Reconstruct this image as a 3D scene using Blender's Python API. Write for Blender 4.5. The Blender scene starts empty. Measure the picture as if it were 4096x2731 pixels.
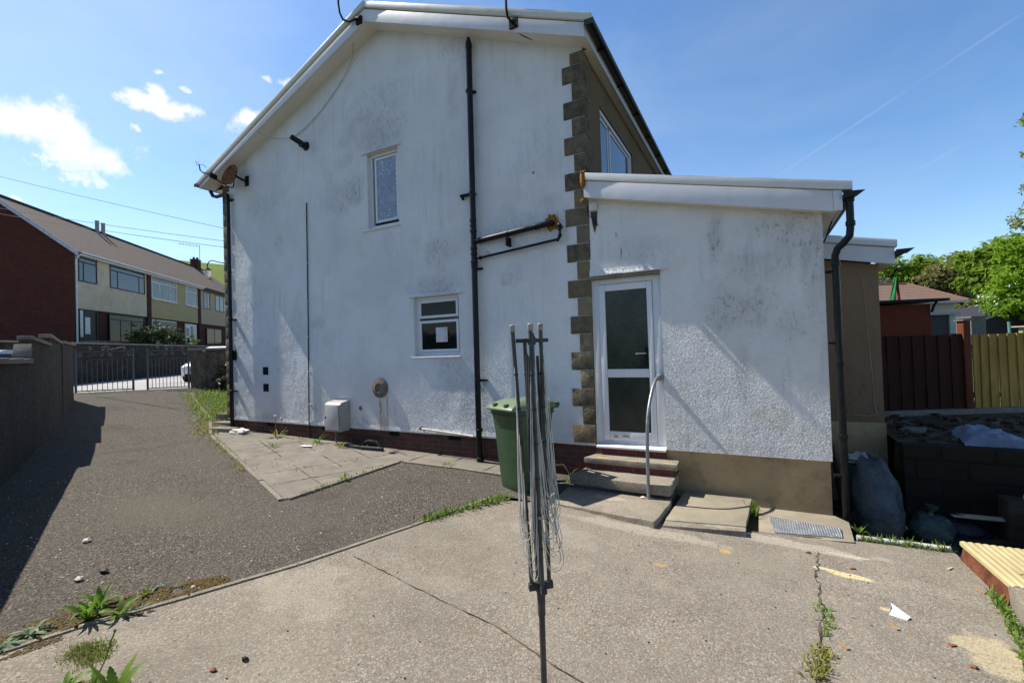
import bpy, bmesh, math, random
from mathutils import Vector, Matrix, noise as mnoise
R = math.radians
random.seed(7)
scene = bpy.context.scene
COL = scene.collection

# ------------------------------------------------------------------ camera, sky, sun, exposure
cam_d = bpy.data.cameras.new('camera'); cam = bpy.data.objects.new('camera', cam_d); COL.objects.link(cam)
cam_d.lens = 16.146; cam_d.sensor_width = 36.0; cam_d.clip_start = 0.05; cam_d.clip_end = 3000
def cam_matrix(yaw, pitch, roll):
    f = Vector((-math.sin(yaw)*math.cos(pitch), math.cos(yaw)*math.cos(pitch), math.sin(pitch)))
    r = Vector((math.cos(yaw), math.sin(yaw), 0)); u = r.cross(f)
    r2 = r*math.cos(roll) + u*math.sin(roll); u2 = -r*math.sin(roll) + u*math.cos(roll)
    return Matrix((r2, u2, -f)).transposed().to_4x4()
cam.matrix_world = Matrix.Translation((0, 0, 1.6)) @ cam_matrix(R(27.87), R(0.9), R(-1.866))
scene.camera = cam

SUN_DIR = Vector((-1.0, -0.082, 1.25)).normalized()          # towards the sun
SUN_ELEV = math.asin(SUN_DIR.z)
sun_d = bpy.data.lights.new('sun', 'SUN'); sun = bpy.data.objects.new('sun', sun_d); COL.objects.link(sun)
sun_d.energy = 5.0; sun_d.angle = R(0.5); sun_d.color = (1.0, 0.945, 0.86)
sun.rotation_euler = SUN_DIR.to_track_quat('Z', 'Y').to_euler(); sun.location = (-20, -2, 30)

scene.view_settings.view_transform = 'Standard'; scene.view_settings.look = 'None'
scene.view_settings.gamma = 1; scene.view_settings.use_curve_mapping = False
scene.view_settings.exposure = 0.5
scene.cycles.max_bounces = 6; scene.cycles.diffuse_bounces = 3; scene.cycles.glossy_bounces = 3
try: scene.cycles.use_denoising = True
except Exception: pass

# ------------------------------------------------------------------ tiny node helper
class NT:
    def __init__(s, tree): s.t = tree; s.n = tree.nodes; s.l = tree.links
    def new(s, typ, **kw):
        nd = s.n.new(typ)
        for k, v in kw.items(): setattr(nd, k, v)
        return nd
    def put(s, sock, v):
        if v is None: return
        if isinstance(v, bpy.types.NodeSocket): s.l.new(v, sock)
        else:
            if hasattr(v, '__len__') and len(v) == 3 and sock.type == 'RGBA': v = (*v, 1)
            sock.default_value = v
    def math(s, op, a, b=None, c=None, clamp=False):
        nd = s.new('ShaderNodeMath', operation=op, use_clamp=clamp); s.put(nd.inputs[0], a); s.put(nd.inputs[1], b)
        if c is not None: s.put(nd.inputs[2], c)
        return nd.outputs[0]
    def vm(s, op, a, b=None, out=0):
        nd = s.new('ShaderNodeVectorMath', operation=op); s.put(nd.inputs[0], a)
        if b is not None: s.put(nd.inputs[1], b)
        return nd.outputs[out]
    def pos(s): return s.new('ShaderNodeNewGeometry').outputs['Position']
    def obj(s): return s.new('ShaderNodeTexCoord').outputs['Object']
    def scale(s, v, k): return s.vm('MULTIPLY', v, k)
    def noise(s, v, sc, det=4, ro=.55, dist=0):
        nd = s.new('ShaderNodeTexNoise'); s.put(nd.inputs['Vector'], v); nd.inputs['Scale'].default_value = sc
        nd.inputs['Detail'].default_value = det; nd.inputs['Roughness'].default_value = ro; nd.inputs['Distortion'].default_value = dist
        return nd.outputs['Fac']
    def voro(s, v, sc, feat='F1', out='Distance', rnd=1.0):
        nd = s.new('ShaderNodeTexVoronoi', feature=feat); s.put(nd.inputs['Vector'], v); nd.inputs['Scale'].default_value = sc
        nd.inputs['Randomness'].default_value = rnd
        return nd.outputs[out]
    def ramp(s, f, a, b, ca=0.0, cb=1.0, smooth=False):
        nd = s.new('ShaderNodeMapRange'); nd.interpolation_type = 'SMOOTHSTEP' if smooth else 'LINEAR'
        s.put(nd.inputs[0], f); nd.inputs[1].default_value = a; nd.inputs[2].default_value = b
        nd.inputs[3].default_value = ca; nd.inputs[4].default_value = cb; return nd.outputs[0]
    def mix(s, f, a, b, typ='MIX'):
        nd = s.new('ShaderNodeMix', data_type='RGBA', blend_type=typ); s.put(nd.inputs[0], f); s.put(nd.inputs[6], a); s.put(nd.inputs[7], b)
        return nd.outputs[2]
    def sep(s, v):
        nd = s.new('ShaderNodeSeparateXYZ'); s.put(nd.inputs[0], v); return nd.outputs
    def comb(s, x, y, z=0.0):
        nd = s.new('ShaderNodeCombineXYZ'); s.put(nd.inputs[0], x); s.put(nd.inputs[1], y); s.put(nd.inputs[2], z); return nd.outputs[0]
    def bump(s, h, dist, strength=1.0, nrm=None):
        nd = s.new('ShaderNodeBump'); nd.inputs['Distance'].default_value = dist; nd.inputs['Strength'].default_value = strength
        s.put(nd.inputs['Height'], h)
        if nrm is not None: s.put(nd.inputs['Normal'], nrm)
        return nd.outputs[0]
    def blob(s, v, c, r, soft=.35, warp=None):
        """mask that is 1 within an ellipsoid of radii r about c (stains and marks with a shape of their own)"""
        d = s.vm('SUBTRACT', v, c); d = s.vm('DIVIDE', d, r)
        if warp is not None: d = s.vm('ADD', d, warp)
        ln = s.vm('LENGTH', d, out=1)
        return s.ramp(ln, 1.0, 1.0-soft, 0, 1, True)

MATS = {}
def material(name, rough=.8, spec=.3, metal=0.0):
    m = bpy.data.materials.new(name); m.use_nodes = True
    t = NT(m.node_tree); t.n.clear()
    o = t.new('ShaderNodeOutputMaterial'); b = t.new('ShaderNodeBsdfPrincipled'); t.l.new(b.outputs[0], o.inputs[0])
    b.inputs['Roughness'].default_value = rough; b.inputs['Specular IOR Level'].default_value = spec; b.inputs['Metallic'].default_value = metal
    t.bsdf = b; MATS[name] = m
    return m, t
def setc(t, c=None, rough=None, nrm=None):
    if c is not None: t.put(t.bsdf.inputs['Base Color'], c)
    if rough is not None: t.put(t.bsdf.inputs['Roughness'], rough)
    if nrm is not None: t.put(t.bsdf.inputs['Normal'], nrm)
def simple(name, c, rough=.6, spec=.3, metal=0.0, var=.12, sc=6.0, bump=0.0, bsc=60, dirt=None):
    """plain paint, plastic or metal with slight tone variation and grime"""
    m, t = material(name, rough, spec, metal); p = t.pos()
    n = t.noise(p, sc, 5, .6)
    dk = tuple(x*(1-var*1.6) for x in c); lt = tuple(min(1, x*(1+var)) for x in c)
    col = t.mix(t.ramp(n, .3, .7), dk, lt)
    if dirt:
        col = t.mix(t.math('MULTIPLY', t.ramp(t.noise(p, sc*3.1, 6, .7), .56, .72), dirt[1]), col, dirt[0])
    setc(t, col)
    setc(t, rough=t.ramp(t.noise(p, sc*4, 3), .2, .8, max(0.02, rough-.1), min(1, rough+.12)))
    if bump: setc(t, nrm=t.bump(t.noise(p, bsc, 4, .6), bump))
    return m

# ------------------------------------------------------------------ world: sky with a few small clouds
world = bpy.data.worlds.new('World'); scene.world = world; world.use_nodes = True
w = NT(world.node_tree); w.n.clear()
wo = w.new('ShaderNodeOutputWorld')
sky = w.new('ShaderNodeTexSky', sky_type='NISHITA'); sky.sun_disc = False; sky.sun_elevation = SUN_ELEV
sky.sun_rotation = math.atan2(SUN_DIR.x, SUN_DIR.y); sky.altitude = 120; sky.air_density = 1.0; sky.dust_density = .6; sky.ozone_density = 2.5
bg = w.new('ShaderNodeBackground'); 
bg.inputs[1].default_value = 0.09
wd = w.new('ShaderNodeTexCoord').outputs['Generated']
def gno(d, F):                       # gnomonic coordinates of a direction about a fixed compass direction
    f = Vector(F).normalized(); r = f.cross(Vector((0, 0, 1))).normalized(); u = r.cross(f)
    return f, r, u
CF, CR, CU = gno(None, (-.87, .36, .35))
def g2(d):
    d = Vector(d); k = d.dot(CF); return (d.dot(CR)/k, d.dot(CU)/k)
kf = w.vm('DOT_PRODUCT', wd, tuple(CF), out=1)
kf2 = w.math('MAXIMUM', kf, .05)
ga = w.math('DIVIDE', w.vm('DOT_PRODUCT', wd, tuple(CR), out=1), kf2)
gb = w.math('DIVIDE', w.vm('DOT_PRODUCT', wd, tuple(CU), out=1), kf2)
gp = w.comb(ga, gb)
wn = w.new('ShaderNodeTexNoise'); w.put(wn.inputs['Vector'], wd); wn.inputs['Scale'].default_value = 20; wn.inputs['Detail'].default_value = 9; wn.inputs['Roughness'].default_value = .62
wn2 = w.new('ShaderNodeTexNoise'); w.put(wn2.inputs['Vector'], wd); wn2.inputs['Scale'].default_value = 75; wn2.inputs['Detail'].default_value = 7; wn2.inputs['Roughness'].default_value = .65
warp2 = w.vm('MULTIPLY', w.vm('SUBTRACT', wn2.outputs['Color'], (.5, .5, .5)), (3.4, 3.4, 0))
warp = w.vm('MULTIPLY', w.vm('SUBTRACT', wn.outputs['Color'], (.5, .5, .5)), (2.7, 2.7, 0))
clouds = [((-.905, .229, .345), (-.885, .31, .345), .045), ((-.9, .262, .325), (-.876, .355, .318), .04), ((-.917, .27, .300), (-.888, .345, .303), .018),
          ((-.851, .335, .405), (-.81, .42, .402), .022), ((-.822, .373, .424), (-.818, .385, .415), .022),
          ((-.912, .30, .283), (-.899, .334, .283), .017), ((-.775, .482, .405), (-.757, .497, .424), .022),
          ((-.802, .407, .438), (-.798, .413, .434), .007), ((-.725, .497, .478), (-.72, .505, .474), .008), ((-.712, .518, .474), (-.70, .53, .478), .009),
          ((-.856, .362, .372), (-.853, .368, .368), .007), ((-.812, .374, .449), (-.807, .38, .45), .006), ((-.938, .249, .24), (-.934, .257, .239), .008)]
dens = None
for a, b, rad in clouds:
    pa, pb = g2(a), g2(b); cx, cy = (pa[0]+pb[0])/2, (pa[1]+pb[1])/2
    rad *= .76; L = math.hypot(pb[0]-pa[0], pb[1]-pa[1])/2 + rad*.8; an = math.atan2(pb[1]-pa[1], pb[0]-pa[0])
    d = w.vm('SUBTRACT', gp, (cx, cy, 0))
    e1 = w.vm('DOT_PRODUCT', d, (math.cos(an)/L, math.sin(an)/L, 0), out=1)
    e2 = w.vm('DOT_PRODUCT', d, (-math.sin(an)/rad, math.cos(an)/rad, 0), out=1)
    v = w.vm('ADD', w.comb(e1, e2), warp if rad > .016 else warp2)
    m_ = w.ramp(w.vm('LENGTH', v, out=1), 1.2, .35, 0, 1 if rad > .016 else .6, True)
    dens = m_ if dens is None else w.math('MAXIMUM', dens, m_)
dens = w.math('MULTIPLY', dens, w.ramp(kf, .4, .5))
# two faint vapour trails
def trail(a, b, wdt, amt):
    a, b = Vector(a), Vector(b); n = a.cross(b).normalized(); m_ = (a+b).normalized()
    d = w.math('ABSOLUTE', w.vm('DOT_PRODUCT', wd, tuple(n), out=1))
    k = w.ramp(d, wdt, wdt*.2, 0, amt, True)
    along = w.ramp(w.vm('DOT_PRODUCT', wd, tuple(m_), out=1), math.cos(a.angle(b)*.62), math.cos(a.angle(b)*.45))
    return w.math('MULTIPLY', w.math('MULTIPLY', k, along), w.ramp(w.noise(wd, 9, 4), .3, .6))
tr = w.math('MAXIMUM', trail((.043, .955, .293), (.308, .858, .411), .0026, .10), trail((.168, .959, .227), (.283, .917, .281), .005, .06))
# sky strength shaped by hand: dimmer behind the view and overhead, to cut fill
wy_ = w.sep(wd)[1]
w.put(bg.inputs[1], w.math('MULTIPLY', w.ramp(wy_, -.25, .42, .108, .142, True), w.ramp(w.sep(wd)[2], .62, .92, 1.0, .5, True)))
hs = w.new('ShaderNodeHueSaturation'); hs.inputs['Saturation'].default_value = 1.17; hs.inputs['Value'].default_value = .98; w.l.new(sky.outputs[0], hs.inputs['Color'])
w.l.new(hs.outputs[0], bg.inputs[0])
# thin haze of high cirrus whitening the sky towards the sun side
cir = w.math('MULTIPLY', w.ramp(w.noise(w.vm('MULTIPLY', wd, (1.0, 1.6, 3.0)), 2.2, 6, .6, .4), .38, .75), w.ramp(kf, -.1, .8, .02, .14))
bg2 = w.new('ShaderNodeBackground'); bg2.inputs[0].default_value = (1, .99, .98, 1); bg2.inputs[1].default_value = .82
tot = w.math('MAXIMUM', w.math('MAXIMUM', dens, tr), cir)
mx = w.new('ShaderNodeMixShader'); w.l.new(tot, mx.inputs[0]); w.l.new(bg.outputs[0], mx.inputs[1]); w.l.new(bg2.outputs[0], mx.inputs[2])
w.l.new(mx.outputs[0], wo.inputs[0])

# ------------------------------------------------------------------ mesh builder
class MB:
    def __init__(s): s.v = []; s.f = []
    def add(s, vs, fs):
        o = len(s.v); s.v += [tuple(p) for p in vs]; s.f += [tuple(i+o for i in f) for f in fs]; return s
    def hexa(s, p):                   # 8 points: bottom ring 0-3 (ccw from above), top ring 4-7
        return s.add(p, [(3, 2, 1, 0), (4, 5, 6, 7), (0, 1, 5, 4), (1, 2, 6, 5), (2, 3, 7, 6), (3, 0, 4, 7)])
    def box(s, x0, x1, y0, y1, z0, z1):
        return s.hexa([(x0, y0, z0), (x1, y0, z0), (x1, y1, z0), (x0, y1, z0), (x0, y0, z1), (x1, y0, z1), (x1, y1, z1), (x0, y1, z1)])
    def fbox(s, o, u, v, n, a0, a1, b0, b1, c0, c1):   # box in a frame
        o, u, v, n = Vector(o), Vector(u), Vector(v), Vector(n)
        P = lambda a, b, c: o+u*a+v*b+n*c
        return s.hexa([P(a0, b0, c0), P(a1, b0, c0), P(a1, b1, c0), P(a0, b1, c0), P(a0, b0, c1), P(a1, b0, c1), P(a1, b1, c1), P(a0, b1, c1)])
    def prism(s, pts, d):             # polygon (3-D points) extruded by d
        n = len(pts); d = Vector(d); a = [Vector(p) for p in pts]; b = [p+d for p in a]
        return s.add(a+b, [tuple(range(n))[::-1], tuple(range(n, 2*n))] + [(i, (i+1) % n, n+(i+1) % n, n+i) for i in range(n)])
    def tube(s, path, r, n=10, caps=True):
        P = [Vector(p) for p in path]; rs = r if hasattr(r, '__len__') else [r]*len(P)
        T = []
        for i in range(len(P)):
            a = P[max(0, i-1)]; b = P[min(len(P)-1, i+1)]; T.append((b-a).normalized())
        up = Vector((0, 0, 1)) if abs(T[0].z) < .9 else Vector((1, 0, 0))
        X = T[0].cross(up).normalized(); vs = []
        for i, p in enumerate(P):
            X = (X - T[i]*X.dot(T[i])).normalized(); Y = T[i].cross(X)
            for k in range(n):
                a = 2*math.pi*k/n; vs.append(p + X*(math.cos(a)*rs[i]) + Y*(math.sin(a)*rs[i]))
        fs = []
        for i in range(len(P)-1):
            for k in range(n):
                k2 = (k+1) % n; fs.append((i*n+k, i*n+k2, (i+1)*n+k2, (i+1)*n+k))
        if caps: fs.append(tuple(range(n))[::-1]); fs.append(tuple(range((len(P)-1)*n, len(P)*n)))
        return s.add(vs, fs)
    def lathe(s, o, ax, prof, n=20):  # prof: (radius, distance along ax)
        o, ax = Vector(o), Vector(ax).normalized(); X = ax.orthogonal().normalized(); Y = ax.cross(X); vs = []; fs = []
        for r, h in prof:
            for k in range(n):
                a = 2*math.pi*k/n; vs.append(o + ax*h + (X*math.cos(a)+Y*math.sin(a))*max(r, 1e-4))
        for i in range(len(prof)-1):
            for k in range(n):
                k2 = (k+1) % n; fs.append((i*n+k, i*n+k2, (i+1)*n+k2, (i+1)*n+k))
        fs.append(tuple(range(n))[::-1]); fs.append(tuple(range((len(prof)-1)*n, len(prof)*n)))
        return s.add(vs, fs)
    def poly(s, pts): return s.add(pts, [tuple(range(len(pts)))])
    def lump(s, c, r, seed=0, n=10, m=14, amp=.25, fr=2.0, flat=None):
        c = Vector(c); vs = []; fs = []
        for i in range(n+1):
            th = math.pi*i/n
            for j in range(m):
                ph = 2*math.pi*j/m; d = Vector((math.sin(th)*math.cos(ph), math.sin(th)*math.sin(ph), math.cos(th)))
                k = 1 + amp*mnoise.noise(d*fr + Vector((seed*3.1, seed*1.7, 0))) + amp*.5*mnoise.noise(d*fr*2.7 + Vector((seed, 0, 5)))
                p = c + Vector((d.x*r[0]*k, d.y*r[1]*k, d.z*r[2]*k))
                if flat is not None: p.z = max(p.z, flat)
                vs.append(p)
        for i in range(n):
            for j in range(m):
                j2 = (j+1) % m; fs.append((i*m+j, (i+1)*m+j, (i+1)*m+j2, i*m+j2))
        return s.add(vs, fs)

ORG = {}
def finish(name, me, m, parent=None, smooth=35):
    me.materials.append(m)
    if smooth:
        me.polygons.foreach_set('use_smooth', [True]*len(me.polygons))
        try: me.set_sharp_from_angle(angle=R(smooth))
        except Exception: pass
    o = bpy.data.objects.new(name, me); COL.objects.link(o)
    if parent is not None: o.parent = parent
    return o
def part(name, mb, m, parent=None, label=None, bevel=0.0, smooth=35, local=False):
    """one mesh object; verts are world coordinates unless local"""
    off = Vector((0, 0, 0)); root = parent
    if parent is not None and not local:
        while root.parent is not None: root = root.parent
        off = ORG.get(root.name, Vector((0, 0, 0)))
    me = bpy.data.meshes.new(name); me.from_pydata([tuple(Vector(p)-off) for p in mb.v], [], mb.f); me.validate()
    bm = bmesh.new(); bm.from_mesh(me); bmesh.ops.recalc_face_normals(bm, faces=bm.faces)
    if bevel:
        es = [e for e in bm.edges if len(e.link_faces) == 2 and e.calc_face_angle(0) > R(30)]
        bmesh.ops.bevel(bm, geom=es, offset=bevel, segments=2, affect='EDGES', profile=.6)
    bm.to_mesh(me); bm.free()
    o = finish(name, me, m, parent, smooth)
    if label: o['label'] = label
    return o
def thing(name, label, cat, loc=(0, 0, 0), rz=0.0, group=None):
    o = bpy.data.objects.new(name, None); COL.objects.link(o); o.empty_display_size = .2
    o.location = loc; o.rotation_euler = (0, 0, rz); o['label'] = label; o['category'] = cat
    if group: o['group'] = group
    ORG[o.name] = Vector(loc); return o
def single(name, mb, m, label, cat, loc=None, group=None, bevel=0.0, smooth=35, kind=None):
    """a thing that is one mesh; origin moved to its base"""
    vs = [Vector(p) for p in mb.v]
    if loc is None:
        lo = Vector((min(v.x for v in vs), min(v.y for v in vs), min(v.z for v in vs))); hi = Vector((max(v.x for v in vs), max(v.y for v in vs), 0))
        loc = Vector(((lo.x+hi.x)/2, (lo.y+hi.y)/2, lo.z))
    loc = Vector(loc); b2 = MB(); b2.v = [tuple(v-loc) for v in vs]; b2.f = mb.f
    o = part(name, b2, m, None, None, bevel, smooth); o.location = loc; o['label'] = label; o['category'] = cat
    if group: o['group'] = group
    if kind: o['kind'] = kind
    return o
def struct(name, mb, m, label=None, smooth=35, kind='structure', bevel=0.0):
    o = part(name, mb, m, None, None, bevel, smooth); o['kind'] = kind
    if label: o['label'] = label
    return o

def interp(x, xs, ys):
    if x <= xs[0]: return ys[0]
    for i in range(len(xs)-1):
        if x <= xs[i+1]: return ys[i] + (ys[i+1]-ys[i])*(x-xs[i])/(xs[i+1]-xs[i])
    return ys[-1]
def g(x): return interp(x, [-40, -15.4, -12.9, -9.8, -3.6, .65, 3], [.70, .70, .37, .11, -.03, -.24, -.30])

# ------------------------------------------------------------------ materials
def roughcast(name, base, stain, stain_amt=.66, grains=72, marks=(), rust=(), gd=.006, und=.011, patchy=(.50, .64), kick=2.3):
    m, t = material(name, .9, .12); p = t.pos()
    big = t.noise(p, .9, 4, .6); fine = t.noise(p, 30, 3, .6)
    col = t.mix(t.ramp(big, .3, .7), tuple(x*.88 for x in base), tuple(min(1, x*1.05) for x in base))
    col = t.mix(t.ramp(t.noise(p, 2.6, 4, .6), .5, .72, 0, .35), col, tuple(x*k for x, k in zip(base, (.86, .84, .74))))
    st = t.noise(t.scale(p, (2.6, 2.6, 1.0)), 3.2, 9, .74)
    st = t.ramp(st, .49, .66)
    reg = t.ramp(t.noise(p, .75, 3, .5), patchy[0], patchy[1])
    wv = t.vm('MULTIPLY', t.vm('SUBTRACT', t.comb(t.noise(p, 2.3, 4), t.noise(t.vm('ADD', p, (7, 3, 1)), 2.3, 4), t.noise(t.vm('ADD', p, (2, 9, 5)), 2.3, 4)), (.5, .5, .5)), (1.6, 1.6, 1.6))
    for c, r, a in marks:
        reg = t.math('MAXIMUM', reg, t.math('MULTIPLY', t.blob(p, c, r, .8, wv), a))
    sp = t.ramp(t.noise(t.scale(p, (1.3, 1.3, .8)), 17, 6, .72), .53, .64)          # pin-prick mildew
    k = t.math('MULTIPLY', t.math('MAXIMUM', t.math('MULTIPLY', st, .55), sp), reg)
    k2 = t.math('MULTIPLY', t.ramp(t.noise(p, 24, 5, .7), .66, .74), .35)
    stk = t.math('MULTIPLY', t.ramp(t.noise(t.scale(p, (6, 6, .45)), 2.2, 6, .65), .52, .74), t.ramp(t.noise(p, 1.1, 4), .42, .64, 0, .42)); k2 = t.math('MAXIMUM', k2, stk)
    col = t.mix(t.math('MULTIPLY', t.math('MAXIMUM', k, k2), stain_amt), col, stain)
    col = t.mix(t.math('MULTIPLY', reg, .17), col, stain)
    for c, r, cc, a in rust:
        col = t.mix(t.math('MULTIPLY', t.math('MULTIPLY', t.blob(p, c, r, .7, wv), a), t.ramp(t.noise(t.scale(p, (3, 3, .6)), 9, 5, .7), .36, .56)), col, cc)
    v = t.voro(p, grains, 'SMOOTH_F1'); h = t.math('SUBTRACT', 1.0, v)
    h = t.math('ADD', h, t.math('MULTIPLY', t.noise(p, grains*2.1, 3), .6))
    h = t.math('MULTIPLY', h, t.ramp(t.noise(p, 5, 3), .25, .7, .55, 1.15))
    n1 = t.bump(t.noise(p, 1.15, 3, .5), und*10, .55)
    nb = t.bump(h, gd*.6, 1.0, n1)
    # the grain itself: every pebble of the dash tips the surface its own way
    gn = t.new('ShaderNodeTexNoise'); t.put(gn.inputs['Vector'], p); gn.inputs['Scale'].default_value = grains*.62; gn.inputs['Detail'].default_value = 2.5; gn.inputs['Roughness'].default_value = .6
    gm = t.ramp(t.noise(t.vm('ADD', p, (3.3, 1.7, 5.1)), grains*.55, 2, .5), .50, .60, .12, 1.0)
    gk = t.math('MULTIPLY', gm, kick)
    gv = t.vm('MULTIPLY', t.vm('SUBTRACT', gn.outputs['Color'], (.5, .5, .5)), t.comb(gk, gk, gk))
    setc(t, col, nrm=t.vm('NORMALIZE', t.vm('ADD', nb, gv))); return m
W_MARKS = [((-5.4, 5.75, 5.25), (.75, .5, .42), .95), ((-5.2, 5.75, 5.8), (.7, .5, .6), .6), ((-6.1, 5.75, 4.4), (.55, .5, .35), .9), ((-4.3, 5.75, 2.62), (.75, .5, .25), .95),
           ((-4.25, 5.75, 3.15), (.35, .5, .45), .8), ((-7.0, 5.75, 2.2), (.35, .4, .15), .7), ((-3.0, 5.75, 3.3), (.6, .4, .35), .6), ((-8.6, 5.75, .40), (.5, .4, .16), .8),
           ((-6.05, 5.75, .42), (.3, .4, .14), .9), ((-8.4, 5.75, 4.6), (.9, .4, .5), .5), ((-5.4, 5.75, 5.04), (.5, .5, .09), 1.0), ((-4.37, 5.75, 2.53), (.62, .5, .08), 1.0), ((-5.25, 5.75, 3.42), (.22, .5, .28), .55), ((-4.0, 5.75, 1.25), (.10, .5, .28), .5), ((-9.3, 5.75, 5.2), (.35, .5, .25), .8), ((-3.55, 5.75, 4.6), (.10, .5, 1.2), .45), ((-2.5, 5.75, 4.2), (.6, .4, .8), .35), ((-3.95, 5.75, 5.6), (.2, .5, .8), .5)]
M_WALL = roughcast('white_roughcast', (.77, .78, .79), (.12, .125, .14), marks=W_MARKS, patchy=(.56, .70),
    rust=[((-5.56, 5.75, .60), (.045, .3, .36), (.36, .17, .03), .95), ((-5.41, 5.75, .62), (.022, .3, .38), (.30, .14, .04), .9), ((-5.5, 5.75, .5), (.15, .3, .35), (.50, .44, .26), .55),
          ((-2.62, 5.75, 4.02), (.03, .3, .03), (.35, .16, .03), 1.0), ((-2.30, 5.75, 3.30), (.10, .3, .14), (.34, .19, .03), .9), ((-3.4, 5.75, 2.98), (.1, .3, .07), (.40, .27, .10), .6)])
E_MARKS = [((-.25, 5.75, 2.0), (.55, .5, .5), .95), ((-.35, 5.75, 2.8), (.13, .5, .45), 1.0), ((.55, 5.75, 2.3), (.14, .5, .8), .9), ((.2, 5.75, 2.4), (.5, .5, .35), .65),
           ((-1.25, 5.75, 2.75), (.5, .5, .25), .55), ((-.15, 5.75, 1.1), (.12, .5, .6), .8), ((.3, 5.75, 1.75), (.3, .5, .25), .7), ((-.3, 5.75, .42), (.9, .5, .10), .45)]
M_EXT = roughcast('extension_roughcast', (.77, .765, .755), (.10, .105, .11), grains=62, marks=E_MARKS, gd=.009, und=.010, patchy=(.60, .75),
    rust=[((-1.45, 5.75, 2.74), (.015, .3, .12), (.36, .14, .02), .9), ((-1.5, 5.75, 3.0), (.02, .3, .05), (.36, .14, .02), .8), ((.1, 5.75, .75), (.35, .3, .2), (.55, .50, .38), .5)])
M_REAR = roughcast('brown_pebbledash', (.19, .13, .075), (.05, .045, .035), grains=95, gd=.006)
M_DRAB = roughcast('drab_pebbledash', (.27, .18, .118), (.06, .05, .04), grains=95, gd=.006)

def brick(name, vec, c1, c2, mortar, bw=.225, bh=.075, dirt=.5, bump=.004, gap=.011):
    m, t = material(name, .9, .15); p = t.pos()
    if vec == 'x': v = t.comb(t.sep(p)[0], t.sep(p)[2])
    elif vec == 'y': v = t.comb(t.sep(p)[1], t.sep(p)[2])
    else:
        v = t.comb(t.vm('DOT_PRODUCT', p, vec, out=1), t.sep(p)[2])
    b = t.new('ShaderNodeTexBrick'); t.put(b.inputs['Vector'], v); b.inputs['Scale'].default_value = 1.0
    b.inputs['Brick Width'].default_value = bw; b.inputs['Row Height'].default_value = bh; b.inputs['Mortar Size'].default_value = gap
    b.inputs['Mortar Smooth'].default_value = .3; t.put(b.inputs['Color1'], c1); t.put(b.inputs['Color2'], c2); t.put(b.inputs['Mortar'], mortar)
    col = t.mix(t.ramp(t.noise(p, 14, 5, .7), .35, .75, 0, dirt), b.outputs['Color'], (.03, .028, .026))
    col = t.mix(t.ramp(t.noise(p, 2.2, 4), .45, .75, 0, .35), col, tuple(x*.6 for x in c2))
    h = t.math('ADD', t.math('MULTIPLY', b.outputs['Fac'], -1.0), t.math('MULTIPLY', t.noise(p, 70, 3), .4))
    setc(t, col, nrm=t.bump(h, bump)); return m
M_PLINTH = brick('plinth_brick', 'x', (.17, .065, .05), (.10, .05, .045), (.12, .105, .09))
M_PLINTHY = brick('step_brick', 'x', (.21, .055, .045), (.14, .045, .04), (.15, .13, .11), gap=.009, dirt=.35)

def stone(name, base, dark, sc=7, bump=.02, bsc=9, vary=0.0):
    m, t = material(name, .92, .15); p = t.pos()
    n = t.noise(p, sc, 7, .68); col = t.mix(t.ramp(n, .32, .66), dark, base)
    col = t.mix(t.ramp(t.noise(p, sc*4, 5, .7), .6, .78, 0, .6), col, tuple(min(1, x*1.5) for x in base))
    if vary:
        rv = t.new('ShaderNodeObjectInfo').outputs['Random']
        col = t.mix(t.math('MULTIPLY', rv, vary), col, t.mix(t.math('FRACT', t.math('MULTIPLY', rv, 7.3)), dark, tuple(min(1, x*1.35) for x in base)))
    setc(t, col, nrm=t.bump(t.math('ADD', t.noise(p, bsc, 6, .65), t.math('MULTIPLY', t.noise(p, 60, 4), .25)), bump)); return m
M_QUOIN = stone('quoin_stone', (.235, .195, .13), (.055, .048, .038), 8, .06, 9, .7)
M_QUOIN2 = stone('quoin_stone_pale', (.30, .245, .155), (.09, .075, .05), 7, .06, 8, .6)
M_STONEWALL = stone('garden_wall_stone', (.19, .165, .125), (.05, .045, .037), 4.5, .05, 5)

def white_board(name, base=(.70, .71, .74), dirt=(.28, .27, .22), amt=.3):
    m, t = material(name, .38, .4); p = t.pos()
    col = t.mix(t.ramp(t.noise(p, 1.4, 5, .6), .3, .7), tuple(x*.92 for x in base), base)
    col = t.mix(t.math('MULTIPLY', t.ramp(t.noise(t.scale(p, (1, 1, .35)), 7, 7, .7), .55, .78), amt), col, dirt)
    setc(t, col, nrm=t.bump(t.noise(p, 3, 2), .004)); return m
M_UPVC = white_board('white_upvc', (.70, .71, .75), (.30, .29, .25), .22)
M_CAP = white_board('verge_cap', (.66, .65, .58), (.25, .26, .19), .4)
M_SOFFIT = white_board('soffit_board', (.76, .73, .66), (.42, .38, .26), .35)
M_FRAME = white_board('window_upvc', (.76, .77, .79), (.3, .3, .26), .15)
M_BLACK = simple('black_plastic', (.006, .0065, .008), .38, .3, 0, .3, 5, 0, 60, ((.04, .04, .04), .3))
M_BLACKM = simple('black_matt', (.010, .010, .011), .7, .2)
M_GREYPIPE = simple('grey_pipe', (.20, .19, .17), .6, .3, 0, .25, 20)
M_STEEL = simple('galvanised_steel', (.27, .285, .30), .45, .5, .55, .18, 14, .0008, 90)
M_GATE = simple('dull_gate_iron', (.105, .108, .112), .6, .3, .3, .25, 14)
M_POLE = simple('dryer_grey_metal', (.085, .085, .08), .45, .4, .35, .2, 9, 0, 60, ((.16, .13, .09), .4))
M_PLASTICGREY = simple('dryer_hub_plastic', (.05, .052, .055), .55, .35, 0, .2, 12)
M_CORD = simple('dryer_cord', (.74, .71, .62), .6, .25, 0, .15, 9)
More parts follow.
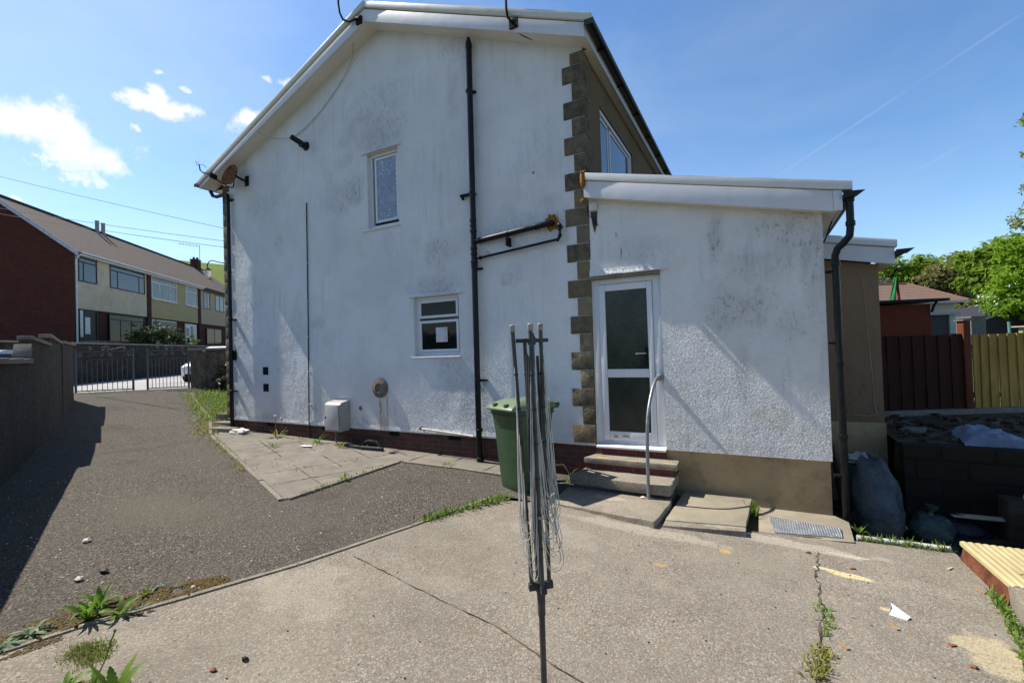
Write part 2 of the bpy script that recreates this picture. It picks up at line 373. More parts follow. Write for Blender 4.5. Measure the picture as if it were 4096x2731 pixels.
M_CAPWHITE = simple('dryer_cap', (.36, .34, .30), .6, .25, 0, .2, 30)
M_WHITEPIPE = simple('white_pipe', (.55, .54, .50), .5, .3, 0, .15, 14, 0, 60, ((.2, .19, .15), .5))
M_RUST = simple('rusty_metal', (.19, .085, .04), .8, .2, 0, .45, 11, .002, 40, ((.30, .24, .18), .7))
M_FOAM = simple('expanding_foam', (.30, .14, .03), .9, .1, 0, .3, 25, .006, 40)
M_TERRACOTTA = stone('terracotta_vent', (.24, .21, .165), (.10, .085, .07), 9, .006, 25)
M_CREAMBOX = simple('meter_box_plastic', (.40, .395, .37), .55, .3, 0, .10, 5, 0, 60, ((.12, .12, .11), .6))
M_CREAMBOX2 = simple('meter_door_plastic', (.50, .50, .50), .5, .3, 0, .06, 4, 0, 60, ((.25, .25, .24), .4))
M_VENTW = simple('white_vent', (.66, .67, .68), .5, .3)
M_CABLE = simple('pale_cable', (.42, .38, .30), .7, .2)

def glass(name, base, rough=.03, tint=None, bumpd=0.0, bsc=30, spec=.6):
    m, t = material(name, rough, spec); p = t.pos()
    n = t.noise(p, 1.7, 4, .6); setc(t, t.mix(t.ramp(n, .3, .7), tuple(x*.6 for x in base), base))
    if bumpd:
        v = t.voro(p, bsc, 'F1'); setc(t, nrm=t.bump(v, bumpd))
    else: setc(t, nrm=t.bump(t.noise(p, 2.2, 2), .004))
    return m
M_GLASS = glass('dark_window_glass', (.012, .016, .015), .05, spec=.22)
M_GLASSB = glass('sky_window_glass', (.05, .07, .09), .02, spec=1.0)
def obscure():
    m, t = material('obscure_glass', .22, .6); p = t.pos()
    pp = t.scale(p, (1.0, 1.0, .75)); v = t.voro(pp, 30, 'F1')
    fl = t.ramp(t.noise(p, 42, 2, .5), .62, .68)
    col = t.mix(t.ramp(t.noise(p, 2.5, 3), .3, .7), (.20, .25, .34), (.27, .33, .43))
    col = t.mix(fl, col, (.72, .78, .84)); setc(t, col, nrm=t.bump(v, .006)); return m  # bluish sky reflection and bright glints painted into the glass colour
M_OBSCURE = obscure()
def doorglass():
    m, t = material('door_glass', .16, .4); p = t.pos()
    col = t.mix(t.ramp(t.noise(p, 3.0, 6, .65), .35, .7), (.018, .024, .019), (.05, .058, .045)); setc(t, col, nrm=t.bump(t.voro(p, 70, 'SMOOTH_F1'), .0012)); return m
M_DOORGLASS = doorglass()

# ground materials
def tarmac():
    m, t = material('tarmac', .93, .12); p = t.pos()
    v = t.voro(p, 95, 'F1', 'Color'); vr = t.sep(v)[0]; vd = t.voro(p, 95, 'SMOOTH_F1')
    col = t.mix(t.ramp(vr, .1, .9), (.040, .034, .028), (.145, .126, .102))
    col = t.mix(t.ramp(t.sep(v)[1], .93, .97), col, (.27, .25, .225))
    col = t.mix(t.ramp(t.noise(p, .55, 5, .6), .38, .66, 0, .5), col, (.11, .10, .085))
    col = t.mix(t.ramp(t.noise(t.vm('ADD', p, (4, 2, 0)), 1.2, 5, .6), .55, .75, 0, .45), col, (.036, .033, .03))
    col = t.mix(t.ramp(t.noise(t.vm('ADD', p, (1, 8, 0)), 2.7, 6, .7), .60, .75, 0, .22), col, (.13, .115, .06))
    # a sandy arc in front of the paving
    wv = t.vm('MULTIPLY', t.vm('SUBTRACT', t.comb(t.noise(p, 2, 4), t.noise(t.vm('ADD', p, (7, 3, 1)), 2, 4), .5), (.5, .5, .5)), (1.3, 1.3, 0))
    col = t.mix(t.math('MULTIPLY', t.blob(p, (-5.7, 2.6, 0), (1.5, .5, 2), .8, wv), .40), col, (.14, .122, .09))
    h = t.math('ADD', t.math('SUBTRACT', 1.0, vd), t.math('MULTIPLY', t.noise(p, 40, 4), .7))
    setc(t, col, nrm=t.bump(h, .010)); return m
M_TARMAC = tarmac()
def concrete(name, base, dark, light, agg=True, marks=(), sc=1.0, warm=None, bd=.004):
    m, t = material(name, .9, .15); p = t.pos()
    col = t.mix(t.ramp(t.noise(p, .9*sc, 5, .62), .32, .68), tuple(x*.80 for x in base), tuple(x*1.08 for x in base))
    col = t.mix(t.ramp(t.noise(t.vm('ADD', p, (3, 5, 0)), 2.8*sc, 6, .68), .50, .74, 0, .6), col, dark)
    col = t.mix(t.ramp(t.noise(t.vm('ADD', p, (9, 1, 0)), 1.7*sc, 6, .65), .52, .72, 0, .55), col, light)
    wv = t.vm('MULTIPLY', t.vm('SUBTRACT', t.comb(t.noise(p, 5, 5), t.noise(t.vm('ADD', p, (7, 3, 1)), 5, 5), .5), (.5, .5, .5)), (1.7, 1.7, 0))
    for c, r, cc, a in marks: col = t.mix(t.math('MULTIPLY', t.blob(p, c, r, .35, wv), a), col, cc)
    if agg:
        v = t.voro(p, 105, 'F1', 'Color'); s = t.sep(v)
        vis = t.ramp(t.noise(p, 1.3, 4), .25, .6, .35, 1.0)
        col = t.mix(t.math('MULTIPLY', t.ramp(s[0], .62, .88), t.math('MULTIPLY', vis, .55)), col, (.44, .405, .36))
        col = t.mix(t.math('MULTIPLY', t.ramp(s[1], .66, .92), t.math('MULTIPLY', vis, .5)), col, (.095, .078, .065))
        col = t.mix(t.math('MULTIPLY', t.ramp(s[2], .90, .95), t.math('MULTIPLY', vis, .6)), col, (.30, .17, .11))
    col = t.mix(t.ramp(t.noise(p, 21, 3, .6), .71, .74), col, (.06, .05, .045))
    h = t.math('ADD', t.noise(p, 90, 4, .7), t.math('MULTIPLY', t.voro(p, 105, 'SMOOTH_F1'), -.6))
    setc(t, col, nrm=t.bump(h, bd)); return m
M_PATIO = concrete('patio_concrete', (.238, .212, .168), (.142, .120, .092), (.352, .308, .245), marks=[
    ((.60, 4.32, -.24), (.20, .055, .3), (.70, .57, .30), .95), ((.42, 4.36, -.24), (.12, .03, .3), (.70, .58, .33), .9), ((.62, 4.72, -.24), (.18, .035, .3), (.66, .56, .38), .7),
    ((1.15, 3.6, -.25), (.16, .30, .3), (.62, .52, .30), .5), ((.72, 3.9, -.25), (.05, .025, .3), (.66, .50, .26), .8), ((-.72, 3.79, -.17), (.06, .03, .3), (.55, .33, .05), .55),
    ((-.30, 4.30, -.19), (.06, .04, .3), (.60, .36, .05), .6), ((-2.9, 2.2, -.06), (.5, .35, .4), (.42, .37, .29), .35), ((-1.75, 3.9, -.12), (.6, .25, .4), (.40, .36, .30), .25),
    ((-2.2, 3.0, -.1), (.5, .25, .4), (.20, .165, .12), .6), ((-1.0, 4.40, -.15), (.8, .12, .3), (.46, .41, .33), .5), ((.2, 4.75, -.2), (.7, .12, .3), (.47, .42, .34), .6)])
M_SLAB = concrete('step_concrete', (.29, .255, .195), (.17, .15, .115), (.40, .35, .27), True, sc=2.0, marks=[
    ((-1.72, 5.56, .2), (.10, .05, .3), (.55, .33, .05), .8), ((-1.35, 5.53, .2), (.09, .03, .3), (.55, .33, .05), .6), ((-.95, 5.57, .2), (.05, .04, .3), (.55, .33, .05), .7), ((-1.45, 5.0, -.1), (.25, .1, .3), (.55, .44, .32), .6)])
M_EDGE = concrete('concrete_edge', (.17, .15, .12), (.07, .06, .05), (.30, .26, .20), True, sc=3, bd=.02)
M_COVER = concrete('screed_concrete', (.31, .27, .20), (.21, .18, .135), (.38, .33, .25), False, sc=2)
M_PAVING = concrete('paving_slab', (.225, .203, .168), (.12, .108, .09), (.32, .29, .24), False, sc=1.6)
M_KERB = concrete('edging_concrete', (.27, .24, .195), (.13, .115, .09), (.38, .34, .28), True, sc=3, bd=.008)
M_CEMENT = concrete('cement_plinth', (.46, .335, .185), (.13, .09, .05), (.58, .44, .265), False, sc=1.3, bd=.004)
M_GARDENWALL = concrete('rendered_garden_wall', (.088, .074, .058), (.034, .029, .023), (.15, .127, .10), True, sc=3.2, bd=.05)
M_COPING = concrete('coping_stone', (.24, .21, .18), (.12, .105, .09), (.33, .30, .25), False, sc=3, bd=.008)
M_ROAD = concrete('road_tarmac', (.40, .385, .37), (.31, .30, .29), (.46, .445, .43), False, sc=.4, bd=.004)
M_PAVEMENT = concrete('pavement_slab', (.30, .285, .26), (.22, .21, .19), (.36, .34, .31), False, sc=.5)
M_JOINT = simple('joint_dirt', (.10, .086, .062), .95, .05, 0, .5, 9)
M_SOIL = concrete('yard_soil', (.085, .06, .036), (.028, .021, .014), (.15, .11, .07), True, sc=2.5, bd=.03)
def grassy(name, a, b, c):
    m, t = material(name, .95, .1); p = t.pos()
    col = t.mix(t.ramp(t.noise(p, .05, 6, .6), .35, .65), a, b); col = t.mix(t.ramp(t.noise(p, .6, 6, .7), .45, .7, 0, .6), col, c)
    setc(t, col, nrm=t.bump(t.noise(p, 1.5, 5), .3)); return m
M_HILL = grassy('hill_grass', (.10, .15, .025), (.15, .19, .035), (.07, .11, .03))
M_GROUND = grassy('rough_ground', (.07, .075, .03), (.10, .09, .04), (.05, .055, .025))

def leaf(name, a, b, sp=.25, trans=.35, sc=9):
    m, t = material(name, .55, sp); p = t.pos(); n = t.noise(p, sc, 3, .6)
    rnd = t.new('ShaderNodeNewGeometry').outputs['Random Per Island']
    col = t.mix(rnd, a, b); col = t.mix(t.ramp(n, .35, .7, 0, .5), col, tuple(x*.6 for x in a)); setc(t, col)
    tr_ = t.new('ShaderNodeBsdfTranslucent'); t.put(tr_.inputs[0], t.mix(rnd, tuple(x*1.3 for x in a), tuple(x*1.3 for x in b)))
    ms = t.new('ShaderNodeMixShader'); ms.inputs[0].default_value = trans
    out = [n_ for n_ in t.n if n_.type == 'OUTPUT_MATERIAL'][0]
    t.l.new(t.bsdf.outputs[0], ms.inputs[1]); t.l.new(tr_.outputs[0], ms.inputs[2]); t.l.new(ms.outputs[0], out.inputs[0]); return m
M_WEED = leaf('weed_leaf', (.10, .20, .02), (.19, .30, .04))
M_WEED2 = leaf('grey_weed_leaf', (.17, .24, .13), (.27, .33, .22))
M_GRASS = leaf('grass_blade', (.10, .18, .02), (.22, .31, .06))
M_GRASSDRY = leaf('dry_grass_blade', (.22, .22, .05), (.32, .33, .09))
M_MOSS = leaf('brown_moss', (.08, .055, .012), (.13, .085, .018), .1, .1, 20)
M_MOSSG = leaf('green_moss', (.15, .19, .035), (.26, .28, .07), .1, .2, 20)
M_LEAF_MAPLE = leaf('bright_maple_leaf', (.13, .25, .015), (.26, .39, .03), .2, .5, 2)
M_LEAF_GREEN = leaf('fresh_leaf', (.14, .235, .025), (.25, .35, .045), .2, .5, 2)
M_LEAF_OLIVE = leaf('olive_leaf', (.17, .17, .06), (.25, .22, .09), .2, .4, 2)
M_LEAF_BIRCH = leaf('birch_leaf', (.20, .26, .09), (.33, .37, .18), .2, .4, 2)
M_LEAF_DARK = leaf('dark_shrub_leaf', (.035, .055, .018), (.075, .095, .03), .3, .2, 3)
M_LEAF_BUSH = leaf('garden_bush_leaf', (.045, .065, .012), (.09, .10, .02), .3, .2, 3)
M_BARK = stone('tree_bark', (.13, .105, .08), (.05, .04, .03), 6, .03, 12)
M_STALK = simple('plant_stalk', (.24, .19, .10), .8, .1, 0, .3, 30)
M_FLUFF = simple('dandelion_clock', (.62, .60, .55), .9, .1)
M_PAPER = simple('white_paper', (.78, .76, .78), .7, .2)
M_CLOTH = simple('white_rag', (.62, .60, .56), .85, .1, 0, .2, 9)
M_WOODCHIP = simple('wood_chip', (.34, .22, .10), .8, .2)
M_STONECHIP = simple('red_chip', (.26, .11, .07), .9, .1)
M_DARKSTONE = simple('dark_stone', (.012, .011, .012), .6, .3)
M_PALESTONE = simple('pale_stone', (.6, .54, .48), .8, .2)
M_BINGREEN = simple('bin_green_plastic', (.046, .094, .046), .42, .35, 0, .10, 3, .0006, 120, ((.13, .17, .11), .4))
M_LIDGREEN = simple('bin_lid_plastic', (.155, .215, .12), .38, .35, 0, .08, 3, .0006, 120)
M_RUBBER = simple('wheel_rubber', (.012, .012, .012), .8, .2)
M_BAG = simple('grey_sack', (.07, .088, .098), .42, .4, 0, .3, 7, .05, 9)
M_BAGG = simple('green_sack', (.05, .075, .065), .4, .4, 0, .3, 7, .05, 9)
M_BAGK = simple('black_sack', (.018, .019, .025), .3, .45, 0, .3, 7, .05, 9)
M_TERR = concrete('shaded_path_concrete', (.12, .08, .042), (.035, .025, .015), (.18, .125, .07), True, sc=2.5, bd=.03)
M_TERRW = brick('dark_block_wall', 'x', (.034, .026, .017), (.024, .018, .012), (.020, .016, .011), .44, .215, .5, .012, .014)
M_TARP = simple('blue_white_sheet', (.22, .255, .33), .5, .3, 0, .25, 4, .01, 9)
M_PLY = simple('pale_offcut', (.45, .40, .28), .8, .2)
def timber(name, a, b, ax, sc=9, knots=True, rough=.75):
    m, t = material(name, rough, .2); p = t.pos()
    st = {0: (.12, 1, 1), 1: (1, .12, 1), 2: (1, 1, .12)}[ax]
    n = t.noise(t.scale(p, st), sc*3, 5, .65, .6); col = t.mix(t.ramp(n, .3, .7), a, b)
    col = t.mix(t.ramp(t.noise(p, 1.3, 4), .4, .7, 0, .45), col, tuple(x*.6 for x in a))
    if knots: col = t.mix(t.ramp(t.voro(p, 5, 'F1'), .10, .05), col, tuple(x*.35 for x in a))
    setc(t, col, nrm=t.bump(n, .003)); return m
M_DECK = timber('new_decking', (.40, .33, .16), (.58, .49, .27), 1, 8)
M_FENCE = timber('treated_fence_board', (.32, .20, .045), (.47, .31, .085), 2, 6)
M_FENCEDK = timber('dark_stained_board', (.034, .010, .006), (.058, .017, .010), 2, 6, False)
M_POSTRED = timber('red_stained_post', (.11, .034, .016), (.16, .05, .022), 2, 6, False)
M_SLEEPER = timber('old_sleeper', (.045, .034, .022), (.075, .058, .038), 0, 6)
M_REDFACE = simple('red_brick_face', (.15, .06, .035), .9, .1, 0, .3, 12)
def chequer():
    m, t = material('chequer_plate', .38, .5, .75); p = t.pos()
    v = t.vm('MULTIPLY', p, (1, 1, 0)); s = t.sep(v)
    a = t.math('SINE', t.math('MULTIPLY', t.math('ADD', s[0], s[1]), 150)); b = t.math('SINE', t.math('MULTIPLY', t.math('SUBTRACT', s[0], s[1]), 150))
    h = t.ramp(t.math('MULTIPLY', a, b), .15, .6)
    col = t.mix(t.ramp(t.noise(p, 9, 5), .4, .7), (.42, .46, .50), (.62, .66, .70))
    setc(t, col, nrm=t.bump(h, .004)); return m
M_PLATE = chequer()

def tiles(name, a, b, d, row=.33):
    """interlocking roof tiles: rows along the slope direction d (a unit vector down the slope)"""
    m, t = material(name, .85, .15); p = t.pos()
    k = t.math('FRACT', t.math('DIVIDE', t.vm('DOT_PRODUCT', p, d, out=1), row))
    col = t.mix(t.ramp(t.noise(p, 3, 6, .7), .3, .7), a, b)
    col = t.mix(t.ramp(k, .72, .95), col, tuple(x*.22 for x in a))
    setc(t, col, nrm=t.bump(t.ramp(k, 0, 1, 0, 1), .05)); return m

# ------------------------------------------------------------------ ground, drive, patio, paving, road, hill
UR = Vector((-.624, .781, 0)).normalized(); NR = Vector((.781, .624, 0)).normalized()      # along / across the street
def st(n, t, z=0): return Vector((NR.x*n + UR.x*t, NR.y*n + UR.y*t, z))
XS = [-700, -300, -150, -80, -50, -40, -30, -24, -20, -15.4, -12.9, -9.8, -7, -3.6, -1.9, .60, .66, .72, 1.46, 1.52, 3, 8, 20, 50, 120, 300, 700]
YS = [-300, -60, -10, -2, 0, 1, 2, 3, 4, 5.0, 5.12, 5.2, 6.68, 6.80, 7.44, 7.6, 9, 15, 30, 60, 120, 250, 500, 900]
def hgt(x, y):
    z = g(x) - .05
    if x > .65 and 5.19 < y < 6.7: z = -.56
    if x > .65 and y >= 6.7: z = .30 if (x > 1.5 or y > 7.5) else -.56
    if y > 10 and x > -2: z = .30 + .02*(min(y, 200)-10)
    if x < -15: z = .64
    return z
mb = MB()
for j, y in enumerate(YS):
    for i, x in enumerate(XS): mb.v.append((x, y, hgt(x, y)))
nx = len(XS)
for j in range(len(YS)-1):
    for i in range(nx-1): mb.f.append((j*nx+i, j*nx+i+1, (j+1)*nx+i+1, (j+1)*nx+i))
struct('ground', mb, M_GROUND, smooth=0)

def strip_sheet(pts, off, xs=(-15.4, -12.9, -9.8, -3.6, .65), skirt=0.0):
    """flat polygon cut along x so that it follows the slope g(x)"""
    bm = bmesh.new(); vs = [bm.verts.new((p[0], p[1], 0)) for p in pts]; bm.faces.new(vs)
    for x in xs:
        bmesh.ops.bisect_plane(bm, geom=bm.verts[:]+bm.edges[:]+bm.faces[:], plane_co=(x, 0, 0), plane_no=(1, 0, 0))
    if skirt:
        r = bmesh.ops.extrude_face_region(bm, geom=bm.faces[:]); low = [e for e in r['geom'] if isinstance(e, bmesh.types.BMVert)]
        lowset = set(low)
        for v in bm.verts: v.co.z = g(v.co.x) + off - (skirt if v in lowset else 0)
    else:
        for v in bm.verts: v.co.z = g(v.co.x) + off
    bm.verts.index_update(); o = MB(); o.v = [tuple(v.co) for v in bm.verts]; o.f = [tuple(v.index for v in f.verts) for f in bm.faces]; bm.free(); return o

KERB = [(-4.15, -.8), (-3.95, .4), (-3.78, .93), (-3.69, 1.22), (-3.46, 1.735), (-3.20, 2.39), (-2.91, 3.41), (-2.66, 4.42)]
drive_poly = [(-18.6, 5.6), (-4.6, -1.6), (-4.15, -.8)] + KERB[1:] + [(-2.6, 4.60), (-1.9, 4.62), (-1.88, 5.9), (-10.2, 5.9), (-14.4, 7.7), (-15.4, 8.6)]
struct('driveway', strip_sheet(drive_poly, 0.0), M_TARMAC, 'worn grey tarmac drive sloping up to the gates', 0)
patio_poly = [(-2.66, 4.42), (-2.91, 3.41), (-3.20, 2.39), (-3.46, 1.735), (-3.69, 1.22), (-3.78, .93), (-3.95, .4), (-4.15, -.8), (2.6, -.8), (1.9, 3.2), (1.46, 4.5), (1.43, 5.19), (.70, 5.10), (-.94, 4.66), (-1.92, 4.62)]
struct('patio', strip_sheet(patio_poly, .012, skirt=.5), M_PATIO, 'cracked exposed aggregate concrete yard', 0)
# thin kerb between drive and patio
mb = MB()
for i in range(2, len(KERB)-1):
    a, b = Vector((*KERB[i], 0)), Vector((*KERB[i+1], 0)); d = (b-a).normalized(); n_ = Vector((-d.y, d.x, 0)); L = (b-a).length
    P = lambda q, dz: Vector((q.x, q.y, g(q.x)+dz))
    a2 = a + d*.006; b2 = b - d*.006; o1, o2 = n_*.012, n_*.062
    mb.hexa([P(a2+o1, -.1), P(a2+o2, -.1), P(b2+o2, -.1), P(b2+o1, -.1), P(a2+o1, .022), P(a2+o2, .018), P(b2+o2, .016), P(b2+o1, .022)])
struct('kerb', mb, M_KERB, smooth=0, bevel=.006)
# joints and cracks in the patio: narrow gaps filled with dirt
def seam(pts, wd, off, jit=.0, n=6):
    mb = MB(); q = []
    for i in range(len(pts)-1):
        a, b = Vector((*pts[i], 0)), Vector((*pts[i+1], 0))
        for k in range(n): q.append(a.lerp(b, k/n) + Vector((random.uniform(-jit, jit), random.uniform(-jit, jit), 0)))
    q.append(Vector((*pts[-1], 0))); vs = []; fs = []
    for i, p in enumerate(q):
        d = (q[min(i+1, len(q)-1)]-q[max(i-1, 0)]).normalized(); s_ = Vector((-d.y, d.x, 0))*wd*random.choice((.25, .5, .8, 1.0, 1.3, 1.7))*.5
        for e in (p-s_, p+s_): vs.append((e.x, e.y, g(e.x)+off))
        if i: fs.append((2*i-2, 2*i-1, 2*i+1, 2*i))
    return mb.add(vs, fs)
sm = MB()
for pts, wd, jit, n_ in (([(-2.95, 2.71), (-2.2, 2.58), (-1.46, 2.47), (-.98, 2.31), (.6, 2.05), (2, 1.8)], .009, .006, 12), ([(-1.93, 4.60), (-.93, 4.64), (.69, 5.08)], .012, .006, 14),
                        ([(.40, 4.70), (.385, 4.45), (.37, 4.33), (.34, 4.2), (.36, 4.05), (.33, 3.9), (.345, 3.7), (.30, 3.5), (.28, 3.2), (.22, 2.9), (.2, 2.4)], .012, .012, 6)):
    q = seam(pts, wd, .0165, jit, n_); sm.add(q.v, q.f)
struct('patio_joint', sm, M_JOINT, smooth=0)

# triangular paved area at the house wall, slab by slab joints cut in
PVC, PVL, PVR, PVRR = (-4.70, 3.34), (-9.55, 5.26), (-4.69, 5.20), (-2.95, 5.30)
pave = [PVL, (-8.25, 4.75), PVC, PVR, PVRR, (-2.9, 5.76), (-9.62, 5.76)]
struct('paving', strip_sheet(pave, .014, skirt=.1), M_PAVING, 'old paving slabs in a corner against the house', 0)
sm = MB(); ed = MB()
d1 = (Vector((*PVL, 0))-Vector((*PVC, 0))).normalized(); n1 = Vector((d1.y, -d1.x, 0))
if n1.y < 0: n1 = -n1
def inside(x, y):
    if y > 5.74 or x < -9.5: return False
    if x > -4.72: return False
    return (Vector((x, y, 0))-Vector((*PVC, 0))).dot(n1) > .03
def clipseam(a, b, wd):
    a, b = Vector((*a, 0)), Vector((*b, 0)); cur = []
    for k in range(81):
        p = a.lerp(b, k/80)
        if inside(p.x, p.y) and mnoise.noise(Vector((p.x*1.7, p.y*1.7, wd*99))) > -.22: cur.append((p.x, p.y))
        elif len(cur) > 2: q = seam(cur, wd, .0185, .003, 1); sm.add(q.v, q.f); cur = []
        else: cur = []
    if len(cur) > 2: q = seam(cur, wd, .0185, .003, 1); sm.add(q.v, q.f)
for k in range(1, 5): o = Vector((*PVC, 0)) + n1*(.46*k); e = o + d1*7; s0 = o - d1*2; clipseam((s0.x, s0.y), (e.x, e.y+.1*k), .011)
for k in range(1, 8): o = Vector((*PVC, 0)) + d1*(.62*k+.05); e = o + n1*3; clipseam((o.x, o.y), (e.x+random.uniform(-.3, .3), e.y), .011)
for x in (-3.3, -3.95, -4.55): q = seam([(x, 5.25), (x+.03, 5.74)], .014, .0185, .003, 5); sm.add(q.v, q.f)
struct('paving_joint', sm, M_JOINT, smooth=0)
def kerbline(pts, wd, top, side, m, name='kerb', seg=.9):
    mb = MB()
    for i in range(len(pts)-1):
        a, b = Vector((*pts[i], 0)), Vector((*pts[i+1], 0)); L = (b-a).length; n_ = max(1, round(L/seg)); d = (b-a).normalized(); s_ = Vector((-d.y, d.x, 0))*side
        for k in range(n_):
            p, q = a+d*(L*k/n_+.006), a+d*(L*(k+1)/n_-.006); jz = random.uniform(-.008, .008)
            P = lambda e, dz: Vector((e.x, e.y, g(e.x)+dz))
            mb.hexa([P(p, -.1), P(q, -.1), P(q+s_*wd, -.1), P(p+s_*wd, -.1), P(p, top+jz), P(q, top+jz), P(q+s_*wd, top+jz), P(p+s_*wd, top+jz)])
    return struct(name, mb, m, smooth=0, bevel=.006)
kerbline([(-4.70, 3.33), (-8.25, 4.73), (-9.45, 5.20), (-11.0, 6.05), (-14.6, 7.5)], .055, .03, 1, M_KERB)
kerbline([(-4.70, 3.36), (-4.685, 5.17)], .055, .022, -1, M_KERB)
kerbline([(-4.6, 5.165), (-2.95, 5.24)], .055, .018, 1, M_KERB)

# front garden soil by the house corner, the street and the bank opposite
struct('garden_soil', strip_sheet([(-9.55, 5.36), (-11.0, 6.1), (-14.6, 7.58), (-14.9, 8.6), (-9.8, 8.6), (-9.8, 5.8)], .03, skirt=.2), M_SOIL, smooth=0)
mb = MB(); z = .688
mb.poly([st(-15.2, -40, z), st(-10.7, -40, z), (-18.4, 5.5, z), (-17.4, 5.86, z), (-15.45, 8.05, z), (-14.9, 8.9, z), st(-6.4, 90, z), st(-15.2, 90, z)])
struct('road', mb, M_ROAD, 'pale tarmac street beyond the gates', 0)
mb = MB(); mb.poly([st(-14.95, -40, 2.44), st(-14.95, 90, 2.44), st(-60, 90, 2.92), st(-60, -40, 2.92)][::-1])
mb.poly([st(-14.95, -40, 2.44), st(-14.95, 90, 2.44), st(-14.95, 90, .5), st(-14.95, -40, .5)])
struct('bank', mb, M_GROUND, smooth=0)
mb = MB(); NA, NRr = 26, 14
for i in range(NA+1):
    az = R(40 + 62*i/NA)
    for j in range(NRr+1):
        r = 70 + 380*j/NRr; x, y = -math.sin(az)*r, math.cos(az)*r
        z = 2.5 + 47*(1/(1+math.exp(-(r-165)/26))) * (.9+.25*mnoise.noise(Vector((x*.008, y*.008, 2)))) * min(1, (az-R(38))/R(8))
        mb.v.append((x, y, z))
for i in range(NA):
    for j in range(NRr): a = i*(NRr+1)+j; mb.f.append((a, a+1, a+NRr+2, a+NRr+1))
struct('hill', mb, M_HILL, 'green hillside behind the terraced houses', 60)

# ------------------------------------------------------------------ the white gabled house
GY = 5.75; XL, XR = -9.85, -1.86; AX = -5.40; ZA = 6.97; SLL, SLR = .375, .418
def under(x): return ZA - (AX-x)*SLL if x < AX else ZA - (x-AX)*SLR
house = thing('gable_house', 'white roughcast two storey house end with gable roof, black pipes and stone quoins', 'house', (-5.8, 10, 0))
def wall_with_holes(mb, xs, zs, holes, topf, y, reveal, zb):
    """front skin in the plane y, with openings (x0,x1,z0,z1) and their reveals"""
    xs = sorted(set(xs + [h for q in holes for h in q[:2]])); zs = sorted(set(zs + [h for q in holes for h in q[2:]]))
    for i in range(len(xs)-1):
        x0, x1 = xs[i], xs[i+1]
        for k in range(len(zs)):
            z0 = zs[k]; z1a = zs[k+1] if k+1 < len(zs) else 1e9; z1b = z1a
            if any(h[0] <= (x0+x1)/2 <= h[1] and h[2] <= z0+1e-4 < h[3] for h in holes): continue
            t0, t1 = topf(x0), topf(x1)
            if z0 >= max(t0, t1): continue
            a0, a1 = min(z1a, t0), min(z1b, t1); pts = [(x0, y, z0), (x1, y, z0)]
            if a1 > z0: pts.append((x1, y, a1))
            if a0 > z0: pts.append((x0, y, a0))
            if len(pts) > 2: mb.poly(pts)
    for x0, x1, z0, z1 in holes:
        mb.poly([(x0, y, z0), (x0, y+reveal, z0), (x0, y+reveal, z1), (x0, y, z1)]); mb.poly([(x1, y, z0), (x1, y, z1), (x1, y+reveal, z1), (x1, y+reveal, z0)])
        mb.poly([(x0, y, z0), (x1, y, z0), (x1, y+reveal, z0), (x0, y+reveal, z0)]); mb.poly([(x0, y, z1), (x0, y+reveal, z1), (x1, y+reveal, z1), (x1, y, z1)])
W1 = (-5.72, -5.045, 3.70, 4.97); W2 = (-4.80, -3.925, 1.53, 2.46)
mb = MB(); wall_with_holes(mb, [XL, -8, AX, -3, XR], [.31, 2, 4], [W1, W2], lambda x: under(x)+.02, GY, .11, .31)
mb.poly([(XL, GY, .31), (XR, GY, .31), (XR, GY+.1, .31), (XL, GY+.1, .31)])
mb.poly([(XL, GY, .31), (XL, GY, 5.31), (XL, 20, 5.31), (XL, 20, .31)])
part('gable_wall', mb, M_WALL, house)
mb = MB(); RW = [(6.45, 8.45, 3.9, 5.06), (10.0, 11.6, 3.9, 5.06)]
tmp = MB(); wall_with_holes(tmp, [GY, 9, 20], [.2, 3], RW, lambda x: 5.48, 0, -.09, .2)
mb.add([(XR - v[1], v[0], v[2]) if False else (XR + v[1], v[0], v[2]) for v in tmp.v], tmp.f)
part('rear_wall', mb, M_REAR, house)
mb = MB(); mb.box(XL+.02, XR-.005, GY+.022, GY+.3, -.3, .309); part('brick_plinth', mb, M_PLINTH, house, smooth=0)
# bell-cast drip at the foot of the render
mb = MB(); vs = []
for k in range(61):
    x = XL + (XR-XL-.3)*k/60; jz = .012*mnoise.noise(Vector((x*4, 0, 3)))
    vs.append([(x, GY-.004, .40), (x, GY-.010, .335+jz), (x, GY-.009, .315+jz), (x, GY+.01, .312+jz)])
for k in range(60): 
    for q in range(3): mb.add([vs[k][q], vs[k+1][q], vs[k+1][q+1], vs[k][q+1]], [(0, 1, 2, 3)])
part('render_drip', mb, M_WALL, house, smooth=80)
# quoins
zq = .345; k = 0
while zq < 5.42:
    h = .237; zt = min(zq+h-.008, under(XR)-.02); wide = k % 2 == 0
    for side in (0, 1):
        mb = MB(); jx = random.uniform(-.012, .012); wd = (.30 if wide else .175)+jx
        if side: mb.box(XR-wd, XR+.012, GY-.014+random.uniform(-.004, .004), GY+(.10 if wide else .22), zq, zt)
        else: mb.box(XL-.012, XL+(.20 if wide else .10)+jx, GY-.014, GY+(.2 if wide else .34), zq, zt if zt < 5.25 else 5.25)
        if not side and zq > 5.1: continue
        part('quoin', mb, M_QUOIN if random.random() < .6 or zq > 2.6 else M_QUOIN2, house, bevel=.010)
    zq += h; k += 1
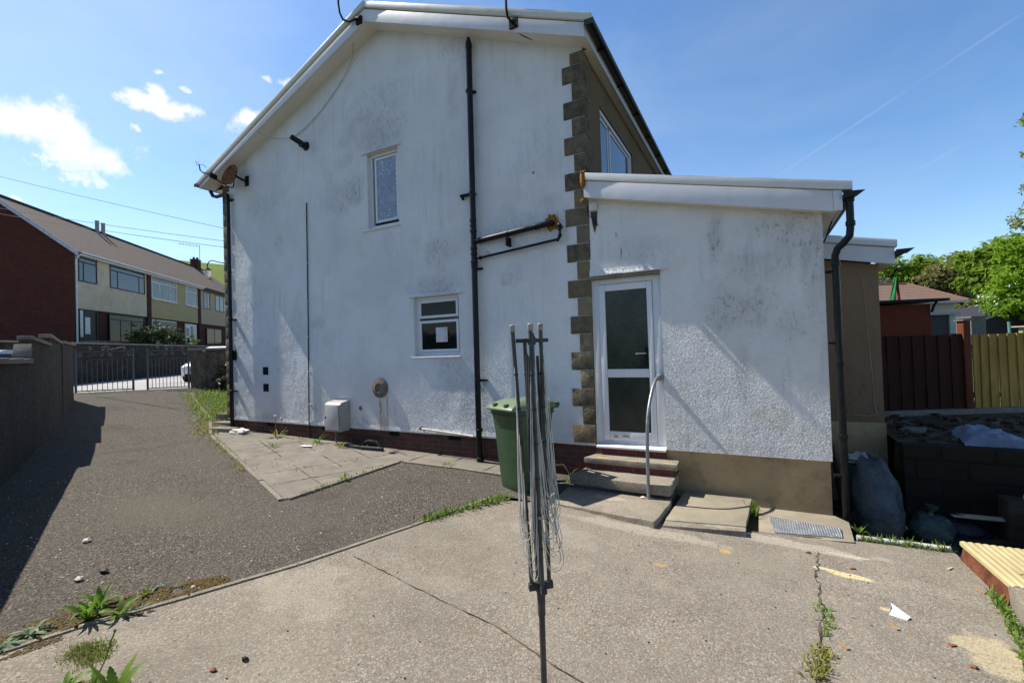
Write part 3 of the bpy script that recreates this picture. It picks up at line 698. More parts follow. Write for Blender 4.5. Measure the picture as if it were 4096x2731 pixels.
# roof, verge caps, bargeboards, soffits
VY = 5.46
def slope_box(mb, xa, xb, y0, y1, za, zb):      # za(x), zb(x): bottom and top lines
    mb.hexa([(xa, y0, za(xa)), (xb, y0, za(xb)), (xb, y1, za(xb)), (xa, y1, za(xa)), (xa, y0, zb(xa)), (xb, y0, zb(xb)), (xb, y1, zb(xb)), (xa, y1, zb(xa))])
tl = lambda x: 7.29 - (AX-x)*.405; tr2 = lambda x: 7.29 - (x-AX)*.424
mb = MB(); slope_box(mb, -10.27, AX, VY+.05, 20, lambda x: tl(x)-.10, lambda x: tl(x)-.02); slope_box(mb, AX, -1.66, VY+.05, 20, lambda x: tr2(x)-.10, lambda x: tr2(x)-.02)
part('roof', mb, simple('roof_concrete_tile', (.10, .085, .075), .9, .1), house, smooth=0)
mb = MB(); slope_box(mb, -10.20, AX, VY, VY+.018, lambda x: under(x), lambda x: tl(x)-.118); part('bargeboard', mb, M_UPVC, house, bevel=.003)
mb = MB(); slope_box(mb, AX, -1.735, VY, VY+.018, lambda x: under(x), lambda x: tr2(x)-.118); part('bargeboard', mb, M_UPVC, house, bevel=.003)
def cap(xa, xb, f):
    mb = MB(); slope_box(mb, xa, xb, VY-.035, VY+.10, lambda x: f(x)-.105, f); return mb
part('verge_cap', cap(-10.27, AX+.02, tl), M_CAP, house, bevel=.02); part('verge_cap', cap(AX+.022, -1.63, tr2), M_CAP, house, bevel=.02)
mb = MB(); slope_box(mb, -10.20, AX, VY+.019, VY+.04, lambda x: tl(x)-.125, lambda x: tl(x)-.103); slope_box(mb, AX, -1.735, VY+.019, VY+.04, lambda x: tr2(x)-.125, lambda x: tr2(x)-.103)
part('shadow_gap', mb, M_BLACKM, house, smooth=0)
mb = MB(); slope_box(mb, -10.16, AX, VY+.02, GY+.03, lambda x: under(x)+.018, lambda x: under(x)+.03); slope_box(mb, AX, -1.75, VY+.02, GY+.03, lambda x: under(x)+.018, lambda x: under(x)+.03)
part('verge_soffit', mb, M_SOFFIT, house, smooth=0)
for b_ in ((-10.17, XL, GY+.031, 20, 5.19, 5.205), (XR, -1.745, GY+.031, 20, 5.465, 5.48)): part('eaves_soffit', MB().box(*b_), M_SOFFIT, house, smooth=0)
for b_ in ((-10.20, -10.175, VY+.019, 20, 5.175, 5.33), (-1.745, -1.725, VY+.019, 20, 5.45, 5.64)): part('fascia', MB().box(*b_), M_UPVC, house, smooth=0)
def gutter(mb, x, z, y0, y1, r=.055, n=10):
    vs = []; fs = []
    for y in (y0, y1):
        for rr in (r, r-.006):
            for k in range(n+1): a = math.pi + math.pi*k/n; vs.append((x+math.cos(a)*rr, y, z+math.sin(a)*rr))
    m_ = n+1
    for k in range(n):
        fs += [(k, k+1, 2*m_+k+1, 2*m_+k), (m_+k, 3*m_+k, 3*m_+k+1, m_+k+1)]
    fs += [tuple(range(m_)), tuple(range(2*m_, 3*m_))]
    mb.add(vs, fs)
mb = MB(); gutter(mb, -1.655, 5.60, VY-.04, 20); 
for y in [VY+.5+1.0*k for k in range(14)]: mb.box(-1.725, -1.60, y, y+.03, 5.53, 5.545)
mb.box(-1.72, -1.60, VY-.045, VY-.035, 5.54, 5.61); part('gutter', mb, M_BLACK, house)
mb = MB(); gutter(mb, -10.262, 5.265, VY-.04, 20); mb.box(-10.31, -10.20, VY-.045, VY-.035, 5.21, 5.275); part('gutter', mb, M_BLACK, house)

def casement(parent, name, x0, x1, z0, z1, y, panes, fw=.055, m=M_FRAME, glass_m=M_GLASS, sash=.04, ax='x', label=None):
    """frame with sashes; panes = list of (x0,x1,z0,z1) light openings. ax 'y' turns the window into the plane x=y"""
    T = (lambda vs: vs) if ax == 'x' else (lambda vs: [(y + (y - v[1]) if False else v[1], v[0], v[2]) for v in vs])
    def mk(boxes):
        mb = MB()
        for b in boxes: mb.box(*b)
        if ax == 'y': mb.v = [(v[1], v[0], v[2]) for v in mb.v]
        return mb
    d = .06
    f = part(name, mk([(x0, x0+fw, y, y+d, z0, z1), (x1-fw, x1, y, y+d, z0, z1), (x0+fw, x1-fw, y, y+d, z1-fw, z1), (x0+fw, x1-fw, y, y+d, z0, z0+fw)]), m, parent, label, bevel=.004)
    for p in panes:
        a0, a1, b0, b1 = p
        bx = [(a0-sash, a0, y-.012, y+.03, b0-sash, b1+sash), (a1, a1+sash, y-.012, y+.03, b0-sash, b1+sash), (a0, a1, y-.012, y+.03, b1, b1+sash), (a0, a1, y-.012, y+.03, b0-sash, b0)]
        part('sash', mk(bx), m, f, bevel=.006)
        part('pane', mk([(a0-.004, a1+.004, y+.004, y+.02, b0-.004, b1+.004)]), glass_m, f, smooth=0)
    return f
# upstairs window with obscure glass (openings sit 8 cm back)
wy = GY+.07; kk = (wy/5.75)
w1 = casement(house, 'upper_window', W1[0]-.0, W1[1], W1[2], W1[3], wy, [(-5.565, -5.135, 3.835, 4.855)], glass_m=M_OBSCURE)
w2 = casement(house, 'lower_window', W2[0], W2[1], W2[2], W2[3], wy, [(-4.70, -4.025, 2.165, 2.365), (-4.70, -4.025, 1.63, 2.045)])
mb = MB(); mb.box(-4.42, -4.20, wy-.006, wy+.001, 1.74, 1.97); v_ = part('pane_vent', mb, M_VENTW, w2, 'white square plastic vent in the lower pane', bevel=.004)
mb = MB(); mb.box(-4.39, -4.23, wy-.014, wy-.006, 1.77, 1.94); part('vent_cover', mb, M_VENTW, w2, bevel=.003)
for nm, x0, x1, z in (('window_sill', -5.85, -5.03, 3.69), ('window_sill', -4.865, -3.915, 1.525)):
    mb = MB(); mb.hexa([(x0, GY-.035, z-.028), (x1, GY-.035, z-.028), (x1, GY+.069, z-.028), (x0, GY+.069, z-.028), (x0, GY-.035, z-.008), (x1, GY-.035, z-.008), (x1, GY+.069, z+.006), (x0, GY+.069, z+.006)])
    part(nm, mb, M_FRAME, house, bevel=.006)
def drip(x0, x1, z, y=GY, out=.035, hh=.10, n=24):
    mb = MB(); rows = []
    for k in range(n+1):
        x = x0+(x1-x0)*k/n; j = .006*mnoise.noise(Vector((x*7, z, 1))); e = min(1, (k+.3)/2, (n-k+.3)/2)
        rows.append([(x, y-.001, z+hh), (x, y-out*.45*e, z+hh*.35), (x, y-out*e+j, z+.012+j), (x, y-out*e+j, z+j), (x, y+.02, z+.004)])
    for k in range(n):
        for q in range(4): mb.add([rows[k][q], rows[k+1][q], rows[k+1][q+1], rows[k][q+1]], [(0, 1, 2, 3)])
    return mb
part('window_drip', drip(-5.845, -4.955, 4.975), M_WALL, house, smooth=60); part('window_drip', drip(-4.93, -3.81, 2.465), M_WALL, house, smooth=60)
# rear upper windows
for i, (y0, y1, z0, z1) in enumerate(RW):
    casement(house, 'rear_window', y0, y1, z0, z1, XR-.085, [(y0+.1, y0+.55, z0+.1, z1-.1), (y0+.72, y1-.1, z0+.1, z1-.1)], ax='y', glass_m=M_GLASSB)

# soil pipe, waste pipes, downpipe
def collar(mb, c, ax, r, h, k=.78): r = r*k if r > .05 else r; mb.lathe(Vector(c)-Vector(ax)*h/2, ax, [(r-.006, 0), (r, .004), (r, h-.004), (r-.006, h)], 16)
SY = GY-.085
def onpipe(mb, k=.985):              # sizes above were taken on the wall face; the pipes stand 8 cm in front of it
    mb.v = [(v[0]*k, v[1], 1.6+(v[2]-1.6)*k) for v in mb.v]; return mb
mb = MB(); mb.tube([(-3.645, SY, -.05), (-3.63, SY, 3.0), (-3.61, SY, 6.10)], .0435, 18)
mb.lathe((-3.61, SY, 6.09), (0, 0, 1), [(.050, 0), (.050, .05), (.046, .08), (.04, .10), (.028, .15), (.008, .17)], 16)
for z, r_ in ((5.45, .061), (3.93, .061), (3.52, .066), (3.44, .064), (3.36, .068), (3.10, .068), (3.02, .066), (2.90, .07), (2.84, .066), (1.15, .062), (.42, .066), (.0, .072), (-.03, .068)): collar(mb, (-3.63, SY, z), (0, 0, 1), r_, .045)
soil = part('soil_pipe', onpipe(mb), M_BLACK, house, smooth=50)
mb = MB()
for z, dx in ((5.45, .06), (3.93, -.06), (2.80, .08), (1.15, .10)):
    mb = MB(); mb.box(-3.63+min(0, dx)-.02, -3.63+max(0, dx)+.02, GY-.05, GY+.01, z-.012, z+.012); part('pipe_bracket', onpipe(mb), M_BLACKM, soil, smooth=0)
mb = MB(); mb.box(-3.86, -3.69, GY-.07, GY-.03, 3.91, 3.945); mb.box(-3.86, -3.83, GY-.03, GY+.01, 3.88, 3.945)
part('pipe_bracket', onpipe(mb), M_BLACKM, soil, smooth=0)
mb = MB(); mb.tube([(-3.58, SY, 3.20), (-2.95, SY, 3.245), (-2.52, SY+.0, 3.275), (-2.44, SY+.012, 3.285), (-2.385, GY-.02, 3.295), (-2.37, GY+.02, 3.30)], .041, 16)
for x, z in ((-3.52, 3.205), (-3.05, 3.238), (-2.62, 3.268), (-2.58, 3.271)): collar(mb, (x, SY, z), (1, 0, .07), .060, .03)
part('waste_pipe', onpipe(mb), M_BLACK, house, smooth=50)
mb = MB(); mb.box(-3.07, -3.045, GY-.13, GY, 3.06, 3.18); part('waste_bracket', onpipe(mb), M_BLACKM, house, smooth=0)
mb = MB(); mb.lump((-2.37, GY-.01, 3.29), (.085, .03, .10), 3, amp=.5, fr=3); part('foam_seal', mb, M_FOAM, house, smooth=60)
mb = MB(); mb.tube([(-3.58, SY, 2.945), (-2.9, SY, 3.0), (-2.285, SY+.005, 3.052), (-2.268, SY+.005, 3.07), (-2.265, SY+.005, 3.20), (-2.265, SY+.02, 3.225), (-2.265, GY+.01, 3.235)], .019, 12)
for c, ax in (((-3.52, SY, 2.95), (1, 0, .08)), ((-2.30, SY+.005, 3.05), (1, 0, .08)), ((-2.265, SY+.005, 3.10), (0, 0, 1)), ((-2.265, SY+.005, 3.19), (0, 0, 1))): collar(mb, c, ax, .030, .03)
mb.lump((-2.265, SY+.005, 3.235), (.032, .032, .032), 1, amp=0); part('basin_waste_pipe', onpipe(mb), M_BLACK, house, smooth=50)
DY = GY-.085
mb = MB(); mb.tube([(-10.24, 5.62, 5.20), (-10.22, 5.66, 5.10), (-10.1, DY, 5.06), (-9.75, DY, 5.05), (-9.70, DY, 5.03), (-9.69, DY, 4.95), (-9.70, DY, 2.5), (-9.72, DY, .12)], .036, 14)
for z in (4.96, 3.4, 2.42, .9): collar(mb, (-9.70, DY, z), (0, 0, 1), .043, .05)
part('downpipe', onpipe(mb), M_BLACK, house, smooth=50)
for z in (4.93, 2.40, .9): part('downpipe_bracket', onpipe(MB().box(-9.74, -9.62, GY-.05, GY+.01, z-.012, z+.012)), M_BLACKM, house, smooth=0)
mb = MB(); mb.tube([(-7.238, GY+.01, 4.42), (-7.238, GY-.016, 4.41), (-7.24, GY-.016, 4.38), (-7.27, GY-.016, 2.4), (-7.315, GY-.018, .34), (-7.315, GY-.0, .30), (-7.315, GY-.0, .06)], .0095, 8)
part('wall_cable', mb, M_BLACK, house, smooth=60)
for z in (4.2, 3.3, 2.6, 1.95, 1.3, .7):
    mb = MB(); mb.box(-7.285-.02+.012*(z/4.2), -7.285+.02+.03*(z/4.2), GY-.028, GY, z-.007, z+.007)
    part('cable_clip', mb, M_VENTW, house, smooth=0)
mb = MB(); mb.tube([(-4.70, GY+.02, .405), (-4.69, GY-.045, .405), (-4.66, GY-.06, .40), (-4.60, GY-.06, .39), (-3.69, GY-.07, .335)], .017, 10); part('overflow_pipe', mb, M_WHITEPIPE, house, smooth=50)
mb = MB(); mb.lump((-4.68, GY-.05, .405), (.035, .035, .035), 2, amp=.05); part('overflow_elbow', mb, M_GREYPIPE, house)
# vents
for z in (1.245, .915):
    mb = MB(); mb.box(-8.64, -8.49, GY-.012, GY+.005, z, z+.15)
    for k in range(5): mb.box(-8.63, -8.50, GY-.016, GY-.012, z+.015+.026*k, z+.027+.026*k)
    part('air_vent', mb, M_BLACKM, house, 'black square louvred wall vent', smooth=0)
mb = MB(); mb.box(-3.175, -3.03, GY-.014, GY+.005, 2.51, 2.68)
for k in range(6): mb.box(-3.165, -3.04, GY-.02, GY-.014, 2.525+.025*k, 2.54+.025*k)
part('wall_vent', mb, M_VENTW, house, 'small white square vent right of the soil pipe', bevel=.002)
mb = MB(); mb.lathe((-5.55, GY+.01, 1.02), (0, -1, 0), [(.165, 0), (.165, .035), (.155, .045), (.10, .05), (.085, .062), (.075, .062), (.07, .05), (.02, .05)], 28)
part('round_vent', mb, M_TERRACOTTA, house, 'round stone coloured vent cover with rust runs below', smooth=40)
mb = MB(); mb.lathe((-7.22, GY+.01, 5.47), (0, -1, 0), [(.085, 0), (.085, .02), (.06, .03), (.055, .14)], 18); mb.tube([(-7.22, GY-.10, 5.49), (-7.30, GY-.16, 5.55), (-7.36, GY-.20, 5.60)], .048, 14)
part('boiler_flue', mb, M_BLACK, house, 'short black flue elbow high on the gable')
mb = MB(); mb.box(-9.63, -9.50, GY-.05, GY+.005, 1.55, 1.70); mb.lathe((-9.565, GY-.05, 1.70), (0, 1, 0), [(.065, 0), (.065, .055)], 16); part('light_sensor', mb, M_BLACKM, house, bevel=.01)
mb = MB(); mb.lathe((-6.02, GY+.005, .665), (0, -1, 0), [(.045, 0), (.04, .008), (.02, .01)], 12); part('capped_hole', mb, M_GREYPIPE, house)
for x in (-8.6, -7.0, -5.4, -4.2):
    mb = MB(); mb.box(x, x+.215, GY+.012, GY+.03, .235, .30)
    for k in range(7): mb.box(x+.012+.028*k, x+.024+.028*k, GY+.006, GY+.012, .245, .29)
    part('air_brick', mb, M_BLACKM, house, smooth=0)
# wall lantern on the front face
lamp = thing('wall_lantern', 'small lantern on a curved black bracket at the left house corner', 'lamp', (-9.87, 5.86, 3.55))
mb = MB(); mb.tube([(-9.87, 5.86, 3.66), (-10.1, 5.86, 3.655), (-10.3, 5.86, 3.70), (-10.50, 5.86, 3.755), (-10.62, 5.86, 3.75), (-10.70, 5.86, 3.68), (-10.70, 5.86, 3.62)], .011, 8); mb.box(-9.89, -9.86, 5.83, 5.89, 3.58, 3.74); part('bracket', mb, M_BLACKM, lamp)
mb = MB(); mb.lathe((-10.70, 5.86, 3.62), (0, 0, -1), [(.02, 0), (.08, .05), (.085, .06)], 10); part('lamp_cap', mb, M_BLACKM, lamp)
mb = MB(); mb.lathe((-10.70, 5.86, 3.56), (0, 0, -1), [(.07, 0), (.075, .02), (.055, .14), (.02, .17)], 10); part('lamp_glass', mb, simple('lantern_glass', (.6, .6, .55), .2, .5), lamp)

# satellite dish, aerial brackets, loose cables
dish = thing('satellite_dish', 'rusty brown satellite dish under the left eaves of the gable', 'satellite dish', (-9.1, 5.74, 5.0))
ax = Vector((.05, -.97, .22)).normalized()
mb = MB(); mb.lathe(Vector((-9.16, 5.50, 5.24)), ax, [(.02, -.055), (.08, -.05), (.14, -.032), (.20, -.005), (.235, .018), (.235, .024), (.20, .001), (.14, -.026), (.02, -.048)], 28); part('dish', mb, M_RUST, dish, smooth=40)
mb = MB(); mb.tube([(-9.02, 5.50, 5.22), (-9.0, 5.60, 5.18), (-9.02, GY, 5.17)], .022, 8); mb.box(-9.08, -8.96, GY-.012, GY+.002, 5.08, 5.28); part('mount', mb, M_BLACKM, dish)
mb = MB(); mb.tube([(-9.14, 5.56, 5.14), (-9.13, 5.53, 5.01), (-9.14, 5.45, 4.99), (-9.19, 5.28, 5.08), (-9.21, 5.20, 5.13)], .012, 8); part('arm', mb, M_BLACKM, dish)
mb = MB(); mb.fbox((-9.22, 5.19, 5.15), ax, Vector((1, 0, 0)), Vector((0, 0, 1)), -.07, .06, -.04, .04, -.04, .04); part('receiver', mb, M_BLACKM, dish, bevel=.008)
def aerial(label, path, foot, loc):
    mb = MB(); mb.tube(path, .017, 10); p = Vector(foot); mb.box(p.x-.06, p.x+.06, p.y-.02, VY, p.z-.07, p.z+.05); mb.tube([p+Vector((-.04, -.04, .02)), p+Vector((.05, -.05, -.02))], .02, 8)
    single('aerial_pole', mb, M_BLACKM, label, 'aerial pole', loc)
aerial('curved grey aerial pole bracketed to the bargeboard beside the roof apex', [(-5.52, VY-.03, 7.03), (-5.68, VY-.06, 7.03), (-5.80, VY-.07, 7.10), (-5.87, VY-.07, 7.23), (-5.90, VY-.07, 7.40), (-5.90, VY-.07, 8.6)], (-5.50, VY-.012, 7.02), (-5.5, VY, 7.0))
aerial('straight aerial pole bracketed above the black soil pipe', [(-2.72, VY-.03, 5.96), (-2.76, VY-.07, 6.02), (-2.775, VY-.07, 6.15), (-2.77, VY-.07, 8.4)], (-2.70, VY-.012, 5.95), (-2.7, VY, 5.9))
mb = MB(); mb.tube([(-9.78, VY-.02, 5.39), (-9.93, VY-.06, 5.43), (-10.02, VY-.07, 5.50), (-10.05, VY-.07, 5.62)], .012, 8)
mb.tube([(-10.05, VY-.07, 5.62), (-10.14, VY-.07, 5.64), (-10.18, VY-.07, 5.72), (-10.10, VY-.07, 5.70), (-10.05, VY-.07, 5.62), (-9.92, VY-.07, 5.60), (-9.84, VY-.05, 5.52)], .005, 6)
single('cable_hook', mb, M_BLACKM, 'small bent bracket with loose wire at the left end of the bargeboard', 'bracket', (-9.78, VY, 5.35))
def sag(pts, r, n=10):
    q = []
    for i in range(len(pts)-1):
        p0 = Vector(pts[max(0, i-1)]); p1 = Vector(pts[i]); p2 = Vector(pts[i+1]); p3 = Vector(pts[min(len(pts)-1, i+2)])
        for k in range(n):
            t = k/n; q.append(.5*((2*p1)+(p2-p0)*t+(2*p0-5*p1+4*p2-p3)*t*t+(3*p1-p0-3*p2+p3)*t**3))
    q.append(Vector(pts[-1])); mb = MB(); mb.tube(q, r, 6); return mb
single('loose_cable', sag([(-8.42, VY-.02, 6.02), (-8.05, 5.60, 5.78), (-7.55, 5.72, 5.72), (-6.95, 5.73, 5.92), (-6.35, 5.73, 6.30), (-5.95, 5.70, 6.66), (-5.75, 5.55, 6.9), (-5.62, VY-.03, 7.02)], .006), M_CABLE, 'thin pale cable sagging below the left bargeboard', 'cable')
single('loose_cable', sag([(-2.72, VY-.02, 5.90), (-2.62, 5.58, 5.82), (-2.45, 5.71, 5.78), (-2.25, 5.735, 5.80)], .006), M_BLACKM, 'short dark cable hanging from the aerial bracket near the right eaves', 'cable')

# meter box
meter = thing('meter_box', 'grey white plastic meter box on the wall just above the brick base', 'meter box', (-6.6, GY-.12, .28))
mx0, mx1, my = -6.63, -6.26, GY-.24
mb = MB(); mb.prism([(mx0, my, .285), (mx0, GY-.03, .285), (mx0, GY-.03, .80), (mx0, my+.05, .775), (mx0, my, .735)], (mx1-mx0, 0, 0)); part('case', mb, M_CREAMBOX, meter, bevel=.004, smooth=0)
mb = MB(); mb.box(mx0+.02, mx1-.025, my-.010, my-.0, .31, .725); part('door', mb, M_CREAMBOX2, meter, bevel=.005)
mb = MB(); mb.box(mx0+.010, mx1-.012, my-.003, my+.001, .298, .735); part('door_gap', mb, M_GREYPIPE, meter, smooth=0)
mb = MB(); mb.box(mx0+.032, mx0+.045, my-.022, my-.010, .50, .54); part('lock', mb, M_BLACKM, meter)
mb = MB(); mb.tube([(-6.50, GY-.12, .285), (-6.50, GY-.12, .02)], .013, 8); part('gas_pipe', mb, M_GREYPIPE, meter)

# ------------------------------------------------------------------ the lean-to extension with the door
ext = thing('lean_to_extension', 'single storey white roughcast extension with half glazed door and sloping white fascia', 'extension', (-.6, 8, -.2))
EX0, EX1 = -1.845, .665
ct = lambda x: 3.80 - (x+1.84)*.2375; bt = lambda x: ct(x)-.098; bb = lambda x: bt(x)-.212
DX0, DX1, DZ0, DZ1 = -1.845, -.985, .31, 2.50
mb = MB(); wall_with_holes(mb, [EX0, 0, EX1], [.325, 2], [(DX0, DX1, .325, DZ1)], lambda x: bb(x)+.02, GY-.004, .09, .325)
mb.poly([(EX1, GY-.004, .325), (EX1, GY-.004, bb(EX1)+.02), (EX1, 12, bb(EX1)+.02), (EX1, 12, .325)])
mb.poly([(DX1, GY-.004, .325), (EX1, GY-.004, .325), (EX1, GY+.06, .325), (DX1, GY+.06, .325)])
part('end_wall', mb, M_EXT, ext)
mb = MB(); mb.box(DX1-.02, EX1-.015, GY+.03, GY+.3, -.7, .324); mb.box(EX1-.3, EX1-.015, GY+.301, 12, -.7, .324); part('cement_base', mb, M_CEMENT, ext, smooth=0)
part('door_drip', drip(-1.87, -.875, 2.495, GY-.004, .045, .26), M_EXT, ext, smooth=60)
mb = MB(); mb.box(-1.87, -.985, GY-.03, GY+.08, 2.455, 2.493); part('lintel', mb, M_COPING, ext, smooth=0)
FY = 5.60
mb = MB(); slope_box(mb, -1.83, .905, FY-.03, FY+.10, lambda x: ct(x)-.092, ct); part('verge_cap', mb, white_board('ext_cap', (.72, .72, .70), (.3, .3, .25), .15), ext, bevel=.008)
mb = MB(); slope_box(mb, -1.86, .745, FY, FY+.018, bb, bt); part('bargeboard', mb, M_UPVC, ext, bevel=.003)
mb = MB(); mb.hexa([(.747, FY-.006, bb(.745)+.0), (.822, FY-.006, bb(.82)+.02), (.822, FY+.02, bb(.82)+.02), (.747, FY+.02, bb(.745)), (.747, FY-.006, bt(.747)), (.822, FY-.006, bt(.822)), (.822, FY+.02, bt(.822)), (.747, FY+.02, bt(.747))])
part('bargeboard_end', mb, M_UPVC, ext, bevel=.004)
mb = MB(); slope_box(mb, -1.86, .80, FY+.02, FY+.06, lambda x: bt(x)-.005, lambda x: bt(x)+.008); part('shadow_gap', mb, M_BLACKM, ext, smooth=0)
mb = MB(); slope_box(mb, -1.86, .80, FY+.10, 12, lambda x: ct(x)-.06, lambda x: ct(x)-.015); part('roof', mb, simple('felt_roof', (.12, .12, .12), .9, .1), ext, smooth=0)
mb = MB(); slope_box(mb, -1.85, EX1, FY+.019, GY-.006, lambda x: bb(x)+.012, lambda x: bb(x)+.022)
mb.add([(EX1-.01, FY+.019, bb(EX1)+.012), (.80, FY+.019, bb(.80)+.03), (.80, 12, bb(.80)+.03), (EX1-.01, 12, bb(EX1)-.02)], [(0, 1, 2, 3)]); part('soffit', mb, M_SOFFIT, ext, smooth=0)
mb = MB(); mb.box(.803, .82, FY+.022, 12, bb(.82)+.02, bt(.82)); part('fascia', mb, M_UPVC, ext, smooth=0)
mb = MB(); gutter(mb, .885, 3.03, FY-.02, 12, .058); mb.hexa([(.83, FY-.05, 2.985), (.93, FY-.05, 2.985), (.93, FY-.02, 2.985), (.83, FY-.02, 2.985), (.825, FY-.05, 3.05), (1.0, FY-.05, 3.035), (1.0, FY-.02, 3.035), (.825, FY-.02, 3.05)]); part('gutter', mb, M_BLACK, ext)
mb = MB(); PX, PY = .755, GY-.055
mb.tube([(.885, FY+.04, 3.0), (.885, FY+.04, 2.72), (.875, FY+.045, 2.62), (.82, FY+.06, 2.55), (.775, PY-.02, 2.51), (PX, PY, 2.44), (PX, PY, 2.30), (PX, PY, -.5)], .034, 16)
for c, a in (((.885, FY+.04, 2.98), (0, 0, 1)), ((.885, FY+.04, 2.74), (0, 0, 1)), ((PX, PY, 2.36), (0, 0, 1)), ((PX, PY, 1.35), (0, 0, 1)), ((PX, PY, .6), (0, 0, 1))): collar(mb, c, a, .054, .05)
ep = part('downpipe', mb, M_BLACK, ext, smooth=50)
for z in (2.28, 1.55, .2): part('downpipe_bracket', MB().box(.665, .72, PY-.02, PY+.02, z-.012, z+.012), M_BLACKM, ep, smooth=0)
mb = MB(); mb.tube([(.668, GY-.012, 2.60), (.695, GY-.012, 2.66), (.74, FY+.08, 2.80)], .008, 6); part('cable', mb, M_BLACKM, ext)
mb = MB(); mb.lump((-1.865, FY-.01, 3.72), (.035, .04, .10), 5, amp=.5, fr=3); mb.lump((-1.885, FY+.03, 3.46), (.03, .03, .03), 8, amp=.5, fr=3); part('foam_seal', mb, M_FOAM, ext, 'orange expanding foam at the top of the stone quoins', smooth=60)
mb = MB(); mb.box(-1.83, -1.73, GY-.05, GY-.006, 3.34, 3.44); part('junction_box', mb, M_VENTW, ext, 'small white junction box hanging under the fascia end', bevel=.004)
mb = MB(); mb.poly([(-1.825, GY-.010, 3.33), (-1.735, GY-.010, 3.33), (-1.745, GY-.010, 3.16), (-1.775, GY-.010, 3.05), (-1.80, GY-.010, 3.15)]); part('bare_patch', mb, stone('bare_render', (.10, .09, .075), (.03, .028, .025), 14), ext, smooth=0)
mb = sag([(-1.86, GY-.03, 3.42), (-1.84, GY-.05, 3.30), (-1.76, GY-.03, 3.20), (-1.73, GY-.012, 3.14)], .005); part('loose_wire', mb, M_BLACKM, ext)
single('drooping_wire', sag([(-1.70, GY-.02, 3.12), (-1.0, GY-.05, 2.74), (-.35, GY-.06, 2.53), (.2, GY-.05, 2.50), (.655, GY-.02, 2.56)], .0020), M_VENTW, 'thin pale wire drooping across the extension wall above the door', 'wire')
# door
DYp = GY+.055
kd = DYp/5.75; dx = lambda x: x*kd; dz = lambda z: 1.6+(z-1.6)*kd
door = part('door', (lambda m_: (m_.box(dx(-1.845), dx(-1.755), DYp, DYp+.07, .34, 2.455), m_.box(dx(-1.085), dx(-.985), DYp, DYp+.07, .34, 2.455), m_.box(dx(-1.755), dx(-1.085), DYp, DYp+.07, 2.385, 2.455), m_.box(dx(-1.755), dx(-1.085), DYp, DYp+.07, .34, .385), m_)[-1])(MB()), M_FRAME, ext, 'white plastic door with two dark glass panels', bevel=.005)
LX0, LX1 = dx(-1.752), dx(-1.088); G1 = (dx(-1.672), dx(-1.153), dz(1.30), dz(2.29)); G2 = (dx(-1.658), dx(-1.137), dz(.517), dz(1.196))
mb = MB(); y0, y1 = DYp-.018, DYp+.04
mb.box(LX0, G1[0], y0, y1, .39, 2.38); mb.box(G1[1], LX1, y0, y1, .39, 2.38); mb.box(G1[0], G1[1], y0, y1, G1[3], 2.38); mb.box(G1[0], G1[1], y0, y1, G2[3], G1[2]); mb.box(G1[0], G1[1], y0, y1, .39, G2[2])
part('door_leaf', mb, M_FRAME, door, bevel=.007)
for a in (G1, (G1[0], G1[1], G2[2], G2[3])):
    mb = MB(); mb.box(a[0]-.004, a[1]+.004, y0+.014, y0+.03, a[2]-.004, a[3]+.004); part('door_pane', mb, M_DOORGLASS, door, smooth=0)
mb = MB(); mb.box(-1.205, -1.172, y0-.012, y0-.0005, 1.33, 1.57); part('handle_plate', mb, M_BLACKM, door, bevel=.004)
mb = MB(); mb.tube([(-1.188, y0-.01, 1.49), (-1.188, y0-.045, 1.49), (-1.20, y0-.055, 1.49), (-1.31, y0-.05, 1.485)], .0095, 10); part('handle', mb, M_STEEL, door)
mb = MB(); mb.hexa([(-1.845, GY-.045, .30), (-.988, GY-.045, .30), (-.988, DYp-.001, .30), (-1.845, DYp-.001, .30), (-1.845, GY-.045, .325), (-.988, GY-.045, .325), (-.988, DYp-.001, .352), (-1.845, DYp-.001, .352)]); part('door_sill', mb, M_FRAME, door, bevel=.004)
mb = MB(); mb.box(-1.63, -1.58, y0-.006, y0-.0005, .425, .455); mb.box(-1.52, -1.43, y0-.006, y0-.0005, .435, .46); part('plaster_splash', mb, M_PLY, door, smooth=0)

# steps, landing, loose slabs
steps = thing('door_steps', 'two worn concrete steps with a red brick riser below the white door', 'steps', (-1.4, 5.4, -.2))
def rough_slab(pts, z0, z1, amp=.006, sub=.06):
    """slab outline with worn irregular edges"""
    q = []
    for i in range(len(pts)):
        a, b = Vector((*pts[i], 0)), Vector((*pts[(i+1) % len(pts)], 0)); n_ = max(1, int((b-a).length/sub))
        for k in range(n_):
            p = a.lerp(b, k/n_); d = (b-a).normalized(); s_ = Vector((-d.y, d.x, 0)); q.append(p + s_*(amp*2*mnoise.noise(p*9+Vector((z1*7, 0, 0)))))
    mb = MB(); mb.prism([(p.x, p.y, z0) for p in q], (0, 0, z1-z0)); return mb
part('upper_tread', rough_slab([(-1.945, 5.50), (-.835, 5.495), (-.845, 5.735), (-.99, 5.738), (-1.86, 5.738)], .145, .215), M_SLAB, steps, bevel=.008)
mb = MB(); mb.box(-1.93, -.86, 5.535, 5.76, .068, .144); mb.box(-1.86, -.99, 5.739, 5.80, .146, .30); part('brick_riser', mb, M_PLINTHY, steps, smooth=0)
part('lower_tread', rough_slab([(-2.03, 5.20), (-.865, 5.14), (-.85, 5.70), (-1.93, 5.70)], -.045, .067, .010), M_SLAB, steps, bevel=.012)
mb = MB(); mb.box(-1.99, -.88, 5.23, 5.70, -.5, -.046); part('lower_riser', mb, M_EDGE, steps, smooth=0)
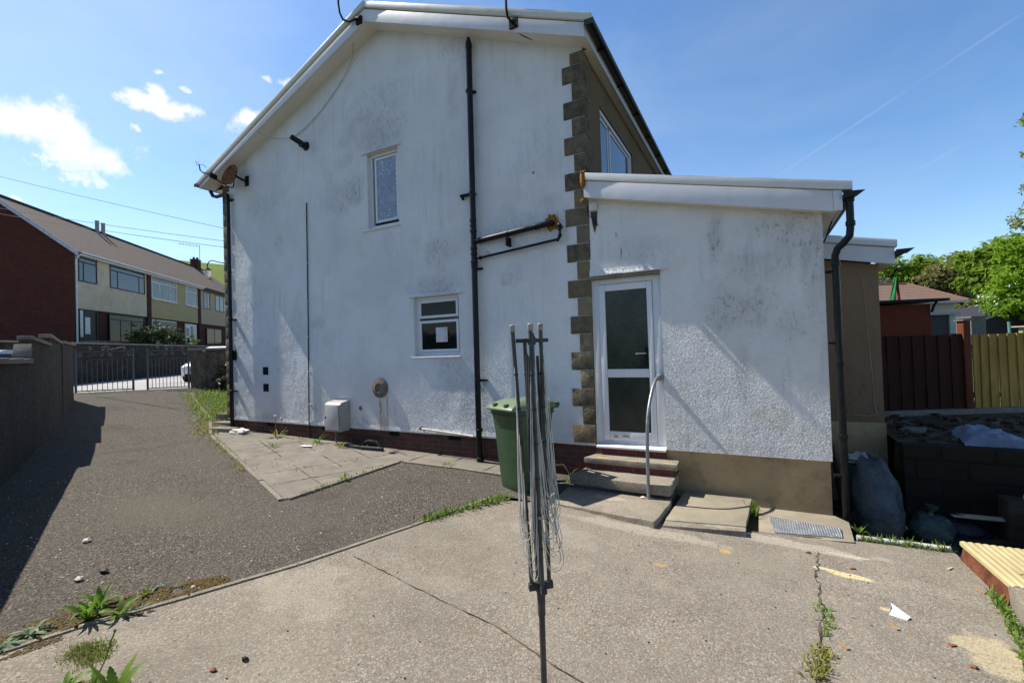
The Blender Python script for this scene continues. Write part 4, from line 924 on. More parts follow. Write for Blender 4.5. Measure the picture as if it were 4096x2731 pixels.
single('landing_slab', rough_slab([(-2.02, 4.62), (-.905, 4.485), (-.855, 5.13), (-.86, 5.225), (-2.06, 5.225)], -.45, -.085, .008), M_SLAB, 'concrete landing slab in front of the lower door step', 'slab', bevel=.012)
single('loose_slab', rough_slab([(-.845, 4.70), (-.14, 4.82), (-.095, 5.69), (-.79, 5.66)], -.185, -.130, .004), M_COVER, 'flat pale slab bridging the gully right of the steps', 'slab', bevel=.006)
mb = MB(); mb.prism([(-.845, 4.56, -.30), (-.135, 4.70, -.30), (-.14, 4.815, -.30), (-.845, 4.695, -.30)], (0, 0, .165)); single('ramp_strip', mb, M_PATIO, 'rough concrete strip between the yard and the loose slab', 'slab', bevel=.008)
mb = MB(); mb.prism([(-.035, 4.88, -.6), (.72, 5.03, -.6), (.755, 5.55, -.6), (.66, 5.70, -.6), (-.03, 5.70, -.6)], (0, 0, .385)); drain = single('drain_surround', mb, M_COVER, 'pale screed around the metal drain cover at the extension corner', 'drain surround', bevel=.008)
mb = MB(); mb.prism([(.10, 4.97, -.213), (.635, 5.075, -.213), (.655, 5.30, -.213), (.06, 5.40, -.213)], (0, 0, .012)); single('drain_cover', mb, M_PLATE, 'chequered metal drain cover set in screed by the extension', 'drain cover', bevel=.002)
# handrail
hr = thing('handrail', 'grey galvanised handrail curving from the extension wall down to the landing', 'handrail', (-1.09, 5.13, -.085))
q = [Vector(p) for p in ((-1.03, GY+.0, 1.20), (-1.03, GY-.10, 1.205), (-1.035, GY-.22, 1.19), (-1.05, GY-.36, 1.10), (-1.065, GY-.48, .96), (-1.075, GY-.57, .80), (-1.08, GY-.605, .62), (-1.085, GY-.61, .40), (-1.09, GY-.62, -.10))]
mb = MB(); c_ = sag(q[:-1], .0225, 8); 
pts = []
for i in range(len(q)-1):
    p0, p1, p2, p3 = q[max(0, i-1)], q[i], q[i+1], q[min(len(q)-1, i+2)]
    for k in range(8):
        t_ = k/8; pts.append(.5*((2*p1)+(p2-p0)*t_+(2*p0-5*p1+4*p2-p3)*t_*t_+(3*p1-p0-3*p2+p3)*t_**3))
pts.append(q[-1]); mb.tube(pts, .0185, 14); part('rail', mb, M_STEEL, hr, smooth=50)
mb = MB(); mb.lathe((-1.03, GY-.002, 1.20), (0, -1, 0), [(.05, 0), (.05, .012), (.03, .02), (.026, .05)], 16); part('wall_flange', mb, M_STEEL, hr)

# ------------------------------------------------------------------ wheelie bin
bn = thing('wheelie_bin', 'green wheelie bin with paler lid standing against the house wall', 'bin', (-2.535, 5.00, g(-2.5)+.004), R(-25)); bn.scale = (.86, .86, 1)
def ring(x0, x1, y0, y1, z): return [(x0, y0, z), (x1, y0, z), (x1, y1, z), (x0, y1, z)]
def loft(rings, caps=True):
    mb = MB(); n = len(rings[0])
    for r_ in rings: mb.v += r_
    for i in range(len(rings)-1):
        for k in range(n): mb.f.append((i*n+k, i*n+(k+1) % n, (i+1)*n+(k+1) % n, (i+1)*n+k))
    if caps: mb.f.append(tuple(range(n))[::-1]); mb.f.append(tuple(range((len(rings)-1)*n, len(rings)*n)))
    return mb
body = loft([ring(-.215, .215, -.235, .20, 0), ring(-.225, .225, -.25, .25, .10), ring(-.26, .26, -.305, .31, .72), ring(-.262, .262, -.307, .312, .725), ring(-.275, .275, -.335, .335, .90), ring(-.287, .287, -.35, .35, .905), ring(-.287, .287, -.35, .35, .955)])
part('body', body, M_BINGREEN, bn, bevel=.022, smooth=40, local=True)
lid = loft([ring(-.305, .305, -.415, .36, .958), ring(-.31, .31, -.42, .365, .985), ring(-.285, .285, -.36, .36, 1.02), ring(-.21, .21, -.22, .34, 1.065), ring(-.16, .16, -.12, .32, 1.072)])
ld = part('lid', lid, M_LIDGREEN, bn, bevel=.012, smooth=50, local=True)
for gx in (-.16, .10): part('lid_grip', MB().box(gx, gx+.06, -.40, -.34, .995, 1.04), M_BINGREEN, ld, bevel=.01, local=True)
mb = MB(); mb.box(-.285, -.22, .352, .44, .945, 1.01); mb.box(.22, .285, .352, .44, .945, 1.01); mb.box(-.04, .04, .352, .44, .945, 1.0); mb.tube([(-.285, .44, .985), (.285, .44, .985)], .022, 12); part('handle', mb, M_BINGREEN, bn, local=True)
for sx in (-1, 1):
    mb = MB(); mb.lathe((sx*.205, .285, .10), (sx, 0, 0), [(.06, 0), (.095, .006), (.1, .02), (.1, .045), (.09, .058), (.05, .06)], 24); wh = part('wheel', mb, M_RUBBER, bn, local=True)
mb = MB(); mb.tube([(-.21, .285, .10), (.21, .285, .10)], .012, 8); part('axle', mb, M_STEEL, bn, local=True)

# ------------------------------------------------------------------ rotary clothes dryer, folded
DXc, DYc = -.985, 2.085; gz = g(DXc)+.012
dr = thing('rotary_dryer', 'folded grey rotary clothes dryer with hanging cords in the middle of the yard', 'clothes dryer', (DXc, DYc, gz))
RT = Vector((.884, .467, 0)); FW = Vector((-.467, .884, 0))     # across and along the viewing side
def dp(a, b, z): return Vector((DXc, DYc, 0)) + RT*a + FW*b + Vector((0, 0, z))
mb = MB(); mb.tube([dp(0, 0, gz-.02), dp(0, 0, .285)], .0155, 16); mb.tube([dp(0, 0, .275), dp(0, 0, .33), dp(0, 0, .36)], [.019, .0195, .019], 16); part('lower_pole', mb, M_POLE, dr, smooth=50)
mb = MB(); mb.tube([dp(0, 0, .30), dp(-.005, 0, 1.64)], .0125, 14); part('upper_pole', mb, M_POLE, dr, smooth=50)
mb = MB(); mb.lathe(dp(0, 0, .335), (0, 0, 1), [(.020, 0), (.0215, .05), (.026, .06), (.026, .085), (.020, .09)], 16)
ARMS = [(-.075, -.01, -.075, .03), (.012, -.055, .000, -.045), (.062, .02, .052, .03), (-.028, .06, -.03, .06)]   # foot (a,b) and top (a,b)
for a, b, _, _ in [(-.062, -.012, 0, 0), (.012, -.05, 0, 0), (.050, .012, 0, 0), (-.012, .05, 0, 0)]:
    d = (RT*a+FW*b).normalized(); s_ = Vector((-d.y, d.x, 0)); mb.fbox(dp(0, 0, .415), d, s_, Vector((0, 0, 1)), .0, .062, -.014, .014, -.012, .022)
part('lower_hub', mb, M_PLASTICGREY, dr, bevel=.003)
feet = [(-.045, -.008), (.006, -.045), (.042, .01), (-.012, .042)]; tops = [(-.100, -.012), (-.012, -.052), (.042, .02), (-.040, .06)]; ztop = [1.695, 1.697, 1.70, 1.65]
arm_objs = []
for (fa, fb), (ta, tb), zt in zip(feet, tops, ztop):
    mb = MB(); mb.tube([dp(fa, fb, .43), dp(ta, tb, zt)], .0105, 12); ao = part('arm', mb, M_POLE, dr, smooth=50); arm_objs.append(ao)
    if zt > 1.65:
        mb = MB(); mb.lathe(dp(ta, tb, zt-.012), (0, 0, 1), [(.012, 0), (.0135, .003), (.0135, .02), (.0145, .022), (.0145, .032), (.011, .036)], 12); part('arm_cap', mb, M_CAPWHITE, ao)
    mb = MB()
    for k in range(6):
        z = .62+.17*k; f = (z-.43)/(zt-.43); c = dp(fa+(ta-fa)*f, fb+(tb-fb)*f, z); mb.lathe(c-Vector((0, 0, .007)), (0, 0, 1), [(.0115, 0), (.0125, .002), (.0125, .012), (.0115, .014)], 10)
    part('cord_hook', mb, M_PLASTICGREY, ao)
mb = MB(); mb.lathe(dp(-.006, 0, 1.615), (0, 0, 1), [(.02, 0), (.022, .02), (.022, .035), (.015, .045), (.012, .062)], 14)
for a, b in tops[:3]:
    d = (RT*a+FW*b).normalized(); s_ = Vector((-d.y, d.x, 0)); mb.fbox(dp(0, 0, 1.64), d, s_, Vector((0, 0, 1)), 0, .085, -.010, .010, -.012, .008)
part('top_hub', mb, M_PLASTICGREY, dr, bevel=.003)
mb = MB(); mb.tube([dp(.022, .03, 1.56), dp(.03, .02, .95)], .008, 8); mb.tube([dp(-.03, .035, 1.57), dp(-.035, .02, .98)], .008, 8); mb.tube([dp(-.02, -.02, 1.56), dp(-.035, -.012, 1.0)], .008, 8); part('strut', mb, M_POLE, dr)
random.seed(21)
def cordset(n, i0, i1, outa, outb, z_lo, z_hi, spread, zh0=1.67, zh1=.78):
    """cords strung between two folded arms, each hanging as a long narrow loop"""
    mb = MB()
    for k in range(n):
        f = k/(n-1); za = zh0+(zh1-zh0)*f; zb = za + random.uniform(-.03, .03); zl = z_lo+(z_hi-z_lo)*(1-f)+random.uniform(-.03, .03)
        def onarm(i, z):
            (fa, fb), (ta, tb), zt = feet[i], tops[i], ztop[i]; q_ = (min(z, zt)-.43)/(zt-.43); return Vector((fa+(ta-fa)*q_, fb+(tb-fb)*q_))
        A, B = onarm(i0, za), onarm(i1, zb); o = Vector((outa, outb)); w0 = random.uniform(-.008, .008)
        P = []
        m_ = 52
        lo_a = A.lerp(B, .12) + o*spread[0]*(.6+.5*random.random()); lo_b = A.lerp(B, .75) + o*spread[1]*(.55+.5*random.random())
        for j in range(m_+1):
            t_ = j/m_
            if t_ < .45: u = t_/.45; c = A.lerp(lo_a, u**.8); z = za+(zl+.06-za)*u
            elif t_ > .55: u = (1-t_)/.45; c = B.lerp(lo_b, u**.8); z = zb+(zl+.06-zb)*u
            else:
                u = (t_-.45)/.10; c = lo_a.lerp(lo_b, (1-math.cos(u*math.pi))/2); z = zl+.06-.06*math.sin(u*math.pi)
            wv = .006*math.sin(6*t_+k)*(1-abs(2*t_-1)); P.append(dp(c.x+wv+w0*math.sin(math.pi*t_), c.y, z))
        mb.tube(P, .0019, 6)
    return mb
part('cords', cordset(13, 0, 1, -.15, -.9, .49, .74, (.03, .02)), M_CORD, dr, smooth=80)
part('cords', cordset(15, 2, 1, 1.0, -.35, .50, .86, (.072, .03)), M_CORD, dr, smooth=80)
part('cords', cordset(9, 2, 3, 1.0, .2, .55, .85, (.06, .045)), M_CORD, dr, smooth=80)
mb = MB(); mb.lathe(dp(.004, -.046, .765), (0, 0, 1), [(.0118, 0), (.0135, .003), (.0135, .012), (.0118, .015)], 10); mb.tube([dp(.012, -.055, .772), dp(.03, -.05, .765), (dp(.034, -.045, .755))], .003, 6); part('cord_tie', mb, M_CAPWHITE, dr)

# ------------------------------------------------------------------ left boundary wall, gates, garden wall
BW = Vector((-.9163, .4004, 0)).normalized(); BN = Vector((.4004, .9163, 0)).normalized()
bo = BN*BN.dot(Vector((-7.6, 1.724, 0)))
def bpt(t, n, z): p = bo + BW*t + BN*n; return Vector((p.x, p.y, z))
bwall = thing('boundary_wall', 'tall grey rendered garden wall stepping up along the left of the drive', 'wall', bpt(8, -.12, 0))
def bblock(mb, t0, t1, n0, n1, z0a, z0b, z1a, z1b):
    mb.hexa([bpt(t0, n0, z0a), bpt(t1, n0, z0b), bpt(t1, n1, z0b), bpt(t0, n1, z0a), bpt(t0, n0, z1a), bpt(t1, n0, z1b), bpt(t1, n1, z1b), bpt(t0, n1, z1a)])
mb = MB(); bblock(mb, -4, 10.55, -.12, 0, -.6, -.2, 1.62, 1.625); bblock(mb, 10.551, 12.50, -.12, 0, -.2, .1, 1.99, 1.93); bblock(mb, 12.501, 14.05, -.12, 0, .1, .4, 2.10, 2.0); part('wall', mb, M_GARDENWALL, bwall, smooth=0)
tt = -4.0
while tt < 10.2:
    L = min(.92, 10.5-tt); mb = MB(); j = random.uniform(-.008, .008); bblock(mb, tt, tt+L-.008, -.16, .05, 1.622+j, 1.622+j, 1.69+j, 1.69-j); part('coping', mb, M_COPING, bwall, bevel=.012); tt += L
mb = MB(); mb.fbox(bpt(10.42, -.06, 1.80), (BW*.62+Vector((0, 0, .78))).normalized(), BN, (BW*-.78+Vector((0, 0, .62))).normalized(), -.12, .13, -.10, .10, -.035, .045); part('coping', mb, M_COPING, bwall, 'tilted coping stone leaning on the step of the wall', bevel=.012)
mb = MB(); bblock(mb, 10.60, 12.46, -.15, .04, 1.995, 1.935, 2.06, 1.99); part('coping', mb, M_COPING, bwall, bevel=.012)
mb = MB(); bblock(mb, 12.47, 14.03, -.15, .04, 2.102, 2.005, 2.175, 2.06); part('coping', mb, M_COPING, bwall, bevel=.012)
mb = MB(); bblock(mb, 14.051, 15.9, -.40, .02, 0, .3, 2.03, 2.03); part('end_pier', mb, M_GARDENWALL, bwall, smooth=0)
mb = MB(); bblock(mb, 13.95, 16.02, -.46, .07, 2.032, 2.032, 2.09, 2.09); part('pier_cap', mb, M_COPING, bwall, bevel=.012)

def gate(name, label, a, b, zb, ht, group):
    a, b = Vector((*a, zb)), Vector((*b, zb)); d = (b-a).normalized(); L = (b-a).length; n_ = Vector((-d.y, d.x, 0)); Z = Vector((0, 0, 1))
    gt = thing(name, label, 'gate', a, 0, group)
    mb = MB(); F = lambda x0, x1, z0, z1, w_: mb.fbox(a, d, n_, Z, x0, x1, -w_, w_, z0, z1)
    F(0, .045, -.03, ht+.07, .022); F(L-.045, L, -.03, ht+.07, .022); F(.045, L-.045, ht-.03, ht, .016); F(.045, L-.045, ht-.26, ht-.245, .01); F(.045, L-.045, 0.0, .03, .016); part('frame', mb, M_GATE, gt, smooth=0)
    nb = 10; 
    for k in range(1, nb+1):
        x = .045+(L-.09)*k/(nb+1); mb = MB(); mb.fbox(a, d, n_, Z, x-.0065, x+.0065, -.0065, .0065, .031, ht-.261); part('bar', mb, M_GATE, gt, smooth=0)
    def scroll(cx, cz, r, turns, sgn, ph):
        P = []
        for j in range(22):
            u = j/21; an = ph+sgn*turns*2*math.pi*u; rr = r*(1-.72*u); P.append(a+d*(cx+rr*math.cos(an))+Z*(cz+rr*math.sin(an)))
        return P
    mb = MB(); m_ = L*.52
    for cx, cz, r_, s_, ph in ((m_-.07, ht+.075, .06, 1, -1.6), (m_+.07, ht+.075, .06, -1, 4.7), (m_, ht+.12, .045, 1, -1.6), (m_-.10, ht-.10, .06, -1, 1.6), (m_+.10, ht-.10, .06, 1, 1.6), (.13, ht-.11, .07, 1, 1.2), (L-.13, ht-.11, .07, -1, 2.0), (L*.83, ht+.08, .055, 1, -1.6), (L*.27, ht+.08, .055, -1, 4.7)):
        mb.tube(scroll(cx, cz, r_, 1.2, s_, ph), .008, 6)
    mb.tube([a+d*.18+Z*(ht-.17), a+d*(m_-.04)+Z*(ht-.035)], .007, 6); mb.tube([a+d*(m_+.05)+Z*(ht+.02), a+d*(L*.85)+Z*(ht+.12)], .007, 6); part('scrollwork', mb, M_GATE, gt, smooth=60)
    mb = MB(); F(L-.32, L-.045, ht*.62, ht*.62+.018, .012) if name == 'gate' and group else F(.045, .3, ht*.62, ht*.62+.018, .012); part('latch', mb, M_GATE, gt, smooth=0)
    return gt
gate('driveway_gate', 'wider left leaf of the grey wrought iron drive gates', (-17.47, 5.84), (-16.55, 6.90), .755, 1.17, 'drive gate leaves')
gate('driveway_gate', 'right leaf of the grey iron drive gates in front of the white car', (-16.34, 7.13), (-15.60, 7.95), .74, 1.17, 'drive gate leaves')
mb = MB(); 
pw = thing('garden_wall', 'stone front garden wall with flat coping beyond the drive', 'wall', (-15.0, 8.1, .5)); fd = Vector((.80, .60, 0)).normalized(); fn = Vector((-.6, .8, 0))
mb = MB(); mb.fbox((-15.55, 7.95, 0), fd, fn, Vector((0, 0, 1)), 0, .42, 0, .42, .3, 1.85); mb.fbox((-15.55, 7.95, 0), fd, fn, Vector((0, 0, 1)), .421, 6, .08, .34, .3, 1.86); part('wall', mb, M_STONEWALL, pw, smooth=0)
mb = MB(); mb.fbox((-15.55, 7.95, 0), fd, fn, Vector((0, 0, 1)), -.05, 6, -.05, .46, 1.862, 1.93); part('coping', mb, M_COPING, pw, bevel=.012)

# ------------------------------------------------------------------ street opposite: retaining wall, terraced houses, car
rw = thing('retaining_wall', 'long dark stone retaining wall across the street below the terrace', 'wall', st(-15, 24, .66))
mb = MB(); mb.fbox((0, 0, 0), NR, UR, Vector((0, 0, 1)), -15.0, -14.72, -30, 90, .3, 2.42); part('wall', mb, stone('street_wall_stone', (.05, .045, .04), (.018, .017, .016), 3.5, .05, 4), rw, smooth=0)
mb = MB(); mb.fbox((0, 0, 0), NR, UR, Vector((0, 0, 1)), -15.05, -14.67, -30, 90, 2.422, 2.49); part('coping', mb, M_COPING, rw, smooth=0)
FN = -20.9; RIDGE = -25.0; BACK = -29.1; ZB, ZE, ZR = 2.9, 8.55, 11.75
TB = brick('terrace_brick', tuple(UR), (.115, .028, .022), (.07, .022, .018), (.075, .055, .048), dirt=.25, bump=.003)
TBE = brick('terrace_end_brick', tuple(NR), (.16, .035, .024), (.095, .026, .02), (.09, .06, .05), dirt=.2, bump=.003)
TCREAM = simple('cream_render', (.60, .49, .36), .9, .1, 0, .10, 1.5); TCREAM2 = simple('ochre_render', (.42, .35, .19), .9, .1, 0, .06, 1.5)
TDARK = simple('dark_frame', (.02, .014, .012), .5, .3); TBROWN = simple('brown_frame', (.06, .03, .02), .5, .3); TWHITE = simple('white_frame', (.72, .72, .72), .5, .3); TGREY = simple('grey_garage_door', (.075, .072, .065), .6, .3)
sl = (-(RIDGE-FN)); dvec = (NR*abs(RIDGE-FN) + Vector((0, 0, -(ZR-ZE)))).normalized()
TTILE = tiles('terrace_tiles', (.10, .078, .06), (.145, .112, .088), tuple(dvec), .34)
def terrace(label, t0, t1, wall_m, items, end=False, eave_m=None):
    h = thing('terraced_house', label, 'house', st(FN, (t0+t1)/2, ZB), 0, 'terraced houses across the street')
    Zv = Vector((0, 0, 1)); F = lambda mb, n0, n1, a0, a1, z0, z1: mb.fbox((0, 0, 0), NR, UR, Zv, n0, n1, a0, a1, z0, z1)
    mb = MB(); F(mb, BACK, FN-.10, t0+.001, t1-.001, ZB-.6, ZE); part('brick_wall', mb, TB, h, smooth=0)
    if end:
        mb = MB(); mb.prism([st(BACK, t0, ZB-.6), st(FN, t0, ZB-.6), st(FN, t0, ZE), st(RIDGE, t0, ZR-.12), st(BACK, t0, ZE)], UR*-.05); part('end_gable', mb, TBE, h, smooth=0)
    mb = MB(); F(mb, FN-.099, FN, t0+.12, t1-.5 if t1 < 50 else t1, 4.95, ZE-.05); part('upper_panel', mb, wall_m, h, smooth=0)
    if t1 < 50: mb = MB(); F(mb, FN-.099, FN+.06, t1-.48, t1-.02, ZB-.3, ZE-.05); part('brick_pier', mb, TB, h, smooth=0)
    mb = MB()
    def rs(n0, z0, n1, z1): mb.hexa([st(n0, t0-(.2 if end else 0), z0), st(n1, t0-(.2 if end else 0), z1), st(n1, t1, z1), st(n0, t1, z0), st(n0, t0-(.2 if end else 0), z0+.1), st(n1, t0-(.2 if end else 0), z1+.1), st(n1, t1, z1+.1), st(n0, t1, z0+.1)])
    k = (ZR-ZE)/(FN-RIDGE)
    rs(FN+.35, ZE-.35*k, RIDGE, ZR); rs(RIDGE-.001, ZR, BACK-.3, ZE-.3*k); rf = part('roof', mb, TTILE, h, smooth=0)
    mb = MB(); mb.tube([st(RIDGE, t0-.2*end, ZR+.1), st(RIDGE, t1, ZR+.1)], .11, 8); part('ridge_tile', mb, simple('ridge_tile', (.06, .05, .045), .9, .1), rf)
    mb = MB(); F(mb, FN+.28, FN+.34, t0, t1, ZE-.36, ZE-.17); F(mb, FN+.01, FN+.279, t0, t1, ZE-.34, ZE-.32); F(mb, FN+.345, FN+.45, t0, t1, ZE-.24, ZE-.13); part('eaves_gutter', mb, eave_m or TWHITE, h, smooth=0)
    if end:
        mb = MB()
        for nA, nB, zA, zB in ((FN+.36, RIDGE, ZE-.36*k, ZR), (RIDGE-.002, BACK-.3, ZR, ZE-.3*k)): mb.prism([st(nA, t0-.21, zA-.18), st(nA, t0-.21, zA+.11), st(nB, t0-.21, zB+.11), st(nB, t0-.21, zB-.18)], UR*-.03)
        part('bargeboard', mb, simple('barge_white', (.58, .60, .66), .5, .3), h, smooth=0)
        mb = MB(); mb.tube([st(FN+.07, t0+.05, ZB-.4), st(FN+.07, t0+.05, ZE-.6), st(FN+.3, t0+.05, ZE-.32)], .05, 8); part('downpipe', mb, TWHITE, h)
    for kind, a0, a1, z0, z1, fm, bars in items:
        mb = MB(); fw = .07
        F(mb, FN-.06, FN+.03, a0, a0+fw, z0, z1); F(mb, FN-.06, FN+.03, a1-fw, a1, z0, z1); F(mb, FN-.06, FN+.03, a0+fw, a1-fw, z1-fw, z1); F(mb, FN-.06, FN+.03, a0+fw, a1-fw, z0, z0+fw)
        if kind == 'window':
            if bars.get('top'): zt = z1-bars['top']; F(mb, FN-.06, FN+.025, a0+fw, a1-fw, zt-.05, zt+.02)
            for v in bars.get('v', ()): F(mb, FN-.06, FN+.02, a0+(a1-a0)*v-.035, a0+(a1-a0)*v+.035, z0+fw, (z1-bars['top']-.05) if bars.get('top') else z1-fw)
            f = part('window', mb, fm, h, smooth=0); mb = MB(); F(mb, FN-.05, FN+.005, a0+.02, a1-.02, z0+.02, z1-.02); part('pane', mb, bars.get('g', M_GLASSB), f, smooth=0)
            if bars.get('sill'): mb = MB(); F(mb, FN+.031, FN+.12, a0-.05, a1+.05, z0-.06, z0); part('sill', mb, fm, f, smooth=0)
        else:
            f = part('door', mb, fm, h, smooth=0); mb = MB(); F(mb, FN-.05, FN-.005, a0+fw, a1-fw, z0+fw, z1-fw); part('door_leaf', mb, bars['m'], f, smooth=0)
            for q in bars.get('g2', ()): mb = MB(); F(mb, FN-.0045, FN+.004, *q); part('pane', mb, bars['gm'], f, smooth=0)
    return h
PALEG = simple('frosted_door_glass', (.50, .55, .58), .25, .5); M_CURT = glass('curtained_glass', (.16, .18, .17), .06)
hA = terrace('brick end terrace house with black framed windows and white bargeboard', 32.45, 40.35, TCREAM, [
    ('window', 32.75, 34.40, 6.65, 8.30, TDARK, dict(top=.40, v=(.27,))), ('window', 35.65, 39.60, 6.63, 8.32, TDARK, dict(top=.45, v=(.2, .82))),
    ('door', 32.75, 34.35, 2.95, 4.95, TDARK, dict(m=TDARK, g2=[(33.28, 33.72, 3.40, 4.45), (32.83, 33.10, 3.2, 4.85)], gm=PALEG)), ('window', 35.5, 39.45, 2.95, 4.85, TDARK, dict(top=.35, v=(.3, .6), g=M_GLASS))], True)
hB = terrace('middle terrace house with ochre upper wall and white framed windows', 40.35, 48.45, TCREAM2, [
    ('window', 40.50, 44.15, 6.46, 8.22, TWHITE, dict(top=.42, v=(.3, .72), sill=1, g=M_CURT)), ('window', 45.75, 47.75, 6.45, 8.18, TWHITE, dict(top=.45, v=(), sill=1, g=M_CURT)),
    ('window', 40.45, 44.0, 2.98, 4.82, TWHITE, dict(top=.5, v=(.62,), sill=1, g=M_GLASS)), ('door', 45.55, 47.55, 2.95, 4.78, TWHITE, dict(m=TWHITE, g2=[(46.5, 47.0, 3.2, 4.6), (45.75, 46.2, 3.7, 4.4)], gm=M_GLASS))])
hC = terrace('farther terrace house with brown windows and a brick chimney', 48.45, 58.6, simple('tan_render', (.46, .36, .24), .9, .1), [
    ('window', 49.15, 50.45, 6.45, 8.1, TBROWN, dict(v=(.5,))), ('window', 51.6, 54.6, 6.45, 8.1, TBROWN, dict(v=(.33, .66))), ('window', 49.6, 53, 3.0, 4.6, TBROWN, dict(v=(.5,), g=M_GLASS))], False, TDARK)
Zv = Vector((0, 0, 1))
mb = MB(); mb.fbox((0, 0, 0), NR, UR, Zv, RIDGE-.35, RIDGE+.35, 56.6, 57.5, 11.2, 12.6); mb.fbox((0, 0, 0), NR, UR, Zv, RIDGE-.4, RIDGE+.4, 56.55, 57.55, 12.6, 12.72); ch = part('chimney', mb, TB, hC, smooth=0)
mb = MB(); mb.lathe(st(RIDGE-.15, 57, 12.72), Zv, [(.14, 0), (.11, .3)], 12); mb.lathe(st(RIDGE+.2, 57, 12.72), Zv, [(.14, 0), (.11, .25)], 12); part('chimney_pot', mb, M_TERRACOTTA, hC)
M_FLUE = simple('flue_grey', (.28, .28, .29), .5, .3)
for t_, lab in ((40.87, 'left of the two'), (41.55, 'right of the two')):
    mb = MB(); c = st(RIDGE+.25, t_, ZR-.2); mb.lathe(c, Zv, [(.13, 0), (.13, .98), (.15, .98), (.15, 1.02)], 12); single('flue_pipe', mb, M_FLUE, f'grey metal flue on the terrace ridge, {lab}', 'flue', group='flues on the terrace ridge')
mb = MB(); c = st(RIDGE+.36, 57.2, 12.4); mb.tube([c, c+Zv*2.0], .03, 6); e = c+Zv*1.9; dA = Vector((-.72, -.55, .12)).normalized(); mb.tube([e, e+dA*2.2], .025, 6)
for k in range(6): p = e+dA*(.3+.33*k); s_ = Vector((.3, -.4, .86)).normalized(); mb.tube([p-s_*.22, p+s_*.22], .012, 5)
single('roof_aerial', mb, M_STEEL, 'thin television aerial on the far terrace chimney', 'aerial')
single('entrance_step', (lambda m_: (m_.fbox((0, 0, 0), NR, UR, Zv, FN, FN+1.2, 32.6, 34.6, 2.55, 2.93), m_)[-1])(MB()), M_COPING, 'low step at the black front door of the end terrace house', 'step')

# white car parked facing this way, second car farther along the wall
def car(name, label, n0, t0, zb, paint, group):
    c = thing(name, label, 'car', st(n0+.88, t0+2, zb), 0, group)
    Lp = [(0, .42), (.02, .62), (.10, .74), (.55, .86), (1.15, .97), (1.75, 1.36), (2.2, 1.46), (3.1, 1.45), (3.7, 1.22), (4.05, .98), (4.2, .9), (4.25, .45), (4.2, .25), (.1, .22)]
    def P(n, t, z): return st(n0+n, t0+t, zb+z)
    # body: lofted cross-sections along the length
    secs = [(0.0, .30, .62, .60, .62), (.06, .24, .70, .74, .70), (.25, .22, .78, .80, .80), (.7, .21, .86, .84, .86), (1.2, .21, .93, .86, .93), (1.6, .21, .95, .87, .95), (2.6, .21, .95, .88, .95), (3.4, .21, .95, .87, .95), (4.0, .23, .93, .82, .93), (4.2, .3, .80, .72, .8)]
    mb = MB(); N_ = 12; vs = []
    for t_, zl, zh, hw, _ in secs:
        for q in range(N_):
            a = 2*math.pi*(q+.5)/N_; ca, sa = math.cos(a), math.sin(a); sx = math.copysign(abs(ca)**.45, ca); sz = math.copysign(abs(sa)**.45, sa)
            vs.append(P(.88+hw*sx, t_, (zl+zh)/2+(zh-zl)/2*sz))
    for i in range(len(secs)-1):
        for q in range(N_): mb.f.append((i*N_+q, i*N_+(q+1) % N_, (i+1)*N_+(q+1) % N_, (i+1)*N_+q))
    mb.v = vs; mb.f += [tuple(range(N_))[::-1], tuple(range((len(secs)-1)*N_, len(secs)*N_))]; bd = part('body', mb, paint, c, smooth=60)
    mb = MB(); top = [(1.25, .94, .78), (1.95, 1.40, .62), (2.3, 1.47, .60), (3.2, 1.44, .60), (3.95, .95, .74)]
    for t_, z, hw in top: mb.v += [P(.88-hw, t_, z), P(.88+hw, t_, z)]
    for i in range(4): mb.f.append((2*i, 2*i+1, 2*i+3, 2*i+2))
    mb.f += [(0, 2, 4, 6, 8), (9, 7, 5, 3, 1), (0, 8, 9, 1)]; part('cabin', mb, paint, c, smooth=30)
    mb = MB(); mb.poly([P(.88-.70, 1.33, 1.005), P(.88+.70, 1.33, 1.005), P(.88+.56, 1.90, 1.38), P(.88-.56, 1.90, 1.38)]); part('windscreen', mb, M_GLASSB, c, smooth=0)
    for s_ in (-1, 1):
        mb = MB(); mb.poly([P(.88+s_*.765, 1.6, 1.06), P(.88+s_*.655, 2.05, 1.36), P(.88+s_*.64, 3.15, 1.36), P(.88+s_*.735, 3.6, 1.06)]); part('side_window', mb, M_GLASS, c, smooth=0)
        for t_ in (.78, 3.45): mb = MB(); mb.lathe(P(.88+s_*.70, t_, .30), NR*s_, [(.2, 0), (.3, .01), (.31, .03), (.31, .15), (.29, .18), (.2, .19)], 20); wl = part('wheel', mb, M_RUBBER, c); mb = MB(); mb.lathe(P(.88+s_*.89, t_, .30), NR*s_, [(.2, 0), (.18, .012), (.04, .02)], 16); part('rim', mb, M_STEEL, wl)
        mb = MB(); mb.lump(P(.88+s_*.58, .10, .60), (.17, .16, .085), 4, amp=.05); part('headlight', mb, simple('headlight_glass', (.5, .55, .6), .1, .8), c)
    mb = MB(); mb.fbox(P(.88, 0, 0), NR, UR, Zv, -.36, .36, -.03, .05, .44, .60); mb.fbox(P(.88, 0, 0), NR, UR, Zv, -.55, .55, -.03, .05, .24, .36); part('grille', mb, M_BLACKM, c, bevel=.02)
    mb = MB(); mb.fbox(P(.88, 0, 0), NR, UR, Zv, -.26, .26, -.04, -.031, .375, .435); part('number_plate', mb, TWHITE, c, smooth=0)
    mb = MB(); mb.fbox(P(.88, 0, 0), NR, UR, Zv, -.06, .06, -.04, -.031, .49, .56); part('badge', mb, M_STEEL, c, bevel=.01)
    return c
M_CARW = simple('white_car_paint', (.75, .76, .78), .2, .6, 0, .02); M_CARS = simple('silver_red_car_paint', (.45, .40, .42), .25, .6, .3, .05)
